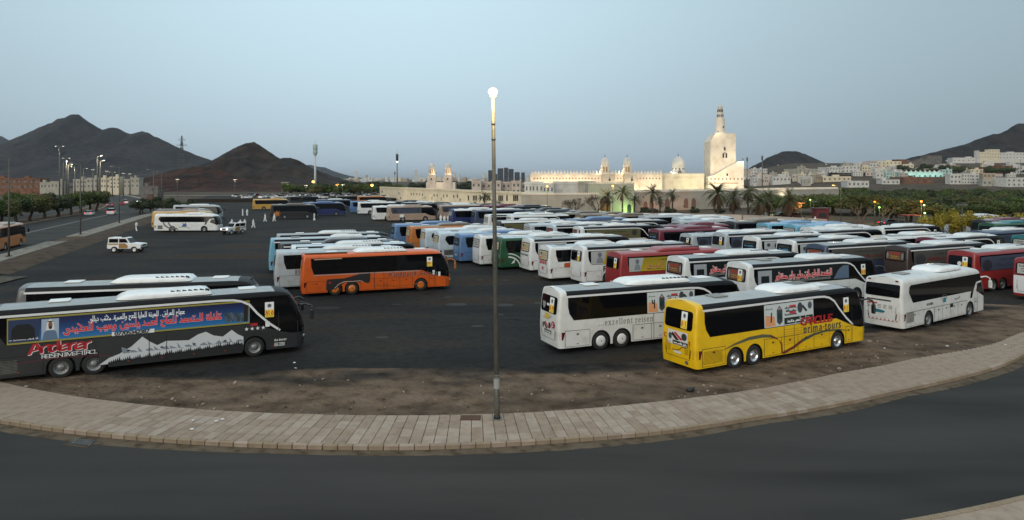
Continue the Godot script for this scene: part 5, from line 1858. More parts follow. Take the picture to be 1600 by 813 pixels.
func people() -> void:
	var V := func(x: float, y: float, z: float) -> Vector3: return Vector3(x, y, z)
	var meshes := []
	for pose in 3:
		var s: float = [0.02, 0.2, 0.1][pose]
		var robe := pose != 2
		var bones := [
			[V.call(0, 0.98, 0), V.call(0, 1.32, 0), 0.15, 0.16], [V.call(0, 1.38, -0.13), V.call(0, 1.38, 0.13), 0.085, 0.085], [V.call(0, 1.42, 0), V.call(0.01, 1.54, 0), 0.055, 0.055], [V.call(0.015, 1.6, 0), V.call(0.02, 1.66, 0), 0.092, 0.1],
			[V.call(0, 1.36, 0.19), V.call(-0.05 + s * 0.5, 1.08, 0.24), 0.062, 0.05], [V.call(-0.05 + s * 0.5, 1.08, 0.24), V.call(0.06 + s, 0.86, 0.22), 0.05, 0.036], [V.call(0.06 + s, 0.86, 0.22), V.call(0.09 + s, 0.76, 0.21), 0.036, 0.03],
			[V.call(0, 1.36, -0.19), V.call(-0.02 - s * 0.4, 1.08, -0.24), 0.062, 0.05], [V.call(-0.02 - s * 0.4, 1.08, -0.24), V.call(0.05 - s, 0.86, -0.22), 0.05, 0.036], [V.call(0.05 - s, 0.86, -0.22), V.call(0.08 - s, 0.76, -0.21), 0.036, 0.03],
			[V.call(0, 0.95, 0.09), V.call(s * 0.8, 0.5, 0.1), 0.12 if robe else 0.1, 0.115 if robe else 0.07], [V.call(s * 0.8, 0.5, 0.1), V.call(s * 1.2, 0.09, 0.1), 0.115 if robe else 0.07, 0.12 if robe else 0.05], [V.call(s * 1.2 - 0.03, 0.045, 0.1), V.call(s * 1.2 + 0.15, 0.04, 0.11), 0.045, 0.04],
			[V.call(0, 0.95, -0.09), V.call(-s * 0.3, 0.5, -0.1), 0.12 if robe else 0.1, 0.115 if robe else 0.07], [V.call(-s * 0.3, 0.5, -0.1), V.call(-s * 1.2, 0.09, -0.1), 0.115 if robe else 0.07, 0.12 if robe else 0.05], [V.call(-s * 1.2 - 0.03, 0.045, -0.1), V.call(-s * 1.2 + 0.15, 0.04, -0.11), 0.045, 0.04],
		]
		meshes.append(figure(bones, 0.032, 0.05))
	var face := MB.new(true)
	face.ball(Vector3(0.035, 1.615, 0), Vector3(0.085, 0.1, 0.07), 12, 8)
	face.ball(Vector3(0.125, 1.61, 0), Vector3(0.018, 0.022, 0.014), 6, 4)
	var face_m := face.done()
	var hair := MB.new(true)
	hair.ball(Vector3(-0.005, 1.68, 0), Vector3(0.112, 0.09, 0.1), 12, 6)
	var hair_m := hair.done()
	# x, z, turn, pose, cloth, label
	var list := [
		[-54.4, 133.0, 90, 0, 0, "person in white standing leftmost in the group of four behind the patrol car"], [-53.0, 133.6, 60, 1, 0, "person in white second from the left in the group of four behind the patrol car"], [-51.9, 133.0, 120, 0, 0, "person in white third from the left in the group of four behind the patrol car"], [-50.7, 134.2, 30, 1, 0, "person in white and dark, rightmost of the group of four"],
		[-55.5, 154.0, 200, 1, 0, "left person of the walking white clad pair on the open asphalt"], [-53.8, 155.0, 220, 1, 0, "right person of the walking white clad pair on the open asphalt"],
		[-70.0, 178.0, 40, 0, 0, "left person of a far standing pair in white"], [-69.0, 178.4, 120, 0, 0, "right person of a far standing pair in white"],
		[-76.0, 168.0, 10, 0, 0, "person in white alone by the front of the striped coach"], [-68.8, 125.5, 150, 1, 3, "person in white shirt and dark trousers on the dirt bank"],
		[-45.6, 158.0, 160, 1, 0, "person in white walking by the front of the black coach"], [-32.2, 171.0, 90, 0, 0, "person in white standing near the blue coach"], [-30.4, 171.5, 20, 0, 2, "person in dark clothes near the blue coach"],
		[-17.2, 104.0, 200, 0, 2, "dark clothed person beside the row of blue and white coaches"], [-15.6, 101.5, 160, 1, 0, "person in white beside the row of blue and white coaches"],
		[-15.6, 150.0, 90, 0, 0, "person in white leftmost of the crowd before the purple coach"], [-14.7, 149.0, 40, 1, 0, "person in white second in the crowd before the purple coach"], [-13.8, 148.6, 70, 0, 0, "person in white in the middle of the crowd before the purple coach"], [-12.9, 149.4, 150, 0, 1, "person in tan in the crowd before the purple coach"], [-11.9, 149.0, 100, 0, 2, "person in dark at the right of the crowd before the purple coach"],
		[-57.0, 172.0, 80, 0, 1, "person in tan beside the front of the dark coach with an orange star"], [61.2, 142.5, 90, 0, 1, "person on the platform beside the red kiosk at the right"], [63.2, 142.8, 60, 0, 0, "person in white beside the red kiosk at the right"],
	]
	var cl := [M.cloth, mat(lin(0.3, 0.2, 0.12), 0.95), M.cloth_dark, M.cloth]
	for q in list:
		var t := thing("person", q[5], "person", W3(q[0], q[1]), deg_to_rad(q[2]), "people on the lot")
		var bodies: int = q[3]
		part("body", meshes[bodies], cl[q[4]], t)
		part("face", face_m, M.skin, t)
		part("hair", hair_m, M.cloth if q[4] == 0 and bodies == 0 else M.cloth_dark, t)
		if q[4] == 3:
			var b := MB.new(true)
			for sd in [1.0, -1.0]:
				b.cyl(Vector3(0, 0.96, sd * 0.09), Vector3(-sd * 0.12, 0.1, sd * 0.1), 0.135, 0.13, 10)
			part("trousers", b.done(), M.cloth_dark, t)

# ---------------------------------------------------------------- buildings
func u2x(px: float, z: float) -> float:
	return (px - 800.0) * z / ASK

func y2h(y: float, z: float) -> float:
	return 9.5 - (y - 280.0) * z / ASK

func bx(c: Vector3, s: Vector3) -> ArrayMesh:
	var key := "bx%s%s" % [c, s]
	if cache.has(key): return cache[key]
	var b := MB.new()
	b.box(c, s)
	cache[key] = b.done()
	return cache[key]

func ubox() -> ArrayMesh:
	return bx(Vector3.ZERO, Vector3.ONE)

func put(called: String, m: Material, parent: Node, at: Vector3, size: Vector3, turn := 0.0) -> MeshInstance3D:
	return part(called, ubox(), m, parent, Transform3D(Basis(Vector3.UP, turn) * Basis.from_scale(size), at))

func solve_z(px: float, y: float) -> float:
	var lo := 150.0
	var hi := 1100.0
	for i in 30:
		var z := (lo + hi) / 2
		var yy := 280.0 - (town_g(u2x(px, z), z) - 9.5) / z * ASK
		if yy > y: lo = z
		else: hi = z
	return lo

func house(label: String, px0: float, px1: float, yt: float, yb: float, m: Material, rows: int, cols: int, group := "", zfix := 0.0, turn := 0.0, extras := 0) -> Node3D:
	var pc := (px0 + px1) / 2
	var z: float = zfix if zfix > 0 else solve_z(pc, yb)
	var w := (px1 - px0) * z / ASK
	var base := y2h(yb, z)
	var h := y2h(yt, z) - base
	var dp := clampf(w * 0.7, 6.0, 18.0)
	var t := thing("house", label, "building", W3(u2x(pc, z), z + dp / 2, base), turn, group)
	put("wall", m, t, Vector3(0, h / 2 - 4, 0), Vector3(w, h + 8, dp))
	put("roof", m, t, Vector3(0, h + 0.06, 0), Vector3(w + 0.3, 0.12, dp + 0.3))
	for sd in [-1.0, 1.0]:
		put("parapet", m, t, Vector3(0, h + 0.4, sd * (dp / 2 - 0.05)), Vector3(w + 0.25, 0.7, 0.2))
		put("parapet", m, t, Vector3(sd * (w / 2 - 0.05), h + 0.4, 0), Vector3(0.2, 0.66, dp - 0.3))
	for r in rows:
		for c in cols:
			var x := (c + 0.5 + rng.randf_range(-0.08, 0.08)) / cols * w - w / 2
			var y := (r + 0.55) / rows * h
			put("window", M.far_window, t, Vector3(x, y, dp / 2 + 0.02), Vector3(minf(1.3, w / cols * 0.42), minf(1.5, h / rows * 0.45), 0.06))
	for e in extras:
		var q := put("roof_hut", m, t, Vector3(rng.randf_range(-0.3, 0.3) * w, h + 1.1, rng.randf_range(-0.2, 0.3) * dp), Vector3(w * 0.22, 2.2, dp * 0.3))
	return t

func wall_root(called: String, label: String, cat: String, a: Vector2, b: Vector2, base := 0.0) -> Node3D:
	var d := b - a
	return thing(called, label, cat, W3(a.x, a.y, base), atan2(d.y, d.x))

func dome_prof(r: float, h: float) -> Array:
	var p := []
	for k in 11:
		var t := k / 10.0
		var rr := r * (cos(t * PI / 2) * (1.0 + 0.16 * sin(t * PI)))
		p.append(Vector2(maxf(rr, 0.0), h * sin(t * PI / 2) * 0.93 + h * 0.07 * t))
	p[10].x = 0.0
	return p

func arch_poly(w: float, h: float) -> PackedVector2Array:
	var p := PackedVector2Array([Vector2(-w / 2, 0), Vector2(w / 2, 0)])
	var s := h - w * 0.62
	for k in 7:
		var t := k / 6.0
		p.append(Vector2(w / 2 * cos(t * PI / 2), s + w * 0.62 * sin(t * PI / 2)))
	for k in range(5, -1, -1):
		var t := k / 6.0
		p.append(Vector2(-w / 2 * cos(t * PI / 2), s + w * 0.62 * sin(t * PI / 2)))
	return p

func arch_mesh(w: float, h: float, d: float) -> ArrayMesh:
	var key := "arch%s_%s_%s" % [w, h, d]
	if cache.has(key): return cache[key]
	var b := MB.new()
	b.prism(arch_poly(w, h), -d, d)
	cache[key] = b.done()
	return cache[key]

func merlon_mesh(w: float, h: float) -> ArrayMesh:
	var key := "merlon%s_%s" % [w, h]
	if cache.has(key): return cache[key]
	var b := MB.new()
	b.prism(v2([-w * 0.5, 0, w * 0.5, 0, w * 0.5, h * 0.25, w * 0.34, h * 0.3, w * 0.3, h * 0.55, w * 0.16, h * 0.62, 0, h, -w * 0.16, h * 0.62, -w * 0.3, h * 0.55, -w * 0.34, h * 0.3, -w * 0.5, h * 0.25]), -0.18, 0.18)
	cache[key] = b.done()
	return cache[key]

func light_at(parent: Node, at: Vector3, c: Color, e: float, size := 0.3) -> void:
	var l := OmniLight3D.new()
	l.name = "light"
	l.light_color = c
	l.light_energy = e
	l.light_size = size
	l.omni_range = 60
	l.omni_attenuation = 2.0
	l.shadow_enabled = true
	parent.add_child(l, true)
	l.position = at

func floodlight(label: String, at: Vector3, c: Color, e: float, group: String, turn := 0.0) -> void:
	var t := thing("floodlight", label, "floodlight", at, turn, group)
	var b := MB.new()
	b.cbox(Vector3(0, 0.25, 0.12), Vector3(0.5, 0.4, 0.2), 0.03)
	part("housing", b.done(), M.steel, t)
	b = MB.new()
	b.box(Vector3(0, 0.25, -0.02), Vector3(0.42, 0.32, 0.04))
	part("lens", b.done(), glow(c, 1.6), t)
	light_at(t, Vector3(0, 0.35, -0.35), c, e, 0.2)

func mosque() -> void:
	var warm := Color(1.0, 0.9, 0.74)
	var pale := Color(1.0, 0.93, 0.8)
	var green := Color(0.72, 1.0, 0.5)
	# long cream building seen at a slant
	var A := Vector2(-62.2, 322)
	var B := Vector2(2.4, 183)
	var t := wall_root("cream_building", "long low cream building with rows of small windows behind the coaches", "building", A, B)
	var ln := (B - A).length()
	put("wall", M.cream, t, Vector3(ln / 2, 2.8, -6), Vector3(ln, 5.7, 12))
	put("cornice", M.cream, t, Vector3(ln / 2, 5.55, 0.12), Vector3(ln + 0.3, 0.22, 0.3))
	put("parapet", M.cream, t, Vector3(ln / 2, 5.85, -0.1), Vector3(ln, 0.4, 0.25))
	var uat := func(px: float) -> float:
		var k := (px - 800.0) / ASK
		return (k * A.y - A.x) / ((B.x - A.x) - k * (B.y - A.y))
	for px in [605, 610, 637, 672, 713, 730]:
		put("pilaster", M.cream, t, Vector3(uat.call(px) * ln, 2.75, 0.08), Vector3(0.5, 5.5, 0.2))
	for q in [[590.5, 299.5, 1.5], [597, 299.5, 1.5], [623.5, 302, 0.8], [642.6, 303, 0.8], [646.6, 303, 0.8], [651.5, 303.5, 0.8], [655.6, 303.5, 0.8], [660, 304, 0.8], [678.3, 305, 0.9], [683.2, 305, 0.9], [693.4, 306, 0.9], [698.6, 306, 0.9], [709.2, 306.6, 0.9], [714.9, 306.8, 0.9], [626, 309.5, 0.7], [643, 314, 0.8], [648, 314, 0.8], [653, 314.5, 0.8], [661, 311, 0.8], [664, 310, 0.8], [675, 310, 0.8], [679, 316.5, 0.8], [684, 316.5, 0.8], [689.5, 311, 0.8], [694, 317.5, 0.8], [699, 317.5, 0.8], [711, 318, 0.8], [716, 318, 0.8], [719, 312.5, 0.8]]:
		var u: float = uat.call(q[0])
		var z := lerpf(A.y, B.y, u)
		put("window", M.window_dark, t, Vector3(u * ln, y2h(q[1], z), 0.02), Vector3(q[2], 1.0, 0.08))
	for q in [732, 740, 742.3, 744.6, 750.4, 759.5, 762, 764.5, 779.8, 782.4, 785, 792.3, 803, 805.8, 808.6]:
		var u: float = uat.call(q)
		var z := lerpf(A.y, B.y, u)
		var wn := put("window", M.window_dark, t, Vector3(u * ln, y2h(309.5, z), 0.02), Vector3(0.85, 1.55, 0.1))
		put("frame", M.pinkish, wn, Vector3(0, 0.54, 0.3), Vector3(1.15, 0.08, 1.6))
		put("window", M.window_dark, t, Vector3(u * ln, y2h(309.5, z) - 2.6, 0.02), Vector3(0.85, 1.3, 0.1))
	for k in 9:
		var u := 0.06 + k * 0.11
		var p := A.lerp(B, u)
		floodlight("small floodlight on the ground facing the cream building", W3(p.x - 6.0, p.y - 4.0), pale, 16.0, "floodlights along the cream building", atan2(B.y - A.y, B.x - A.x))
	# plain perimeter wall, its gate and its right run
	t = wall_root("perimeter_wall", "plain grey perimeter wall behind the leafless trees", "wall", Vector2(2.6, 183), Vector2(24.0, 186))
	put("wall", M.grey_wall, t, Vector3(10.6, 2.6, -0.4), Vector3(21.4, 5.4, 0.8))
	put("coping", M.stone, t, Vector3(10.6, 5.4, -0.4), Vector3(21.6, 0.2, 1.0))
	for k in 40: part("merlon", merlon_mesh(0.4, 0.45), M.stone, t, Transform3D(Basis(), Vector3(0.4 + k * 0.53, 5.5, -0.4)))
	var gate := thing("gatehouse", "projecting gatehouse with an arched red brown door lit green at both sides", "gate", W3(21.6, 194))
	var gb := MB.new()
	gb.box(Vector3(1.4, 4.1, -4), Vector3(2.8, 8.2, 8))
	gb.box(Vector3(9.9, 4.1, -4), Vector3(6.2, 8.2, 8))
	gb.box(Vector3(4.8, 6.6, -4), Vector3(4.0, 3.2, 8))
	part("wall", gb.done(), M.grey_wall, gate)
	put("recess_back", M.brown_wall, gate, Vector3(4.8, 2.6, -2.4), Vector3(4.0, 5.2, 0.3))
	gb = MB.new()
	gb.prism(Geometry2D.clip_polygons(rect(-2.0, 0, 2.0, 5.0), arch_poly(3.0, 4.7))[0], -0.4, 0.0, Transform3D(Basis(), Vector3(4.8, 0, 0)))
	part("arch", gb.done(), M.grey_wall, gate)
	part("door", arch_mesh(2.6, 4.3, 0.1), mat(lin(0.3, 0.13, 0.07), 0.7), gate, Transform3D(Basis(), Vector3(4.8, 0, -2.1)))
	for k in 26: part("merlon", merlon_mesh(0.36, 0.7), M.stone, gate, Transform3D(Basis(), Vector3(0.25 + k * 0.5, 8.2, -0.2)))
	part("side_door", arch_mesh(1.1, 2.4, 0.05), M.window_dark, gate, Transform3D(Basis(), Vector3(11.6, 0, 0.02)))
	floodlight("green tinted floodlight at the left of the arched gate", W3(23.4, 191.6), green, 16.0, "green floodlights at the gate")
	floodlight("green tinted floodlight at the right of the arched gate", W3(32.4, 191.6), green, 16.0, "green floodlights at the gate")
	t = wall_root("perimeter_wall", "long crenellated perimeter wall right of the arched gate, receding to the right", "wall", Vector2(34.4, 198), Vector2(126, 264))
	var pl := (Vector2(126, 264) - Vector2(34.4, 198)).length()
	put("wall", M.grey_wall, t, Vector3(pl / 2, 2.9, -0.5), Vector3(pl, 5.8, 1.0))
	put("coping", M.stone, t, Vector3(pl / 2, 5.75, -0.5), Vector3(pl + 0.2, 0.22, 1.25))
	var mm := merlon_mesh(0.55, 0.6)
	for k in 160: part("merlon", mm, M.stone, t, Transform3D(Basis(), Vector3(0.4 + k * (pl - 0.8) / 159.0, 5.86, -0.4)))
	for q in [[6.0, 1.6, 2.4], [8.6, 1.6, 2.4], [15.5, 2.2, 3.0], [24.0, 2.0, 3.0], [27.6, 2.0, 3.0]]:
		part("arched_door", arch_mesh(q[1], q[2], 0.06), mat(lin(0.17, 0.1, 0.075), 0.8), t, Transform3D(Basis(), Vector3(q[0], 0.6, 0.0)))
	for q in [3.0, 5.2, 12.5, 18.5, 20.5]: put("window", M.window_dark, t, Vector3(q, 4.2, 0.02), Vector3(0.3, 0.5, 0.08))
	for q in [[40.6, 199.6], [44.2, 202.2], [51.8, 207.5], [56.0, 210.5]]:
		floodlight("small orange lamp at the foot of the arches in the long wall", W3(q[0], q[1] - 1.2, 1.2), Color(1.0, 0.66, 0.4), 2.5, "orange lamps at the arches")
	floodlight("single floodlight on the receding part of the perimeter wall", W3(96.5, 240.2, 3.5), pale, 12.0, "")
	# low cream wall among the coaches
	for q in [[Vector2(12.9, 172), Vector2(34, 165.5), "low cream wall left of the tall slim palm"], [Vector2(34.2, 165.4), Vector2(53, 158), "low cream wall below the palms"], [Vector2(53.2, 157.9), Vector2(64.2, 140), "low cream wall ending at the blue coach roofs"]]:
		t = wall_root("low_wall", q[2], "wall", q[0], q[1])
		var l: float = (q[1] - q[0]).length()
		put("wall", M.pinkish, t, Vector3(l / 2, 0.55, -0.2), Vector3(l, 1.3, 0.4))
		put("coping", M.pinkish, t, Vector3(l / 2, 1.24, -0.2), Vector3(l + 0.06, 0.1, 0.52))
	# main building
	var z0 := 260.0
	var m := thing("mosque", "large cream mosque with a crenellated wall, two slim domed towers and a white dome", "mosque", W3(0, z0))
	put("wall", M.stone, m, Vector3(32, 5.6, -15), Vector3(50, 11.2, 30))
	put("cornice", M.stone, m, Vector3(32, 11.15, 0.1), Vector3(50.3, 0.3, 0.4))
	put("lower_band", M.stone, m, Vector3(32, 8.6, 0.06), Vector3(50.0, 0.14, 0.12))
	for k in 41: part("merlon", merlon_mesh(1.12, 1.7), M.white_wall, m, Transform3D(Basis(), Vector3(7.7 + k * 1.22, 11.3, 0.0)))
	var tri_win := MB.new()
	tri_win.prism(v2([-0.26, 0, 0.26, 0, 0.2, 0.45, 0, 0.7, -0.2, 0.45]), -0.04, 0.04)
	var tw := tri_win.done()
	for k in 40: part("window", tw, mat(lin(0.2, 0.12, 0.07), 0.8), m, Transform3D(Basis(), Vector3(8.4 + k * 1.22, 9.5, 0.02)))
	for k in 9: put("screen", M.stone, m, Vector3(43.5 + k * 1.35, 6.6, 0.05), Vector3(0.7, 2.6, 0.1))
	# the right wing with close set ribs
	put("wing_wall", M.stone, m, Vector3(65.4, 5.7, -11.0), Vector3(16.8, 11.0, 16))
	for k in 34: put("rib", M.stone, m, Vector3(57.3 + k * 0.49, 5.8, -2.92), Vector3(0.14, 9.4, 0.22))
	put("wing_cornice", M.stone, m, Vector3(65.4, 11.1, -2.9), Vector3(17.0, 0.5, 0.5))
	for k in 34: part("wing_merlon", merlon_mesh(0.4, 0.7), M.stone, m, Transform3D(Basis(), Vector3(57.3 + k * 0.49, 11.3, -2.9)))
	for q in [35.2, 43.6]:
		put("tower_base", M.grey_wall, m, Vector3(q + 1.0, 5.7, 1.6), Vector3(4.6, 11.4, 3.2))
		put("tower_window", M.window_dark, m, Vector3(q + 1.4, 9.3, 3.22), Vector3(0.7, 0.9, 0.08))
		put("tower_window", M.window_dark, m, Vector3(q + 1.4, 10.2, 3.22), Vector3(0.35, 0.4, 0.08))
		for k in 9: part("merlon", merlon_mesh(0.35, 0.7), M.stone, m, Transform3D(Basis(), Vector3(q - 1.0 + k * 0.5, 11.4, 3.0)))
		var b := MB.new()
		b.lathe([Vector2(1.5, 11.2), Vector2(1.5, 11.9), Vector2(1.3, 12.0), Vector2(1.3, 14.4), Vector2(1.55, 14.6), Vector2(1.55, 14.9), Vector2(1.3, 15.0)], 8, Transform3D(Basis(), Vector3(q, 0, 0.5)))
		part("tower_shaft", b.done(), M.stone, m)
		for k in 8:
			var a := TAU * (k + 0.5) / 8
			part("tower_arch", arch_mesh(0.55, 1.9, 0.05), mat(lin(0.4, 0.26, 0.12), 0.8), m, Transform3D(Basis(Vector3.UP, PI / 2 - a), Vector3(q + cos(a) * 1.21, 12.3, 0.5 + sin(a) * 1.21)))
		for k in 4:
			var a := TAU * (k + 0.5) / 4
			var pb := MB.new(true)
			var pc := Vector3(q + cos(a) * 1.75, 11.2, 0.5 + sin(a) * 1.75)
			pb.cyl(pc, pc + Vector3(0, 2.6, 0), 0.22, 0.2, 8)
			pb.ball(pc + Vector3(0, 2.7, 0), Vector3(0.24, 0.35, 0.24), 8, 5)
			part("turret", pb.done(), M.stone, m)
		var d := MB.new(true)
		d.lathe(dome_prof(1.42, 2.9), 20, Transform3D(Basis(), Vector3(q, 14.95, 0.5)))
		part("tower_dome", d.done(), M.white_wall, m)
		var f := MB.new(true)
		f.cyl(Vector3(q, 17.8, 0.5), Vector3(q, 19.0, 0.5), 0.09, 0.05, 6)
		f.ball(Vector3(q, 18.2, 0.5), Vector3(0.2, 0.2, 0.2), 8, 5)
		part("finial", f.done(), M.dark, m)
	var d := MB.new(true)
	d.lathe(dome_prof(2.25, 4.3), 28, Transform3D(Basis(), Vector3(64.8, 14.2, -7)))
	part("main_dome", d.done(), M.white_wall, m)
	d = MB.new()
	d.lathe([Vector2(3.2, 11.0), Vector2(3.2, 12.4), Vector2(2.5, 12.6), Vector2(2.4, 14.2), Vector2(2.2, 14.3)], 10, Transform3D(Basis(), Vector3(64.8, 0, -7)))
	part("drum", d.done(), M.white_wall, m)
	for k in 10:
		var a := TAU * (k + 0.5) / 10
		put("drum_window", M.window_dark, m, Vector3(64.8 + cos(a) * 2.36, 13.5, -7 + sin(a) * 2.36), Vector3(0.4, 0.6, 0.16), PI / 2 - a)
	for q in [[64.3, 12.0], [65.2, 12.0], [64.75, 12.6]]: part("drum_opening", arch_mesh(0.5, 0.8, 0.04), M.window_dark, m, Transform3D(Basis(), Vector3(q[0], q[1] - 0.4, -3.95)))
	d = MB.new(true)
	d.cyl(Vector3(64.8, 18.4, -7), Vector3(64.8, 19.7, -7), 0.1, 0.05, 6)
	d.ball(Vector3(64.8, 18.8, -7), Vector3(0.22, 0.22, 0.22), 8, 5)
	part("finial", d.done(), M.dark, m)
	for k in 7:
		floodlight("floodlight at the foot of the mosque's long wall", W3(10.0 + k * 4.6 + (k / 5) * 5.0, z0 - 6.5, 5.0), warm, 30.0, "floodlights before the long wall")
	for q in [48.0, 53.5]:
		floodlight("floodlight before the right part of the mosque wall", W3(q, z0 - 6.5, 5.0), warm, 30.0, "floodlights before the right wall")
	floodlight("floodlight before the ribbed wing", W3(66.5, z0 - 4.5, 5.0), Color(0.92, 1.0, 0.7), 26.0, "")
	for q in [35.2, 43.6]: floodlight("small floodlight on the roof by the domed towers", W3(q - 2.2, z0 - 1.2, 12.4), warm, 5.0, "floodlights at the domed towers")
	floodlight("floodlight on the roof beside the white main dome", W3(61.2, z0 + 4.4, 11.4), Color(1, 0.95, 0.85), 9.0, "")
	# minaret
	var mn := thing("minaret", "tall sand coloured minaret with a round top stage on a broad sloping block", "minaret", W3(80.5, 262))
	var b2 := MB.new()
	b2.prism(v2([-4.6, 0, 5.1, 0, 5.1, 27.0, -2.6, 27.0, -4.5, 24.0]), -9.0, 0.0)
	part("tower_block", b2.done(), M.stone, mn)
	b2 = MB.new()
	b2.prism(v2([-6.3, 0, 7.2, 0, 7.2, 16.2, 4.9, 16.2, -4.0, 11.0, -6.3, 10.4]), 0.0, 3.0)
	part("sloping_block", b2.done(), M.stone, mn)
	for k in 9: put("brick_niche", mat(lin(0.24, 0.15, 0.1), 0.9), mn, Vector3(-5.2 + k * 1.45, 9.6, 3.02), Vector3(0.5, 0.7, 0.08))
	put("inscription_band", mat(lin(0.36, 0.24, 0.17), 0.9), mn, Vector3(0.4, 8.0, 3.02), Vector3(9.5, 0.35, 0.06))
	put("window", M.window_dark, mn, Vector3(0.9, 11.2, 3.02), Vector3(0.6, 0.9, 0.08))
	for q in [[0.9, 20.6, 0.6, 1.4], [0.35, 18.0, 0.6, 1.9], [1.5, 18.0, 0.6, 1.9]]: part("window", arch_mesh(q[2], q[3], 0.05), M.window_dark, mn, Transform3D(Basis(), Vector3(q[0], q[1] - q[3] / 2 + 0.6, 0.0)))
	put("window", M.window_dark, mn, Vector3(0.9, 19.6, 0.02), Vector3(0.4, 0.4, 0.08))
	b2 = MB.new(true)
	b2.lathe([Vector2(2.5, 26.9), Vector2(2.5, 27.5), Vector2(1.95, 27.7), Vector2(1.62, 33.1)], 20, Transform3D(Basis(), Vector3(0.2, 0, -3.5)))
	b2.sm(false)
	b2.lathe([Vector2(1.62, 33.1), Vector2(1.3, 33.2), Vector2(1.15, 34.9), Vector2(1.3, 35.1), Vector2(1.05, 35.2), Vector2(0.95, 36.6), Vector2(1.1, 36.8), Vector2(0.8, 36.9)], 10, Transform3D(Basis(), Vector3(0.2, 0, -3.5)))
	part("shaft", b2.done(), M.stone, mn)
	for q in [[33.6, 1.22, 10], [35.5, 1.0, 10]]:
		for k in q[2]:
			var a: float = TAU * (k + 0.5) / q[2]
			part("shaft_opening", arch_mesh(0.4, 1.0, 0.05), M.window_dark, mn, Transform3D(Basis(Vector3.UP, PI / 2 - a), Vector3(0.2 + cos(a) * q[1], q[0], -3.5 + sin(a) * q[1])))
	put("shaft_window", M.window_dark, mn, Vector3(0.9, 29.6, -1.85), Vector3(0.4, 0.8, 0.3))
	b2 = MB.new(true)
	b2.lathe(dome_prof(0.85, 1.5), 16, Transform3D(Basis(), Vector3(0.2, 36.9, -3.5)))
	b2.cyl(Vector3(0.2, 38.2, -3.5), Vector3(0.2, 39.2, -3.5), 0.1, 0.04, 6)
	part("cap", b2.done(), M.white_wall, mn)
	floodlight("floodlight low on the left edge of the minaret block", W3(74.0, 250.0, 8.0), warm, 110.0, "")
	floodlight("floodlight on the ledge at the right of the minaret block", W3(86.8, 257.6, 16.8), pale, 12.0, "")
	floodlight("floodlight on the roof at the foot of the minaret's round stage", W3(78.2, 260.0, 27.4), warm, 7.0, "")
	floodlight("floodlight before the sloping base of the minaret", W3(83.0, 247.0, 5.0), pale, 90.0, "")
	# annexes between the wall and the mosque
	for q in [[820, 848, 288, 302.5, 205.0, M.white_wall, 1, 5, "white annex with dark windows above the plain wall"], [848.5, 865, 290, 302.5, 205.0, M.white_wall, 1, 3, "white annex wing right of the dark windowed one"], [866, 904, 287.5, 302.0, 212.0, M.white_wall, 0, 0, "windowless pale annex behind the plain wall"], [905, 930, 287, 301.5, 210.0, M.grey_wall, 0, 0, "grey annex block left of the arched gate"]]:
		house(q[8], q[0], q[1], q[2], q[3] + 14, q[5], q[6] * 2, q[7], "", q[4])
	var px0 := 737.0
	for k in 6:
		house(["pink white stepped block, leftmost of its row behind the cream building", "second pink white block from the left in the stepped row", "pink white block just left of the lamp post in the stepped row", "pink white block just right of the lamp post in the stepped row", "fifth pink white block of the stepped row", "pink white block at the right end of the stepped row by the mosque corner"][k], px0 + k * 15.5, px0 + 14.6 + k * 15.5, 285.0 + (k % 2) * 1.6 + (1.5 if k == 5 else 0.0), 304, M.pinkish, 2, 2, "", 300.0 + (k % 2) * 7)
	# the smaller gatehouse with two domed towers at the left
	var g2 := thing("gatehouse", "distant cream gatehouse with twin white domed towers", "gate", W3(-36.0, 345))
	put("wall", M.stone, g2, Vector3(0, 3.2, -4), Vector3(14.6, 9.6, 8))
	for q in [-4.6, 3.6]:
		put("tower_base", M.pinkish, g2, Vector3(q, 5.5, -1.5), Vector3(4.2, 12.6, 4.4))
		put("tower_window", M.window_dark, g2, Vector3(q, 9.6, 0.72), Vector3(0.7, 0.9, 0.08))
		var b := MB.new()
		b.lathe([Vector2(1.9, 11.8), Vector2(1.6, 12.2), Vector2(1.5, 14.8), Vector2(1.75, 15.0), Vector2(1.4, 15.2)], 8, Transform3D(Basis(), Vector3(q, 0, -1.5)))
		part("tower_shaft", b.done(), M.stone, g2)
		for k in 8:
			var a := TAU * (k + 0.5) / 8
			part("tower_arch", arch_mesh(0.6, 2.0, 0.05), mat(lin(0.4, 0.26, 0.12), 0.8), g2, Transform3D(Basis(Vector3.UP, PI / 2 - a), Vector3(q + cos(a) * 1.42, 12.5, -1.5 + sin(a) * 1.42)))
		var dm := MB.new(true)
		dm.lathe(dome_prof(1.5, 2.7), 18, Transform3D(Basis(), Vector3(q, 15.1, -1.5)))
		dm.cyl(Vector3(q, 17.6, -1.5), Vector3(q, 18.8, -1.5), 0.1, 0.05, 6)
		part("tower_dome", dm.done(), M.white_wall, g2)
		floodlight("small floodlight at the foot of the distant twin domed towers", W3(-36.0 + q + 2.6, 343.6, 12.4), warm, 8.0, "floodlights at the twin towers")
	floodlight("floodlight before the distant twin towered gatehouse", W3(-36.4, 338.0, 4.0), warm, 16.0, "")

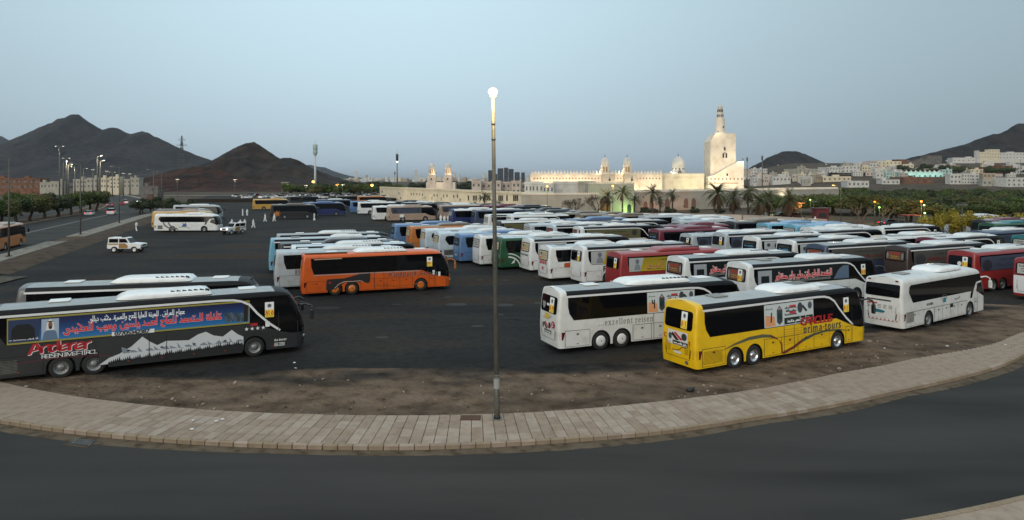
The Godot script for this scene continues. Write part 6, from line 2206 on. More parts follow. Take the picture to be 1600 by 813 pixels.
func town() -> void:
	rng.seed = 77
	var H := [
		[1374, 1409, 253, 266, M.cream, 3, 6, "cream three storey block left of the grey unfinished houses"], [1360, 1374, 256, 266, M.white_wall, 2, 3, "small white house left of the cream three storey block"], [1400.5, 1418, 250, 262, M.brown_wall, 2, 3, "brown house behind the cream three storey block"],
		[1418, 1435, 252, 260, M.grey_block, 2, 3, "grey unfinished house left of the bigger unfinished one"], [1434, 1452, 250, 260, M.grey_block, 2, 4, "low grey house before the unfinished frame"], [1448, 1472, 244, 256, M.grey_block, 3, 5, "big grey unfinished concrete frame on the slope"],
		[1492, 1524, 247, 255, M.white_wall, 1, 5, "long white house below the pale complex"], [1526, 1530, 236, 248, M.white_wall, 3, 1, "slim white tower at the left end of the pale complex"], [1531, 1546, 238, 248, M.cream, 2, 4, "cream wing of the pale complex on the slope"], [1546, 1562, 234, 248, M.cream, 3, 4, "tall middle block of the pale complex on the slope"], [1562, 1602, 239, 249, M.white_wall, 2, 8, "long right wing of the pale complex on the slope"],
		[1474, 1488, 266, 275, M.mint_wall, 2, 3, "small mint house at the right of the mint hall"], [1369, 1381, 270, 279, M.white_wall, 1, 2, "small white house with a dark door left of the mint hall"], [1383, 1395, 270, 279, M.mint_wall, 2, 2, "small green white house left of the mint hall"],
		[1414, 1436, 278.5, 287, M.brown_wall, 1, 3, "red brown brick shed below the mint hall"], [1437, 1458, 279.5, 287, M.brown_wall, 1, 2, "second red brown shed, right of the first"], [1379, 1406, 282, 288, M.white_wall, 1, 4, "low white house at the edge of the grove"],
		[1484.5, 1502, 273, 288, M.white_wall, 2, 3, "white flat roofed block, left one of the pair above the grove"], [1502.5, 1519, 272.5, 288, M.white_wall, 3, 4, "white flat roofed block, right one of the pair above the grove"], [1519.5, 1537, 273, 288, M.white_wall, 3, 3, "white house lit orange at its door above the grove"], [1538, 1556, 272, 290, M.tan_wall, 3, 3, "tan house right of the orange lit white house"], [1537, 1551, 281, 291, M.grey_wall, 1, 2, "low bluish house before the tan house"],
		[1535, 1558, 262, 272, M.brown_wall, 2, 4, "brown brick house behind the white blocks"], [1559, 1582, 260, 272, M.brown_wall, 2, 4, "larger brown brick house near the right edge"], [1583, 1604, 260, 272, M.white_wall, 2, 4, "white house at the right edge above the dark round tree"], [1568, 1604, 279, 292, M.white_wall, 2, 4, "white flat roofed house at the right edge above the grove"],
		[1181, 1207, 274, 283, M.pinkish, 1, 4, "pinkish lit building right of the minaret"], [1237, 1278, 265, 276, M.grey_wall, 3, 6, "pale grey apartment block with a stair tower"], [1250, 1258, 261, 276, M.grey_wall, 3, 1, "narrow stair tower in front of the grey apartment block"], [1288, 1318, 262, 270, M.white_wall, 2, 6, "pale house row left of the cream three storey block"], [1319, 1345, 260, 270, M.white_wall, 2, 5, "pale flat block behind the long dark canopy"], [1346, 1360, 261, 270, M.cream, 2, 3, "cream house at the right end of the pale house row"],
		[1325, 1358, 284, 292, M.white_wall, 1, 5, "white low house at the left edge of the grove"], [1290, 1331, 277, 283, M.cream, 1, 6, "long cream lit shop row right of the minaret"], [1160, 1173, 277, 283, M.white_wall, 1, 3, "small white house beside the minaret base"], [1209, 1236, 277, 284, M.white_wall, 1, 5, "low white shop row between the pinkish building and the apartment block"],
	]
	for q in H: house(q[7], q[0], q[1], q[2], q[3], q[4], q[5], q[6], "", 0.0, rng.randf_range(-0.25, 0.25), 1 if rng.randf() < 0.5 else 0)
	for i in 75:
		var px := rng.randf_range(1166, 1600)
		var yb := rng.randf_range(259, 288) if px > 1290 else rng.randf_range(271, 287)
		if yb > 279 and px > 1320 and px < 1480: yb -= 12.0
		var near := "right of the minaret" if px < 1240 else "by the grey apartment block" if px < 1300 else "by the long dark canopy" if px < 1365 else "near the cream three storey block" if px < 1420 else "near the mint hall" if px < 1490 else "above the flat roofed pair" if px < 1545 else "towards the right edge"
		house("small %s %s house %s, %s on the slope" % [["white", "cream", "tan", "grey", "pinkish", "white"][i % 6], ["one storey", "two storey"][i % 2], near, "high" if yb < 268 else "half way" if yb < 278 else "low"], px - rng.randf_range(4, 9), px + rng.randf_range(4, 10), yb - rng.randf_range(5, 9), yb, [M.white_wall, M.cream, M.tan_wall, M.grey_wall, M.pinkish, M.white_wall][i % 6], 1 + i % 2, 2 + i % 3, "small houses of the town at the right", 0.0, rng.randf_range(-0.5, 0.5), i % 2)
	# the mint hall with peaked roof tents
	var z := solve_z(1441, 277)
	var t := thing("mint_hall", "mint green hall with a row of small white peaks on its roof, brightly lit", "hall", W3(u2x(1441, z), z, y2h(277, z)))
	var w := 66.0 * z / ASK
	put("wall", M.mint_wall, t, Vector3(0, 1.2, -6), Vector3(w, 7.0, 12))
	for k in 9:
		var b := MB.new()
		b.lathe([Vector2(w / 18, 0), Vector2(w / 40, 0.8), Vector2(0, 2.2)], 4, Transform3D(Basis(Vector3.UP, PI / 4), Vector3(-w / 2 + w / 18 + k * w / 9, 4.7, -3)))
		part("roof_peak", b.done(), M.white_wall, t)
	for k in 8: put("window", M.window_dark, t, Vector3(-w / 2 + (k + 0.5) * w / 8, 1.2, 0.02), Vector3(1.6, 1.4, 0.08))
	for k in 3: floodlight("cool white floodlight before the mint hall", W3(u2x(1420 + k * 21, z), z - 6, y2h(277, z) + 0.5), Color(0.8, 1.0, 0.95), 26.0, "floodlights before the mint hall")
	# the long dark canopy
	z = solve_z(1320, 274)
	t = thing("canopy", "long dark flat canopy before the pale house row", "canopy", W3(u2x(1320, z), z, y2h(274, z)))
	w = 80.0 * z / ASK
	put("roof", mat(lin(0.03, 0.028, 0.028), 0.7), t, Vector3(0, 2.2, 0), Vector3(w, 0.7, 12))
	for k in 9: put("post", M.steel, t, Vector3(-w / 2 + 1 + k * (w - 2) / 8, 0.4, 4), Vector3(0.4, 3.2, 0.4))
	# retaining wall on the slope
	z = 560.0
	t = thing("slope_wall", "long brown retaining wall across the slope under the dark trees", "wall", W3(u2x(1400, z), z, town_g(300, z) + 2))
	put("wall", mat(lin(0.12, 0.09, 0.075), 0.95), t, Vector3(70, 0, 0), Vector3(150, 5, 1.2))
	# hazy city on the horizon
	for i in 150:
		var px := rng.randf_range(505, 835)
		var zz := rng.randf_range(2200, 4600)
		var yb := 280.0 + 9.5 * ASK / zz
		var hh := rng.randf_range(6, 17) if rng.randf() < 0.92 else rng.randf_range(24, 46)
		var ww := rng.randf_range(9, 30) if hh < 20 else rng.randf_range(6, 12)
		var hm: Material = [M.white_wall, M.cream, M.tan_wall, M.white_wall][i % 4]
		var c := thing("city_building", "pale building in the hazy city along the horizon", "building", W3(u2x(px, zz), zz), rng.randf_range(-0.5, 0.5), "far pale buildings of the hazy city")
		put("wall", hm, c, Vector3(0, hh / 2, 0), Vector3(ww, hh, ww * 0.8))
		put("roof_hut", hm, c, Vector3(ww * 0.2, hh + 1.2, 0), Vector3(ww * 0.3, 2.4, ww * 0.3))
	for q in [[763, 770.5, 266], [771, 777, 272], [778, 787, 263], [787.5, 794, 262], [794.5, 802.5, 264], [804, 812, 269], [814.5, 820, 269.5]]:
		var zz := 1900.0
		var c := thing("tower_block", ["dark grey apartment tower at the left of the far group", "low dark link between the far apartment towers", "broad dark tower in the far apartment group", "tallest dark tower of the far apartment group", "dark tower right of the tallest in the far group", "separate dark block right of the far apartment group", "small dark block farthest right of the far group"][[763, 771, 778, 787.5, 794.5, 804, 814.5].find(q[0])], "building", W3(u2x((q[0] + q[1]) / 2, zz), zz))
		var hh := y2h(q[2], zz)
		put("wall", mat(lin(0.05, 0.055, 0.065), 0.9), c, Vector3(0, hh / 2, 0), Vector3((q[1] - q[0]) * zz / ASK, hh, 16))
		for k in 4: put("window_band", M.window_dark, c, Vector3(0, hh * (0.4 + 0.15 * k), 8.05), Vector3((q[1] - q[0]) * zz / ASK * 0.86, hh * 0.05, 0.2))
	# left: red brown buildings and pale blocks below the mountain
	for q in [[-12, 24, 280, 292, M.brown_wall, 2, 5, "red brown long building at the left edge"], [25, 60, 280.5, 292, M.brown_wall, 2, 4, "red brown building second from the left edge"], [62, 78, 284, 292, M.white_wall, 1, 3, "small white house left of the bright double lamp"], [79, 95, 282.5, 292, M.white_wall, 1, 3, "small white house under the bright double lamp"], [114, 134, 279, 291, M.white_wall, 2, 4, "white block right of the lamp cluster"], [135, 152, 277, 291, M.white_wall, 2, 3, "taller white block under the lamp poles"], [157, 170, 277, 291, M.cream, 2, 3, "cream block right of the tall lamp poles"], [171, 186, 275.5, 291, M.cream, 3, 3, "tallest cream block at the end of the side road"], [192, 203, 279, 290, M.white_wall, 2, 2, "small white block right of the tallest cream block"], [204, 216, 277, 290, M.white_wall, 2, 2, "white block at the foot of the brown hill"], [220, 245, 291, 300, M.grey_block, 1, 3, "dark low shed with a glass front by the side road"]]:
		house(q[7], q[0], q[1], q[2] + (2.5 if q[0] > 61 else 0.0), q[3] + 4, M.grey_wall if q[4] == M.white_wall else q[4], q[5], q[6], "", 420.0 if q[0] < 215 else 300.0, 0.1, 1)

# ---------------------------------------------------------------- lamps, masts
func lamp(label: String, x: float, z: float, h: float, kind: String, m: Material, c := Color.WHITE, e := 0.0, y := 0.0, r := 0.08, turn := 0.0, group := "lamp posts") -> void:
	var t := thing("lamp_post", label, "lamp post", W3(x, z, y), turn, group)
	var b := MB.new(true)
	b.cyl(Vector3(0, 0, 0), Vector3(0, h, 0), r, r * 0.6, 10)
	part("pole", b.done(), M.pole, t)
	b = MB.new()
	b.cbox(Vector3(0, 0.04, 0), Vector3(r * 4, 0.08, r * 4), 0.02)
	part("base_plate", b.done(), M.dark, t)
	var heads: Array = [[0.0, 0.0]]
	if kind == "double": heads = [[-1.3, 0.0], [1.3, 0.0]]
	elif kind == "left": heads = [[-1.6, 0.0]]
	elif kind == "right": heads = [[1.6, 0.0]]
	elif kind == "tee": heads = [[-0.45, 0.0], [0.45, 0.0]]
	for q in heads:
		if kind == "ball":
			b = MB.new(true)
			var br := 0.5 if group == "sodium lamps" else 0.17 if label.contains("green") else 0.22
			b.ball(Vector3(0, h + br * 0.8, 0), Vector3(br, br * 0.9, br), 12, 8)
			part("lamp_globe", b.done(), m, t)
		else:
			b = MB.new(true)
			b.cyl(Vector3(0, h - 0.1, 0), Vector3(q[0], h + 0.12, 0), r * 0.5, r * 0.45, 6)
			part("arm", b.done(), M.pole, t)
			b = MB.new()
			b.cbox(Vector3(q[0], h + 0.17, 0), Vector3(0.8, 0.14, 0.34), 0.04)
			var hd := part("lamp_head", b.done(), M.steel, t)
			b = MB.new()
			b.box(Vector3(q[0], h + 0.085, 0), Vector3(0.66, 0.03, 0.26))
			part("lens", b.done(), m, hd)
	if e > 0.0:
		light_at(t, Vector3(0 if kind != "left" and kind != "right" else heads[0][0], h - 0.3 if kind != "ball" else h + 0.18, 0), c, e, 0.2)

func lamps() -> void:
	# the tall post in the middle of the picture, leaning a little
	var t := thing("lamp_post", "tall grey lamp post with a glaring lit head standing in the near pavement", "lamp post", W3(-0.58, 26.75, 0.135))
	t.rotation.z = deg_to_rad(0.75)
	var b := MB.new(true)
	b.cyl(Vector3(0, 0.0, 0), Vector3(0, 1.7, 0), 0.115, 0.11, 20)
	b.cyl(Vector3(0, 1.7, 0), Vector3(0, 12.6, 0), 0.095, 0.07, 20)
	b.cyl(Vector3(0, 1.66, 0), Vector3(0, 1.74, 0), 0.118, 0.1, 20)
	part("pole", b.done(), M.pole, t)
	b = MB.new(true)
	b.cyl(Vector3(0, 0, 0), Vector3(0, 0.16, 0), 0.14, 0.125, 20)
	part("tarred_foot", b.done(), M.dark, t)
	b = MB.new()
	b.cbox(Vector3(0, 0.015, 0), Vector3(0.36, 0.03, 0.36), 0.01)
	part("base_plate", b.done(), M.steel, t)
	b = MB.new(true)
	b.cyl(Vector3(0, 1.2, 0), Vector3(0, 1.58, 0), 0.1165, 0.116, 20, false)
	part("paper_notice", b.done(), mat(lin(0.3, 0.3, 0.29), 0.9), t)
	b = MB.new(true)
	b.cyl(Vector3(0, 10.9, 0), Vector3(0, 10.96, 0), 0.085, 0.085, 16)
	b.cyl(Vector3(0, 11.5, 0), Vector3(0, 11.56, 0), 0.085, 0.085, 16)
	part("collar", b.done(), M.steel, t)
	b = MB.new()
	b.cbox(Vector3(0, 12.6, 0), Vector3(0.3, 0.08, 0.16), 0.03)
	part("bracket", b.done(), M.steel, t)
	b = MB.new(true)
	b.ball(Vector3(0, 12.78, 0.02), Vector3(0.18, 0.15, 0.15), 18, 10)
	part("lamp_globe", b.done(), M.lamp_white, t)
	light_at(t, Vector3(0.0, 12.5, 0.45), Color(1.0, 0.9, 0.66), 8.0, 0.2)
	# side road
	lamp("unlit lamp post nearest in the side pavement at the left edge", -61.2, 83.3, 12.2, "left", M.silver, Color.WHITE, 0, 0.13, 0.12)
	lamp("unlit lamp post second along the side pavement", -73.6, 116.8, 12.0, "left", M.silver, Color.WHITE, 0, 0.13, 0.12)
	lamp("unlit lamp post third along the side pavement", -84.3, 147.0, 12.0, "left", M.silver, Color.WHITE, 0, 0.13, 0.12)
	lamp("unlit lamp post fourth along the side pavement", -100.5, 192.0, 12.0, "left", M.silver, Color.WHITE, 0, 0.13, 0.12)
	lamp("unlit far lamp post near the bend of the side road", -130.0, 254.0, 12.0, "left", M.silver, Color.WHITE, 0, 0.13, 0.12)
	var wl := Color(1.0, 0.95, 0.82)
	for q in [[93, 229, 260, "double", "tallest lit lamp post with bright arms above the left trees"], [99, 252, 300, "right", "lit lamp post in the cluster of three, left one"], [103.5, 247.5, 300, "double", "lit lamp post in the cluster of three, tallest"], [106.5, 257.5, 300, "right", "lit lamp post in the cluster of three, right one"], [117, 261, 330, "left", "lit lamp post right of the cluster of three"], [130.5, 263.5, 340, "right", "lit lamp post between the cluster and the tall right pair"], [145, 265.5, 350, "tee", "slim lit post left of the tall right pair"], [152, 244, 280, "right", "tall lit lamp post, left one of the right pair"], [156.5, 251, 300, "right", "tall lit lamp post, right one of the right pair"], [167, 268, 360, "tee", "lit post over the cream blocks, left"], [175.5, 269.5, 370, "double", "lit post over the cream blocks, right"], [193, 271, 380, "tee", "lit post over the end of the side road"], [203, 272, 390, "tee", "small lit post at the foot of the brown hill"]]:
		lamp(q[4], u2x(q[0], q[2]), q[2], y2h(q[1], q[2]), q[3], M.lamp_white, wl, 30.0 if q[1] < 262 else 0.0, 0.0, 0.3, 0.0, "lit posts at the left")
	lamp("blazing sodium lamp among the trees before the brown hill", -84.5, 291, 8.0, "ball", M.lamp_warm, Color(1.0, 0.66, 0.25), 60.0, 0.0, 0.1, 0.0, "sodium lamps")
	lamp("blazing sodium lamp left of the cream building", -55.6, 272, 6.7, "ball", M.lamp_warm, Color(1.0, 0.66, 0.25), 60.0, 0.0, 0.1, 0.0, "sodium lamps")
	lamp("small warm lamp on a post between the two sodium lamps", -71.5, 280, 7.2, "tee", M.lamp_warm, Color(1.0, 0.7, 0.3), 14.0)
	lamp("white lamp on a slim post in the middle of the green trees", -75, 303, 7.0, "tee", M.lamp_white, wl, 8.0)
	for q in [[277, 280.5, 330, "small white lamp at the foot of the brown hill, left"], [367, 281, 330, "small white lamp at the foot of the brown hill, right"], [448, 288, 330, "small white lamp beside the hillside hut"], [478, 290, 320, "small bright lamp beside the sodium lamp"]]:
		lamp(q[3], u2x(q[0], q[2]), q[2], y2h(q[1], q[2]), "tee", M.lamp_white, wl, 6.0)
	lamp("warm globe lamp on a post before the dark windowed annex", u2x(855, 176), 176, 7.5, "ball", M.lamp_warm, Color(1.0, 0.85, 0.6), 10.0)
	lamp("warm globe lamp on a post before the arched gate", u2x(957.5, 176), 176, 7.6, "ball", M.lamp_warm, Color(1.0, 0.8, 0.5), 16.0)
	lamp("pale lamp post standing in the yellow green shrubs", 69.8, 106.2, 5.4, "tee", M.silver, Color.WHITE, 0, 0.0, 0.09)
	for q in [[1205, 319, 165, "unlit tee lamp left in the garden before the long wall", "tee", M.silver, 0.0, Color.WHITE], [1233.5, 319, 168, "yellow green lamp in the garden trees", "ball", M.lamp_green, 9.0, Color(0.85, 1.0, 0.4)], [1252, 318, 160, "bright orange garden lamp above the parked cars", "tee", M.lamp_orange, 12.0, Color(1.0, 0.6, 0.25)], [1266, 313, 175, "greenish globe lamp between the garden trees", "ball", M.lamp_green, 7.0, Color(0.8, 1.0, 0.5)], [1271, 315.5, 165, "unlit white tee lamp right in the garden", "tee", M.silver, 0.0, Color.WHITE], [1314, 290.5, 150, "tall lamp post with a warm lit head at the corner of the long wall", "left", M.lamp_warm, 12.0, Color(1.0, 0.85, 0.6)], [1367, 316.5, 146, "orange lamp glowing in the forked trees", "ball", M.lamp_orange, 16.0, Color(1.0, 0.5, 0.16)], [1374, 325, 144, "green white lamp under the orange one", "ball", M.lamp_green, 6.0, Color(0.75, 1.0, 0.55)], [1439.5, 316, 140, "orange lamp glowing in the dark grove", "ball", M.lamp_orange, 16.0, Color(1.0, 0.5, 0.16)], [1444, 321.5, 139, "small yellow green lamp beside the orange grove lamp", "ball", M.lamp_green, 4.0, Color(0.9, 1.0, 0.5)], [1445, 334, 130, "green white lamp above the yellow green shrubs", "ball", M.lamp_green, 7.0, Color(0.75, 1.0, 0.5)]]:
		lamp(q[3], u2x(q[0], q[2]), q[2], y2h(q[1], q[2]), q[4], q[5], q[7], q[6])
	for q in [[1479, 251, 620, "white lamp post on the slope by the unfinished frame"], [1594.5, 247.5, 620, "white lamp post on the slope at the right edge"], [1491, 297.5, 330, "small white lamp in the grove"], [1216, 258, 640, "white lamp post before the small dark hill, left"], [1291, 257, 640, "white lamp post before the small dark hill, right"]]:
		var g := town_g(u2x(q[0], q[2]), q[2])
		lamp(q[3], u2x(q[0], q[2]), q[2], y2h(q[1], q[2]) - g, "tee", M.lamp_white, wl, 0.0, g, 0.25)
	# telecom masts
	for q in [[492.5, 225, 219, 243, 450.0, mat(lin(0.35, 0.42, 0.38), 0.6), mat(lin(0.5, 0.52, 0.5), 0.6), 3.6, "white mast with a pale green round antenna drum"], [620.5, 240.5, 234, 252, 400.0, mat(lin(0.04, 0.04, 0.045), 0.7), M.steel, 2.0, "grey mast with a dark antenna drum and a small light"], [617, 268.5, 266, 273, 700.0, M.dark, M.steel, 0.9, "thin far mast with a small dark drum"], [1167.5, 246, 243, 252, 500.0, M.steel, M.steel, 1.3, "thin floodlight mast right of the minaret"], [1191, 243.5, 241, 251, 480.0, M.steel, M.steel, 1.5, "second floodlight mast before the small dark hill"]]:
		var z: float = q[4]
		var k := z / ASK
		var mt := thing("antenna_mast", q[8], "mast", W3(u2x(q[0], z), z))
		var mb := MB.new(true)
		mb.cyl(Vector3.ZERO, Vector3(0, y2h(q[3], z), 0), q[7] * k * 0.6, q[7] * k * 0.36, 12)
		part("pole", mb.done(), q[6], mt)
		mb = MB.new(true)
		var y0 := y2h(q[3], z)
		var y1 := y2h(q[1], z)
		mb.lathe([Vector2(q[7] * k * 0.5, y0), Vector2(q[7] * k, y0 + 0.2 * (y1 - y0)), Vector2(q[7] * k, y0 + 0.4 * (y1 - y0)), Vector2(q[7] * k * 0.85, y0 + 0.45 * (y1 - y0)), Vector2(q[7] * k, y0 + 0.5 * (y1 - y0)), Vector2(q[7] * k, y0 + 0.95 * (y1 - y0)), Vector2(0, y1)], 16)
		part("drum", mb.done(), q[5], mt)
		mb = MB.new(true)
		mb.cyl(Vector3(0, y1, 0), Vector3(0, y2h(q[2], z), 0), 0.1, 0.05, 6)
		part("rod", mb.done(), M.steel, mt)
		if q[0] == 620.5:
			mb = MB.new(true)
			mb.ball(Vector3(0, y0 - 0.3, 0), Vector3(0.5, 0.5, 0.5), 10, 6)
			part("beacon", mb.done(), M.lamp_white, mt)
	# lattice pylon on the hill
	var z := 780.0
	var py := thing("pylon", "grey steel lattice pylon standing on the brown hill", "pylon", W3(u2x(284, z), z, 8.0))
	var top := y2h(212, z) - 8.0
	var pb := MB.new()
	for k in 4:
		var a := Vector3(3.2 * (1 if k % 2 else -1), 0, 3.2 * (1 if k / 2 else -1))
		pb.cyl(a, Vector3(a.x * 0.1, top, a.z * 0.1), 0.35, 0.2, 4)
		for j in 7:
			var f0 := j / 8.0
			var f1 := (j + 1) / 8.0
			var a2 := Vector3(a.z if k in [0, 3] else -a.x, 0, a.z) if false else Vector3(-a.x, 0, a.z)
			pb.cyl(Vector3(a.x * (1 - 0.9 * f0), top * f0, a.z * (1 - 0.9 * f0)), Vector3(a2.x * (1 - 0.9 * f1), top * f1, a2.z * (1 - 0.9 * f1)), 0.16, 0.16, 4)
			pb.cyl(Vector3(a.x * (1 - 0.9 * f0), top * f0, a.z * (1 - 0.9 * f0)), Vector3(a.x * (1 - 0.9 * f1), top * f1, -a.z * (1 - 0.9 * f1)), 0.16, 0.16, 4)
	part("lattice", pb.done(), M.steel, py)
	for q in [[0.78, 6.5], [0.9, 4.5]]:
		pb = MB.new()
		for sd in [-1.0, 1.0]:
			pb.cyl(Vector3(0, top * q[0], 0), Vector3(sd * q[1], top * q[0] + 0.3, 0), 0.35, 0.12, 4)
			pb.cyl(Vector3(0, top * (q[0] + 0.05), 0), Vector3(sd * q[1], top * q[0] + 0.3, 0), 0.18, 0.12, 4)
		part("cross_arm", pb.done(), M.steel, py)

func litter() -> void:
	rng.seed = 91
	var t := part("rubbish_bag", null, M.dark, self)
	var b := MB.new(true)
	b.ball(Vector3(0, 0.16, 0), Vector3(0.3, 0.2, 0.22), 12, 7)
	b.ball(Vector3(0.24, 0.2, 0.02), Vector3(0.12, 0.13, 0.1), 8, 5)
	b.cyl(Vector3(0.24, 0.3, 0.02), Vector3(0.3, 0.38, 0), 0.04, 0.07, 6)
	t.mesh = b.done()
	t.position = W3(7.9, 30.4, 0.05)
	t.scale = Vector3.ONE * 0.6
	tag(t, "black rubbish bag lying behind the pavement near the yellow coach", "bag")
	var stones := []
	for k in 4:
		b = MB.new()
		var g := RandomNumberGenerator.new()
		g.seed = k
		var pr := []
		for i in 7: pr.append(Vector2(maxf(0.0, cos(-PI / 2 + PI * i / 6.0)) * g.randf_range(0.75, 1.1), sin(-PI / 2 + PI * i / 6.0) * 0.6))
		pr[0].x = 0.0
		pr[6].x = 0.0
		b.lathe(pr, 7, Transform3D(Basis.from_euler(Vector3(g.randf(), g.randf(), g.randf())) * Basis.from_scale(Vector3(1.2, 1, 0.9)), Vector3.ZERO))
		stones.append(b.done())
	for i in 130:
		var th := rng.randf_range(-22, 44)
		var u := pow(rng.randf(), 1.8)
		var r := lerpf(back_r(th) - 0.05, lot_r(th), u)
		var s := rng.randf_range(0.025, 0.075) * (1.5 if rng.randf() < 0.12 else 1.0)
		var o := part("stone", stones[i % 4], M.slabs[i % 6] if i % 3 else M.dirt_plain, self, Transform3D(Basis(Vector3.UP, rng.randf() * 6) * Basis.from_scale(Vector3.ONE * s), polar(th, r, 0.09 * (1 - u) + s * 0.4)))
		tag(o, "small loose stone on the dirt behind the pavement", "stone", "loose stones on the dirt verge")
	for q in [[302, 657.5], [338, 658.5], [348, 655.5], [300, 671], [41, 604], [462, 575.5], [1382, 544.5], [1480, 541], [1571, 539], [460, 567]]:
		var z: float = 9.35 * ASK / (q[1] - 280.0)
		b = MB.new()
		b.cbox(Vector3.ZERO, Vector3(0.13, 0.02, 0.09), 0.006)
		var o := part("paper_scrap", b.done(), mat(lin(0.6, 0.6, 0.6), 0.9), self, Transform3D(Basis(Vector3.UP, rng.randf() * 6) * Basis(Vector3.RIGHT, 0.2), W3(u2x(q[0], z), z, 0.17)))
		tag(o, "white scrap of litter on the pavement or verge", "litter", "white litter scraps")

# ---------------------------------------------------------------- the scene
func _ready() -> void:
	# camera: about 9.5 m above the road, level, the lens shifted down
	var cam := Camera3D.new()
	cam.name = "camera"
	add_child(cam)
	cam.position = Vector3(0, 9.5, 0)
	cam.near = 0.1
	cam.far = 20000.0
	cam.projection = Camera3D.PROJECTION_FRUSTUM
	cam.size = 2.0 * 0.1 * 260.0 / 684.8
	cam.frustum_offset = Vector2(0, -0.1 * 80.8 / 684.8)
	cam.current = true
	# dusk sky: pale blue, brighter upwards and ahead, hazy at the horizon
	var w := 256
	var h := 128
	var im := Image.create(w, h, false, Image.FORMAT_RGBF)
	for y in h:
		for x in w:
			var el := PI / 2 - PI * (y + 0.5) / h
			var az := wrapf(TAU * (x + 0.5) / w, -PI, PI)
			var deg := rad_to_deg(maxf(el, 0.0))
			var c := Color(0.4, 0.485, 0.555).lerp(Color(0.655, 0.88, 0.99), 1.0 - exp(-deg / 7.5))
			c = c.lerp(Color(1.08, 1.26, 1.34), smoothstep(14.0, 70.0, deg))
			var lobe := exp(-pow((rad_to_deg(az) + 11.0) / 36.0, 2.0))
			var side := lerpf(1.0, 0.52 + 0.48 * lobe, cos(maxf(el, 0.0)))
			if el < 0: c = Color(0.12, 0.11, 0.1)
			im.set_pixel(x, y, Color(c.r * side, c.g * side, c.b * side))
	var pm := PanoramaSkyMaterial.new()
	pm.panorama = ImageTexture.create_from_image(im)
	var sky := Sky.new()
	sky.sky_material = pm
	var env := Environment.new()
	env.background_mode = Environment.BG_SKY
	env.sky = sky
	env.tonemap_mode = Environment.TONE_MAPPER_LINEAR
	env.tonemap_exposure = 1.0
	env.sdfgi_enabled = true
	env.ssao_enabled = true
	env.ssil_enabled = true
	env.fog_enabled = true
	env.fog_density = 0.000035
	env.fog_light_color = Color(0.8, 0.86, 0.92)
	var we := WorldEnvironment.new()
	we.name = "environment"
	we.environment = env
	add_child(we)
	var sun := DirectionalLight3D.new()
	sun.name = "sun"
	sun.light_color = Color(1.0, 0.95, 0.88)
	sun.light_energy = 0.5
	sun.light_angular_distance = 40.0
	sun.shadow_enabled = true
	sun.sky_mode = DirectionalLight3D.SKY_MODE_LIGHT_ONLY
	add_child(sun)
	sun.rotation_degrees = Vector3(-20, -20, 0)

	make_materials()
	make_prints()
	setting()
	hills()
	mosque()
	town()
	coaches()
	hero_coaches()
	vehicles()
	trees()
	lamps()
	people()
	litter()

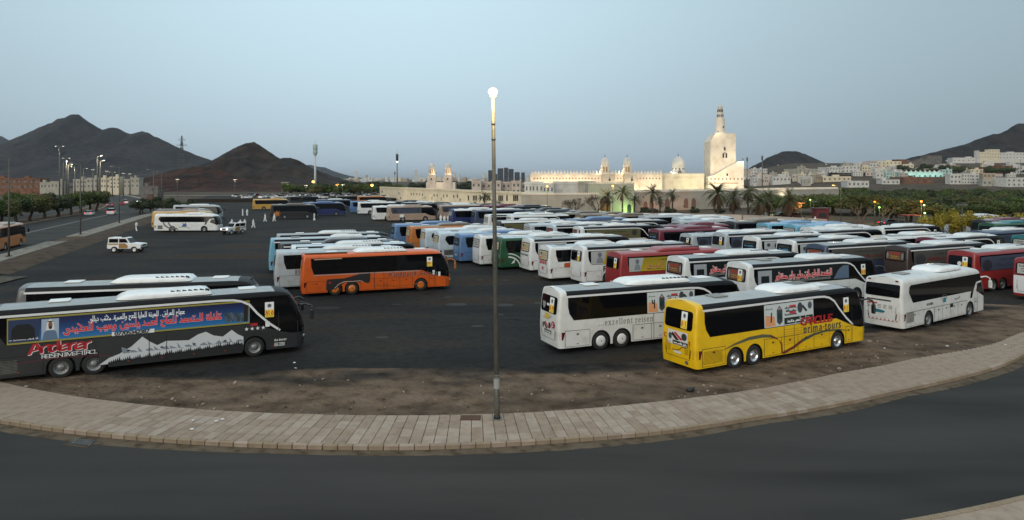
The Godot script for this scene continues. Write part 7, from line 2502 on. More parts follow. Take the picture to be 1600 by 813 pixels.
func hero_coaches() -> void:
	var yl := paint(0.8, 0.49, 0.003)
	var gr := paint(0.026, 0.027, 0.029)
	var wh := paint(0.68, 0.68, 0.66)
	var org := paint(0.6, 0.095, 0.004)
	var greyroof := paint(0.27, 0.28, 0.28)
	var wt := mat(lin(0.75, 0.75, 0.75), 0.6)
	var rd := mat(lin(0.42, 0.012, 0.02), 0.5)
	var dg := mat(lin(0.014, 0.055, 0.055), 0.5)
	# grey coach with the blue banner, front left
	var d := {"ro": 3.05, "x": -24.2, "z": 31.22, "a": 27.4, "L": 14.4, "ax": 3, "h": 3.55, "detail": 2, "body": gr, "roof": greyroof, "edge": M.edge, "style": "top", "label": "dark grey coach with a blue lettered banner and white mountain picture, front left", "banner": "banner_blue", "bx": [0.95, 11.5], "placard": "placard0"}
	coach(d)
	flank_part(d, "mountain_picture", rect(4.6, 0.42, 11.2, 1.76), M.mountains, 0.014)
	side_text(d, "lettering", "Anderer", 1.75, 1.44, 0.6, wt, "Droid Sans", true, 0.35, 1.6)
	side_text(d, "lettering", "Anderer", 1.72, 1.47, 0.6, rd, "Droid Sans", true, 0.35, 1.6)
	d.node.get_children()[-1].position.z += 0.008
	side_text(d, "lettering", "REISEN IMST-TIROL", 2.25, 1.13, 0.25, wt, "Droid Sans", false, 0.0, 1.5)
	side_text(d, "phone_number", "07705342387", 5.25, 1.9, 0.24, mat(lin(0.015, 0.015, 0.015), 0.6), "Droid Sans", true, 0.0, 1.3)
	d.node.get_children()[-1].position.z += 0.03
	flank_part(d, "number_strip", rect(5.15, 1.8, 7.0, 1.99), wt, 0.019)
	for k in 4:
		var sp := PackedVector2Array()
		for i in 10:
			var a := PI / 2 + TAU * i / 10
			var r := 0.11 if i % 2 == 0 else 0.045
			sp.append(Vector2(11.35 + k * 0.28 + cos(a) * r, 1.52 + sin(a) * r))
		flank_part(d, "star", sp, wt, 0.014)
	flank_part(d, "red_emblem", rect(11.55, 1.66, 11.9, 1.8), rd, 0.012)
	side_text(d, "lettering", "Anderer", 12.75, 0.78, 0.16, wt, "Droid Sans", true)
	for k in 3: flank_part(d, "small_print", rect(12.75, 0.6 - k * 0.07, 13.3, 0.63 - k * 0.07), wt, 0.016)
	flank_part(d, "red_line", ribbon(v2([0.4, 0.92, 3.2, 1.0, 4.6, 0.95, 5.2, 0.8]), 0.035), mat(lin(0.12, 0.02, 0.03), 0.5), 0.016)
	for k in 9: flank_part(d, "grille_slat", rect(0.35, 0.5 + k * 0.07, 1.35, 0.535 + k * 0.07), M.steel, 0.02)
	flank_part(d, "notice", rect(12.3, 1.55, 12.52, 1.82), wt, 0.016)
	# second grey coach behind it
	d = {"x": -27.7, "z": 38.0, "a": 14.5, "L": 13.2, "ax": 3, "h": 3.55, "detail": 1, "body": paint(0.12, 0.12, 0.125), "roof": greyroof, "edge": M.edge, "style": "top", "label": "silver grey coach parked directly behind the dark grey lettered one", "placard": "placard3"}
	coach(d)
	# orange coach
	d = {"x": -16.9, "z": 54.9, "a": 20.2, "L": 12.4, "ax": 3, "h": 3.5, "detail": 2, "body": org, "roof": org, "edge": org, "style": "comfort", "cap": true, "rim": paint(0.6, 0.16, 0.02), "mirror": paint(0.4, 0.13, 0.03), "label": "bright orange coach with orange wheels and a black dog picture", "placard": "placard2"}
	coach(d)
	flank_part(d, "sill_line", rect(0.95, 1.7, 9.6, 1.76), M.silver, 0.016)
	flank_part(d, "dog_picture", v2([1.95, 0.5, 2.2, 0.45, 2.75, 0.58, 3.4, 1.05, 4.9, 1.02, 5.3, 0.88, 5.45, 1.0, 5.5, 1.72, 4.7, 1.72, 4.3, 1.6, 3.4, 1.4, 2.0, 1.36]), mat(lin(0.016, 0.012, 0.012), 0.5), 0.016)
	flank_part(d, "dog_outline", ribbon(v2([2.6, 0.6, 2.95, 0.95, 3.4, 1.12, 4.2, 1.1, 4.6, 1.13, 4.9, 1.05]), 0.05), mat(lin(0.6, 0.4, 0.3), 0.5), 0.02)
	flank_part(d, "red_tag", rect(2.15, 1.0, 2.32, 1.16), rd, 0.02)
	flank_part(d, "sweep", v2([6.0, 0.75, 8.0, 0.55, 10.0, 0.72, 10.0, 0.66, 8.0, 0.46, 5.6, 0.6]), paint(0.42, 0.08, 0.006), 0.015)
	side_text(d, "lettering", "Windhund  Reisen", 7.0, 1.432, 0.44, wt, "Droid Serif", true, 0.3, 0.8)
	side_text(d, "lettering", "Windhund  Reisen", 6.985, 1.44, 0.44, mat(lin(0.02, 0.01, 0.008), 0.5), "Droid Serif", true, 0.3, 0.8)
	d.node.get_children()[-1].position.z += 0.01
	flank_part(d, "grey_roof_print", ribbon(v2([1.0, 3.0, 3.2, 3.02]), 0.08), mat(lin(0.45, 0.3, 0.2), 0.5), 0.02)
	for q in [[10.75, 1.35], [11.25, 1.2]]: flank_part(d, "notice", rect(q[0], q[1], q[0] + 0.2, q[1] + 0.36), wt, 0.016)
	part("roof_panel", bx(Vector3.ZERO, Vector3(3.4, 0.03, 1.7)), greyroof, d.node, Transform3D(Basis(), Vector3(-4.2, 3.5, 0)))
	# white coach with two rear axles
	d = {"x": 2.5, "z": 37.05, "a": 22.5, "L": 13.0, "ax": 3, "h": 3.5, "detail": 2, "body": wh, "roof": greyroof, "edge": M.edge, "style": "top", "cap": true, "rim": paint(0.7, 0.7, 0.69), "mid_door": true, "label": "white coach with white wheel covers and grey lettering left of the yellow one", "banner": "poster_side2", "bx": [5.7, 9.0]}
	coach(d)
	side_text(d, "lettering", "...exzellent reisen", 2.5, 1.5, 0.42, mat(lin(0.13, 0.13, 0.12), 0.5), "Droid Serif", false, 0.0, 0.8)
	tail_part(d, "rear_poster", rect(-0.75, 0.92, 0.42, 1.62), M.poster_rear, 0.02)
	tail_part(d, "rear_placard", rect(0.1, 2.12, 0.62, 2.95), M.placard3, 0.024)
	tail_part(d, "emblem", v2([-0.5, 1.75, -0.1, 1.68, 0.2, 1.8, 0.15, 1.98, -0.2, 2.04, -0.45, 1.95]), mat(lin(0.62, 0.42, 0.06), 0.5), 0.02)
	tail_part(d, "emblem_ring", ribbon(v2([-0.75, 1.75, -0.3, 1.72, 0.3, 1.86, 0.5, 1.98]), 0.03), mat(lin(0.3, 0.3, 0.3), 0.5), 0.024)
	tail_part(d, "sticker", rrect(0.45, 1.3, 0.85, 1.7, 0.19), rd, 0.024)
	tail_text(d, "sticker_number", "2", 0.58, 1.5, 0.28, wt, true)
	tail_text(d, "lettering", "★★★", -0.2, 2.5, 0.14, wt)
	tail_part(d, "badge", v2([-0.82, 2.62, -0.5, 2.62, -0.38, 2.55, -0.45, 2.35, -0.6, 2.2, -0.75, 2.35]), mat(lin(0.25, 0.25, 0.25), 0.5), 0.02)
	# yellow coach
	d = {"x": 8.85, "z": 33.0, "a": 28.7, "L": 13.2, "ax": 3, "h": 3.5, "detail": 2, "body": yl, "roof": paint(0.36, 0.365, 0.36), "edge": M.edge, "style": "top", "ac": 2, "rim": M.chrome, "label": "bright yellow coach with blue and red lettering in the right foreground", "banner": "poster_side1", "bx": [4.75, 8.55], "placard": "placard1"}
	coach(d)
	side_text(d, "lettering", "CAROLUS", 7.4, 1.86, 0.56, rd, "Droid Sans", true, 0.0, 1.6)
	d.node.get_children()[-1].position.z += 0.03
	side_text(d, "lettering", "prima·tours", 7.7, 1.42, 0.54, dg, "Droid Sans", true, 0.0, 0.85)
	var band := [[v2([1.6, 1.0, 2.6, 1.3, 3.6, 1.5, 4.6, 1.53, 5.2, 1.44, 5.2, 1.3, 4.6, 1.36, 3.6, 1.34, 2.6, 1.2]), mat(lin(0.1, 0.1, 0.06), 0.5)], [v2([5.2, 1.44, 5.7, 1.2, 5.95, 0.85, 5.98, 0.42, 6.1, 0.35, 6.06, 0.9, 5.8, 1.1, 5.2, 1.3]), mat(lin(0.15, 0.02, 0.012), 0.5)], [v2([6.05, 0.44, 6.9, 0.66, 7.6, 0.95, 7.6, 0.78, 6.9, 0.5, 6.15, 0.32]), mat(lin(0.15, 0.02, 0.012), 0.5)], [v2([7.6, 0.95, 8.5, 1.16, 9.5, 1.24, 10.6, 1.18, 11.6, 0.98, 10.6, 1.1, 9.5, 1.14, 8.5, 1.02, 7.6, 0.78]), mat(lin(0.05, 0.07, 0.05), 0.5)]]
	for q in band: flank_part(d, "painted_band", q[0], q[1], 0.018)
	for k in 7: flank_part(d, "painted_line", ribbon(v2([6.1, 1.58 - k * 0.13, 8.0, 1.56 - k * 0.11, 11.0 - k * 0.25, 1.3 - k * 0.08]), 0.018), mat(lin(0.4, 0.2, 0.004), 0.5), 0.016)
	for k in 11: flank_part(d, "grille_slat", ribbon(v2([0.42 + k * 0.012, 0.5 + k * 0.058, 1.75, 0.5 + k * 0.058]), 0.022), mat(lin(0.25, 0.13, 0.003), 0.6), 0.02)
	tail_part(d, "rear_poster", rect(-0.7, 1.25, 0.72, 1.95), M.poster_rear, 0.02)
	tail_text(d, "lettering", "C", -0.98, 1.62, 0.3, rd, true)
	tail_text(d, "lettering", "S", 0.8, 1.5, 0.26, rd, true)
	for sd in [-1.0, 1.0]:
		for k in 9: tail_part(d, "grille_slat", ribbon(v2([sd * 0.78, 0.92 + k * 0.055, sd * 0.5, 0.9 + k * 0.055]), 0.02), mat(lin(0.25, 0.13, 0.003), 0.6), 0.02)
	tail_part(d, "trim_curve", ribbon(v2([-0.4, 0.98, 0.0, 1.0, 0.2, 1.1, 0.3, 1.2, 0.6, 1.22]), 0.035), mat(lin(0.1, 0.06, 0.01), 0.4), 0.02)
	tail_part(d, "badge", rrect(0.5, 0.4, 0.72, 0.6, 0.09), M.chrome, 0.02)
	part("roof_vent", bx(Vector3.ZERO, Vector3(0.9, 0.02, 0.7)), mat(lin(0.17, 0.17, 0.16)), d.node, Transform3D(Basis(), Vector3(2.3, 3.72, 0)))
	# two axle white coach at the right
	d = {"x": 23.95, "z": 42.0, "a": 34.0, "L": 11.6, "ax": 2, "h": 3.42, "detail": 2, "body": wh, "roof": paint(0.66, 0.67, 0.66), "edge": wh, "style": "asian", "ac": 2, "mirror": wh, "mid_door": false, "label": "white two axle coach with a red and white reflective strip at its tail, right"}
	coach(d)
	for k in 16: tail_part(d, "reflective_mark", v2([-1.0 + k * 0.125, 0.66, -0.94 + k * 0.125, 0.66, -0.9 + k * 0.125, 0.71, -0.94 + k * 0.125, 0.76, -1.0 + k * 0.125, 0.76, -0.96 + k * 0.125, 0.71]), rd if k % 2 else wt, 0.02)
	tail_part(d, "emblem", v2([-0.6, 1.2, -0.4, 1.12, 0.1, 1.12, 0.2, 1.24, 0.0, 1.3, -0.4, 1.34]), mat(lin(0.02, 0.15, 0.2), 0.5), 0.018)
	for r in 3:
		for c in 5: tail_part(d, "grille_slot", rect(-0.95 + c * 0.34, 1.42 + r * 0.09, -0.73 + c * 0.34, 1.45 + r * 0.09), M.steel, 0.018)
	tail_part(d, "tail_bar", rect(-0.95, 1.88, 0.55, 1.96), M.dark, 0.018)
	tail_part(d, "lettering_strip", rect(-0.95, 1.66, -0.3, 1.74), rd, 0.018)
	for k in 12: flank_part(d, "grille_slat", rect(0.5 + k * 0.075, 0.6, 0.54 + k * 0.075, 1.22), M.steel, 0.02)
	side_text(d, "lettering", "ALHARBI", 3.0, 1.5, 0.2, mat(lin(0.06, 0.06, 0.07), 0.5), "Droid Sans", true)
	flank_part(d, "emblem", ribbon(v2([5.1, 1.62, 5.05, 1.78, 5.2, 1.9, 5.6, 1.9, 5.75, 1.78, 5.7, 1.62]), 0.05), M.steel, 0.018)
	flank_part(d, "emblem", v2([5.2, 1.42, 5.6, 1.42, 5.62, 1.7, 5.4, 1.74, 5.2, 1.66]), mat(lin(0.03, 0.2, 0.25), 0.5), 0.018)
	flank_part(d, "lettering_strip", ribbon(v2([6.8, 1.5, 7.1, 1.46, 7.5, 1.52, 7.55, 1.64]), 0.06), M.steel, 0.018)
	flank_part(d, "waist_joint", rect(0.4, 1.22, 8.6, 1.245), M.seam, 0.018)
	flank_part(d, "open_flap", rect(6.15, 0.98, 6.6, 1.22), M.dark, 0.02)
	for q in [[-0.85, 3.12], [0.85, 3.12]]: tail_part(d, "roof_lamp", rect(q[0] - 0.09, q[1], q[0] + 0.09, q[1] + 0.09), M.red_lamp, 0.03)

func coaches() -> void:
	var P := {
		"white": paint(0.7, 0.71, 0.71), "ice": paint(0.5, 0.58, 0.64), "silver": paint(0.4, 0.44, 0.47), "grey": paint(0.27, 0.28, 0.28), "black": paint(0.018, 0.018, 0.022), "blue": paint(0.09, 0.18, 0.36), "deep": paint(0.02, 0.03, 0.12), "navy": paint(0.045, 0.06, 0.11),
		"red": paint(0.28, 0.022, 0.022), "maroon": paint(0.14, 0.012, 0.03), "green": paint(0.012, 0.075, 0.03), "brown": paint(0.05, 0.035, 0.03), "tan": paint(0.36, 0.26, 0.2), "orange": paint(0.48, 0.16, 0.03), "yellow": paint(0.5, 0.28, 0.05), "sky": paint(0.14, 0.36, 0.5), "teal": paint(0.02, 0.16, 0.18), "lightblue": paint(0.2, 0.35, 0.55),
		"bronze": paint(0.15, 0.11, 0.07), "edge": M.edge,
	}
	# x, z, heading, length, height, style, body, roof, edge, banner, poster, placard, label
	var T := [
		[-20.2, 58.2, 21, 12.2, 3.4, "comfort", "silver", "silver", "silver", "", "", "", "silver white coach half hidden behind the orange one, big letters on its flank"],
		[-20.2, 62.2, 19, 12.2, 3.45, "top", "white", "ice", "edge", "", "", "", "white coach third in the group behind the orange one"],
		[-24.6, 69.2, 18, 13, 3.5, "top", "sky", "silver", "edge", "banner_dull0", "", "", "sky blue tailed coach with a pictured flank behind the orange one"],
		[-25.8, 74.5, 18, 13, 3.5, "top", "grey", "grey", "edge", "", "", "", "grey coach farthest back in the group behind the orange one"],
		[-22.4, 65.6, 19, 12.6, 3.4, "top", "black", "black", "edge", "", "", "", "black roofed coach between the sky blue tailed and the white one"],
		[-15.9, 92.5, 23, 12, 3.45, "comfort", "blue", "blue", "blue", "", "rear1", "", "blue coach with a dark tail at the left end of the second row"],
		[-13.2, 88.6, 23, 12, 3.45, "comfort", "orange", "bronze", "orange", "", "rear2", "", "brown and orange coach second in the second row"],
		[-10.7, 84.1, 23, 12, 3.4, "asian", "ice", "white", "ice", "", "rear2", "", "white coach third in the second row, poster in its rear window"],
		[-8.6, 79.9, 23, 12, 3.35, "asian", "ice", "ice", "ice", "", "rear2", "", "white coach with a dark blue sweep on its flank in the second row"],
		[-5.9, 76.9, 23, 12, 3.35, "comfort", "blue", "blue", "blue", "", "rear1", "", "blue coach with a black tail poster right of the white one with a sweep"],
		[-3.5, 74.1, 23, 12, 3.45, "comfort", "white", "grey", "white", "", "rear3", "", "white coach squeezed between the blue one and the red tailed green one"],
		[-1.3, 71.3, 23, 12, 3.45, "comfort", "green", "ice", "green", "", "rear2", "", "green coach with a red and white tail and white arcs on its flank"],
		[1.8, 69.2, 23, 12.6, 3.5, "top", "white", "grey", "edge", "poster_grey", "rear2", "", "white coach with black lettering on its tail right of the green one"],
		[3.4, 63.4, 23, 9.0, 3.3, "comfort", "white", "silver", "white", "", "rear2", "", "short white coach with red ornaments on its tail"],
		[6.3, 61.2, 23, 13, 3.5, "top", "white", "grey", "edge", "banner_yellow", "", "placard3", "white coach with a yellow banner and a black letter R on its flank"],
		[8.9, 56.4, 23, 12, 3.45, "comfort", "red", "red", "red", "banner_yellow", "", "placard2", "red coach with a long yellow banner behind the white one"],
		[13.2, 52.6, 23.5, 13, 3.5, "top", "white", "grey", "edge", "banner_black", "rear0", "", "white coach with red lettering on black, left one of the pair"],
		[16.8, 48.8, 24, 13.6, 3.5, "top", "white", "grey", "edge", "banner_black", "rear0", "placard0", "white coach with red lettering on black, right one behind the yellow coach"],
		[28.7, 62.8, 24, 13, 3.5, "top", "navy", "grey", "edge", "banner_dull0", "rear0", "", "dark navy coach with a brown banner behind the two axle white one"],
		[35.3, 61.1, 25, 13, 3.5, "top", "brown", "grey", "edge", "banner_dull0", "rear0", "", "dark brown coach with a brown banner right of the navy one"],
		[38.4, 56.8, 26, 12.6, 3.5, "comfort", "red", "grey", "red", "banner_dull2", "", "placard1", "dark red coach with flame streaks and a round sticker at the right"],
		[41.0, 52.4, 28, 12, 3.4, "comfort", "red", "white", "red", "", "rear3", "", "red and white coach cut off by the right edge of the photo"],
		[27.7, 67.4, 24, 12, 3.5, "top", "white", "grey", "edge", "poster_grey", "rear1", "", "white coach with blue lettering in its rear window, right one of two"],
		[25.5, 71.1, 24, 12, 3.5, "top", "white", "grey", "edge", "poster_grey", "rear1", "", "white coach with blue lettering in its rear window, left one of two"],
		[23.8, 76.4, 24, 11.5, 3.5, "top", "silver", "silver", "edge", "banner_dull2", "", "placard2", "silver blue coach left of the two with blue rear lettering"],
		[20.9, 79.6, 24, 11.5, 3.15, "comfort", "silver", "silver", "silver", "banner_dull2", "", "placard3", "low silver coach with a yellow disc in its rear window"],
		[17.8, 83, 23, 12, 3.45, "comfort", "maroon", "maroon", "maroon", "", "rear1", "", "maroon coach with a white strip above its rear window in the third row"],
		[19.8, 90, 23, 12, 3.45, "comfort", "black", "maroon", "maroon", "", "", "", "black coach with a dark red roof behind the maroon one"],
		[8.7, 86.9, 23, 12.4, 3.5, "top", "white", "grey", "edge", "banner_dull1", "rear0", "placard0", "white coach with an olive banner and black front in the third row"],
		[5.4, 89.9, 23, 12.6, 3.5, "top", "ice", "grey", "edge", "", "rear0", "", "pale blue coach with an orange red poster at its corner"],
		[2.4, 92.8, 23, 12, 3.45, "comfort", "silver", "ice", "silver", "", "rear3", "", "silver coach left of the one with an orange red poster"],
		[-2.0, 100, 23, 12, 3.45, "comfort", "black", "grey", "white", "banner_dull1", "", "", "black coach with a tan banner and white roof just right of the tall lamp post"],
		[-4.1, 117.7, 23, 12, 3.45, "top", "white", "white", "edge", "", "rear3", "", "white coach with a poster covered tail behind the tall lamp post"],
		[-0.2, 115.4, 23, 12, 3.5, "top", "white", "grey", "white", "", "rear3", "", "white roofed coach with white curved mirrors in the fourth row"],
		[3.0, 127, 23, 12.5, 3.5, "comfort", "black", "black", "black", "", "", "", "black coach behind the white one with curved mirrors"],
		[2.6, 138, 23, 12, 3.45, "comfort", "black", "black", "black", "", "rear3", "", "black coach with a white tail near the plain wall"],
		[-12.1, 137.7, 23, 12, 3.5, "comfort", "deep", "white", "white", "", "rear3", "", "purple blue coach with a white wedge on its flank"],
		[-7.3, 134.4, 23, 12, 3.5, "comfort", "navy", "grey", "navy", "", "rear1", "", "navy coach with a framed tail right of the purple blue one"],
		[-27.7, 153, 20, 11, 3.5, "comfort", "tan", "tan", "tan", "banner_dull2", "rear3", "", "tan coach with a purple banner, nearest of the tan ones"],
		[-31.9, 157, 20, 11, 3.4, "comfort", "white", "white", "white", "", "rear3", "", "white tailed coach hidden behind the nearest tan one"],
		[-17.0, 160, 20, 11, 3.5, "comfort", "tan", "grey", "tan", "banner_dull2", "", "", "tan coach with a dark blue upper flank behind the crowd"],
		[-41.5, 184, 16, 11, 3.4, "comfort", "white", "silver", "white", "", "", "", "white coach left of the tan ones, long dark windows"],
		[-80, 211, 18, 11, 3.4, "comfort", "yellow", "yellow", "yellow", "", "", "", "yellow orange coach far left on the open asphalt"],
		[-57.6, 163, 18, 11, 3.5, "comfort", "black", "bronze", "black", "", "rear3", "", "black coach with an orange star on its flank"],
		[-54.2, 177, 18, 11, 3.5, "comfort", "deep", "blue", "deep", "", "", "", "blue coach beside the black one with an orange star"],
		[-80, 245, 18, 11, 3.4, "comfort", "black", "black", "black", "", "", "", "black coach before the parked cars, right of the yellow one"],
		[-59, 206, 18, 11, 3.4, "comfort", "navy", "navy", "navy", "", "", "", "dark coach with a white lower flank behind the blue one"],
		[-45.4, 192, 18, 11, 3.4, "comfort", "blue", "navy", "blue", "", "", "", "small looking blue coach just left of the white one by the tan ones"],
		[-66, 258, 16, 11, 3.3, "comfort", "brown", "bronze", "brown", "", "", "", "brown roofed coach far back below the green trees"],
		[-57, 252, 16, 11, 3.3, "comfort", "orange", "tan", "orange", "", "", "", "orange coach far back left of the cream building"],
		[-24, 176, 22, 12, 3.4, "comfort", "black", "bronze", "black", "", "", "", "dark coach in the row under the cream building, leftmost"],
		[-18.6, 171, 22, 12, 3.4, "comfort", "black", "navy", "black", "", "", "", "dark coach in the row under the cream building, second"],
		[-12.4, 166, 22, 12, 3.4, "comfort", "brown", "bronze", "brown", "", "", "", "brown roofed coach in the row under the cream building, third"],
		[-6.6, 161, 22, 12, 3.4, "comfort", "maroon", "maroon", "maroon", "", "", "", "dark red coach in the row under the cream building, fourth"],
		[-1.0, 156, 22, 12, 3.4, "comfort", "black", "black", "black", "", "", "", "black coach in the row under the cream building, fifth"],
		[-34, 190, 22, 12, 3.4, "comfort", "brown", "black", "brown", "", "", "", "brown coach under the left part of the cream building"],
		[-29, 181, 22, 12, 3.4, "comfort", "black", "silver", "black", "", "", "", "silver roofed coach under the left part of the cream building"],
		[12.0, 119.5, 23, 12, 3.45, "comfort", "bronze", "bronze", "bronze", "", "rear2", "", "bronze coach second of three before the low cream wall"],
		[15.3, 115.4, 23, 12, 3.45, "comfort", "bronze", "bronze", "bronze", "", "rear2", "", "bronze coach nearest of three before the low cream wall"],
		[8.7, 123.4, 23, 12, 3.45, "comfort", "bronze", "bronze", "bronze", "", "rear2", "", "bronze coach farthest of three before the low cream wall"],
		[8.3, 104, 23, 12.4, 3.45, "comfort", "navy", "blue", "navy", "", "rear3", "", "navy coach with a blue roof before the bronze ones"],
		[13.4, 98.5, 23, 12, 3.45, "top", "black", "navy", "edge", "", "", "", "black coach in front of the navy one with a blue roof"],
		[24.5, 99.6, 23, 11.5, 3.5, "comfort", "silver", "silver", "silver", "banner_dull1", "", "", "silver coach with an olive banner before the palms"],
		[26.5, 108, 23, 11.5, 3.5, "comfort", "ice", "white", "ice", "", "", "", "pale blue roofed coach before the low wall under the palms"],
		[22.0, 113, 23, 11.5, 3.5, "comfort", "silver", "grey", "silver", "", "", "", "silver coach farthest back under the palms"],
		[31.6, 97.2, 23, 12, 3.5, "comfort", "black", "bronze", "black", "", "", "", "black coach with a bronze roof left of the sky blue pair"],
		[34.9, 93.4, 23, 12, 3.5, "comfort", "sky", "lightblue", "sky", "", "rear3", "", "sky blue coach, left one of the pair with pale rear windows"],
		[37.4, 90.2, 23, 12, 3.5, "comfort", "sky", "lightblue", "sky", "", "rear3", "", "sky blue coach, right one of the pair with pale rear windows"],
		[38.0, 86.2, 24, 12, 3.45, "comfort", "white", "white", "white", "", "rear3", "", "white coach right behind the sky blue pair"],
		[35.6, 80.2, 24, 12, 3.45, "top", "white", "grey", "edge", "", "rear3", "", "white coach behind the silver blue one in the middle right"],
		[46.6, 86.2, 24, 12, 3.5, "top", "white", "white", "edge", "", "rear2", "placard1", "white coach with a tan rear poster before the forked trees"],
		[40.1, 72.9, 24, 12, 3.45, "comfort", "white", "grey", "white", "", "", "", "white coach with an arched bare rear window right of the middle"],
		[43.4, 70.0, 25, 12.4, 3.5, "top", "maroon", "white", "edge", "", "", "placard2", "maroon tailed coach with a white roof box right of the middle"],
		[54.7, 78.9, 26, 12, 3.5, "comfort", "navy", "navy", "navy", "banner_dull2", "", "placard1", "dark blue coach with a white placard near the right edge"],
		[56.2, 73.6, 27, 12, 3.45, "comfort", "teal", "teal", "teal", "", "rear3", "placard2", "teal coach cut by the right edge, white lip under its rear window"],
		[70, 101, 22, 12, 3.5, "comfort", "black", "maroon", "black", "", "", "", "black coach with a maroon roof behind the shrubs"],
		[73, 112, 22, 12, 3.5, "comfort", "white", "silver", "white", "", "", "", "white coach facing right behind the shrubs under the dark trees"],
		[79, 98, 22, 12, 3.5, "comfort", "black", "grey", "black", "", "", "", "black coach with a white roof at the right edge behind the shrubs"],
		[83, 108, 22, 12, 3.5, "comfort", "navy", "ice", "navy", "", "", "", "navy coach with an ice blue roof, farthest at the right edge"],
		[66, 93.5, 24, 12, 3.5, "comfort", "green", "teal", "green", "", "", "", "dark green coach between the dark blue and the maroon roofed ones"],
		[-64.3, 122.8, 3, 11.4, 3.3, "asian", "white", "white", "white", "", "", "", "white coach with grey arcs and a blue bird on its flank, far left"],
		[-69.3, 131.5, 6, 11.4, 3.4, "asian", "yellow", "tan", "yellow", "", "", "", "yellow tailed coach behind the white one with a blue bird"],
		[-73, 140, 6, 11, 3.4, "comfort", "brown", "bronze", "brown", "", "", "", "brown roofed coach in the group behind the white one with a blue bird"],
		[-80.4, 162, 4, 11, 3.4, "comfort", "silver", "grey", "silver", "", "", "", "striped silver coach with a yellow front, farthest of the left group"],
		[-66.6, 88.5, 110, 12, 3.4, "comfort", "orange", "tan", "orange", "", "", "", "orange coach driving on the side road at the left edge"],
	]
	var wt := mat(lin(0.7, 0.7, 0.7), 0.6)
	for r in T:
		var d := {"x": r[0], "z": r[1], "a": r[2], "L": r[3], "h": r[4], "style": r[5], "body": P[r[6]], "roof": P[r[7]], "edge": P[r[8]], "label": r[12], "detail": 1 if r[1] < 104 else 0, "ac": [1, 1, 2, 1, 1][T.find(r) % 5], "ax": 3 if r[3] > 12.5 else 2, "acm": P["white"] if r[7] in ["white", "ice", "grey", "silver", "navy"] else P[r[7]]}
		if r[9]: d.banner = r[9]
		if r[10]: d.poster = r[10]
		if r[11]: d.placard = r[11]
		if r[9] == "poster_grey": d.bx = [0.95, 4.2]
		if r[5] == "asian" or r[4] < 3.35: d.ac = 2
		var l: String = r[12]
		coach(d)
		var dk := mat(lin(0.02, 0.02, 0.02), 0.5)
		var rd := mat(lin(0.42, 0.02, 0.025), 0.5)
		if l.begins_with("silver white coach half"):
			side_text(d, "lettering", "BC", 1.6, 1.5, 0.6, mat(lin(0.16, 0.16, 0.17), 0.5), "Droid Sans", true, 0.0, 1.5)
		elif l.begins_with("green coach"):
			tail_part(d, "red_tail", rect(-1.15, 0.5, 1.15, 1.95), rd, 0.01)
			tail_part(d, "white_band", rect(-1.15, 1.2, 1.15, 1.62), wt, 0.014)
			tail_part(d, "white_band", rect(-1.15, 0.4, 1.15, 0.72), wt, 0.014)
			for rr in [[1.75, 0.1], [1.35, 0.14]]:
				var arc := PackedVector2Array()
				for k in 12: arc.append(Vector2(1.0 + rr[0] * sin(k * 0.14), 0.2 + rr[0] * 0.85 * cos(k * 0.14)))
				flank_part(d, "white_arc", ribbon(arc, rr[1]), wt, 0.02)
			flank_part(d, "white_arrow", v2([1.3, 0.62, 1.75, 1.15, 1.7, 0.72]), wt, 0.02)
			for k in 2: flank_part(d, "lettering_strip", rect(3.2, 1.42 - k * 0.16, 4.4, 1.5 - k * 0.16), wt, 0.02)
		elif l.begins_with("white coach with black lettering"):
			tail_text(d, "lettering", "Amor Travel", -0.85, 1.78, 0.28, dk, true)
		elif l.begins_with("short white coach"):
			for q in [[-0.7], [-0.3], [0.1], [0.5]]: tail_part(d, "red_ornament", rrect(q[0], 1.52, q[0] + 0.28, 1.86, 0.08), rd, 0.02)
			tail_part(d, "red_badge", rrect(-0.18, 1.0, 0.16, 1.3, 0.12), rd, 0.02)
			for q in [1.6, 2.9]: flank_part(d, "red_picture", rrect(q, 1.25, q + 1.0, 1.66, 0.12), mat(lin(0.45, 0.08, 0.02), 0.5), 0.02)
		elif l.begins_with("white coach with a yellow banner"):
			tail_text(d, "lettering", "Reliner", -0.9, 1.68, 0.36, dk, true, 0.25)
			side_text(d, "lettering", "Rel", 1.55, 1.35, 0.62, dk, "Droid Sans", true, 0.3, 1.4)
		elif l.begins_with("white coach with a dark blue sweep"):
			flank_part(d, "blue_sweep", v2([3.4, 1.66, 5.4, 1.66, 5.4, 1.2, 4.2, 1.25]), P["deep"], 0.02)
			flank_part(d, "grey_grille", rect(0.7, 0.6, 1.9, 1.2), M.steel, 0.02)
		elif l.begins_with("purple blue"):
			flank_part(d, "white_wedge", v2([4.4, 1.75, 7.4, 0.8, 8.6, 0.6, 8.6, 1.75]), wt, 0.02)
		elif l.begins_with("dark red coach with flame"):
			for k in 3: flank_part(d, "flame_streak", v2([9.3 + k * 0.5, 0.5, 9.1 + k * 0.5, 1.1, 8.6 + k * 0.5, 1.65, 9.0 + k * 0.5, 1.3]), mat(lin(0.4, 0.16, 0.02), 0.5), 0.02)
			tail_part(d, "round_sticker", rrect(-0.2, 2.2, 0.15, 2.55, 0.16), wt, 0.028)
		elif l.begins_with("red and white coach"):
			tail_part(d, "white_lower_tail", rect(-1.1, 0.5, 1.1, 1.9), wt, 0.01)
		elif l.begins_with("black coach with an orange star"):
			var st := PackedVector2Array()
			for k in 14:
				var a := TAU * k / 14
				var q := 0.95 if k % 2 == 0 else 0.4
				st.append(Vector2(1.6 + cos(a) * q, 1.25 + sin(a) * q * 0.95))
			flank_part(d, "orange_star", st, P["orange"], 0.02)
		elif l.begins_with("white coach with grey arcs"):
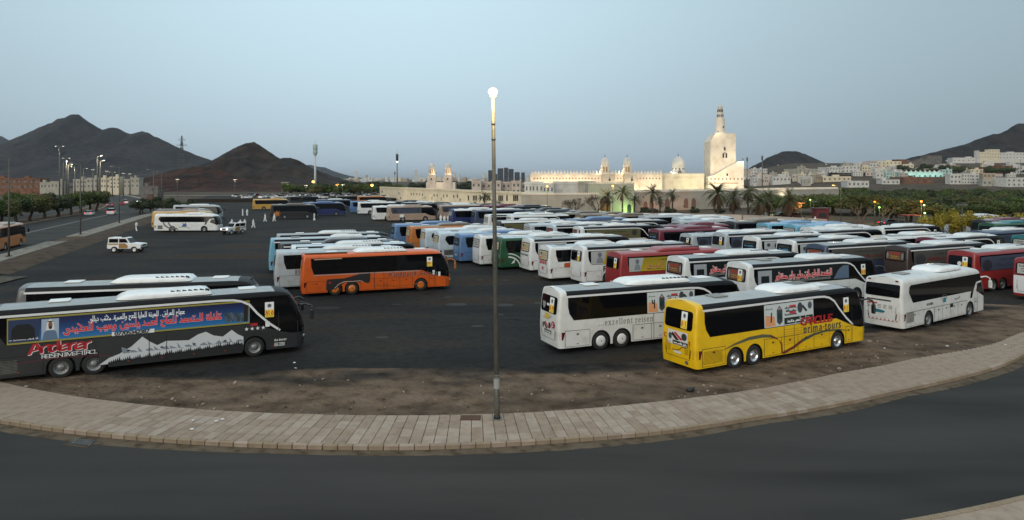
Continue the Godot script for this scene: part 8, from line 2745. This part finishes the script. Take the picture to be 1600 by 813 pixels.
			for q in [2.2, 3.1]:
				flank_part(d, "grey_arc", ribbon(v2([q - 0.5, 1.72, q - 0.2, 1.2, q + 0.4, 0.8, q + 1.2, 0.5]), 0.26), mat(lin(0.14, 0.14, 0.14), 0.5), 0.02)
			flank_part(d, "blue_bird", v2([4.9, 1.0, 5.2, 1.35, 5.0, 1.75, 5.4, 1.45, 5.7, 1.72, 5.75, 1.35, 5.9, 1.1, 5.5, 0.95]), mat(lin(0.01, 0.09, 0.3), 0.5), 0.02)
			flank_part(d, "green_sprig", ribbon(v2([4.4, 0.82, 5.2, 0.9, 6.2, 0.82]), 0.08), mat(lin(0.2, 0.25, 0.03), 0.5), 0.02)
			flank_part(d, "grey_grille", rect(0.75, 0.55, 1.6, 1.2), M.steel, 0.02)
		elif l.begins_with("tan coach with a purple"):
			flank_part(d, "white_ornament", rrect(2.6, 0.9, 3.6, 1.6, 0.3), wt, 0.02)

func vehicles() -> void:
	jeep("white patrol car with tan door markings crossing the empty asphalt", -50.3, 89.5, 2.0, false)
	jeep("white patrol car with its headlamps on beside the group in white", -48.6, 119.5, -112.0, true)
	var ws := [M.white, M.white, M.white, paint(0.4, 0.4, 0.4), M.white, paint(0.05, 0.05, 0.055), M.white, paint(0.25, 0.24, 0.22), M.white, paint(0.12, 0.02, 0.02)]
	rng.seed = 15
	var n := 0
	for row in [[-112.0, 291.0, 7, 5.2], [-122.0, 303.0, 11, 5.0], [-112.0, 322.0, 12, 4.4], [-100.0, 345.0, 12, 4.6], [-127.0, 318.0, 3, 5.0], [-66.0, 296.0, 4, 3.6]]:
		for k in row[2]:
			car("%s %s, %s in the %s row of cars before the brown hill" % [["white", "white", "white", "grey", "white", "black", "white", "sandy", "white", "dark red"][n % 10], ["saloon car", "estate car"][n % 2], ["first", "second", "third", "fourth", "fifth", "sixth", "seventh", "eighth", "ninth", "tenth", "eleventh", "twelfth"][k], {291.0: "nearest", 303.0: "second", 322.0: "fourth", 345.0: "farthest", 318.0: "short third", 296.0: "right hand"}[row[1]] if row[0] != -66.0 else "right hand"], "cars parked before the brown hill", row[0] + k * row[3] + rng.randf_range(-0.6, 0.6), row[1] + rng.randf_range(-2, 2), rng.randf_range(60, 115) if n % 3 else rng.randf_range(-10, 30), n % 2, ws[n % 10], false, false, 1.3)
			n += 1
	car("white car far up the road behind the car park", "", -150.0, 396.0, 5.0, 0, M.white)
	car("white car with tail lamps lit, left one of two on the side road", "", -109.8, 178.0, 112.0, 0, M.white, true)
	car("white car with tail lamps lit, right one of two on the side road", "", -107.0, 183.0, 112.0, 1, M.white, true)
	car("dark car with tail lamps lit at the end of the trees", "", -139.0, 237.0, 115.0, 0, paint(0.1, 0.1, 0.1), true)
	car("red lit car following the van far along the side road", "", -143.5, 252.0, 118.0, 0, paint(0.2, 0.03, 0.03), true)
	car("pale van with blazing tail lamps far along the side road", "", -149.0, 264.0, 120.0, 1, M.white, true)
	car("oncoming car with blazing headlamps at the bend of the side road", "", -150.0, 276.0, -70.0, 0, paint(0.2, 0.2, 0.2), false, true)
	car("small white car by the advertising pillar at the bend", "", -119.0, 231.5, 110.0, 0, M.white, true)
	for q in [[1205, 336.5, 170, "white car parked beyond the low cream wall"], [1224, 337.5, 168, "dark car parked beyond the low cream wall"], [1243, 338, 166, "dark red car parked right beyond the low cream wall"]]:
		car(q[3], "cars parked beyond the low wall", u2x(q[0], q[2]), q[2], 10.0, 0, M.white if q[0] == 1205 else paint(0.06, 0.03, 0.03))
	car("dark car with red lamps parked in the grove", "", u2x(1390, 139), 139, 20.0, 0, paint(0.04, 0.04, 0.045), true)
	# red kiosk, advertising pillar, small sign
	var t := thing("kiosk", "dark red kiosk behind the white coaches under the tall corner lamp", "kiosk", W3(65.5, 145.5))
	put("wall", mat(lin(0.12, 0.012, 0.015), 0.6), t, Vector3(0, 1.6, 0), Vector3(2.6, 3.2, 2.2))
	put("roof", mat(lin(0.08, 0.012, 0.015), 0.6), t, Vector3(0, 3.3, 0), Vector3(3.0, 0.2, 2.6))
	put("window", M.window_dark, t, Vector3(0, 1.9, 1.12), Vector3(1.6, 0.9, 0.06))
	t = thing("pillar", "dark red advertising pillar standing in the pavement bend", "pillar", W3(-73.2 * 219.0 / 219.0 - 30.5, 196.5))
	put("post", M.dark, t, Vector3(0, 1.2, 0), Vector3(0.3, 2.4, 0.3))
	put("panel", mat(lin(0.1, 0.03, 0.025), 0.5), t, Vector3(0, 3.0, 0), Vector3(1.3, 4.2, 0.35))
	put("panel_frame", M.dark, t, Vector3(0, 5.15, 0), Vector3(1.45, 0.12, 0.45))
	t = thing("hut", "small pale hut on the slope of the brown hill", "hut", W3(u2x(446, 420), 420, 4.5))
	put("wall", M.concrete, t, Vector3(0, 0.5, 0), Vector3(4, 5, 3))
	put("roof", M.white_wall, t, Vector3(0, 3.1, 0), Vector3(4.4, 0.2, 3.4))
	put("door", M.window_dark, t, Vector3(0.6, 0.2, 1.52), Vector3(1.1, 2.2, 0.06))
	t = thing("awning", "red awning among the dark trees right of the forked trunks", "awning", W3(u2x(1421, 132), 132))
	put("cloth_roof", mat(lin(0.25, 0.015, 0.015), 0.8), t, Vector3(0, 2.6, 0), Vector3(3.2, 0.12, 2.4))
	for sx in [-1.0, 1.0]:
		for sz in [-1.0, 1.0]: put("post", M.steel, t, Vector3(sx * 1.5, 1.3, sz * 1.1), Vector3(0.08, 2.6, 0.08))
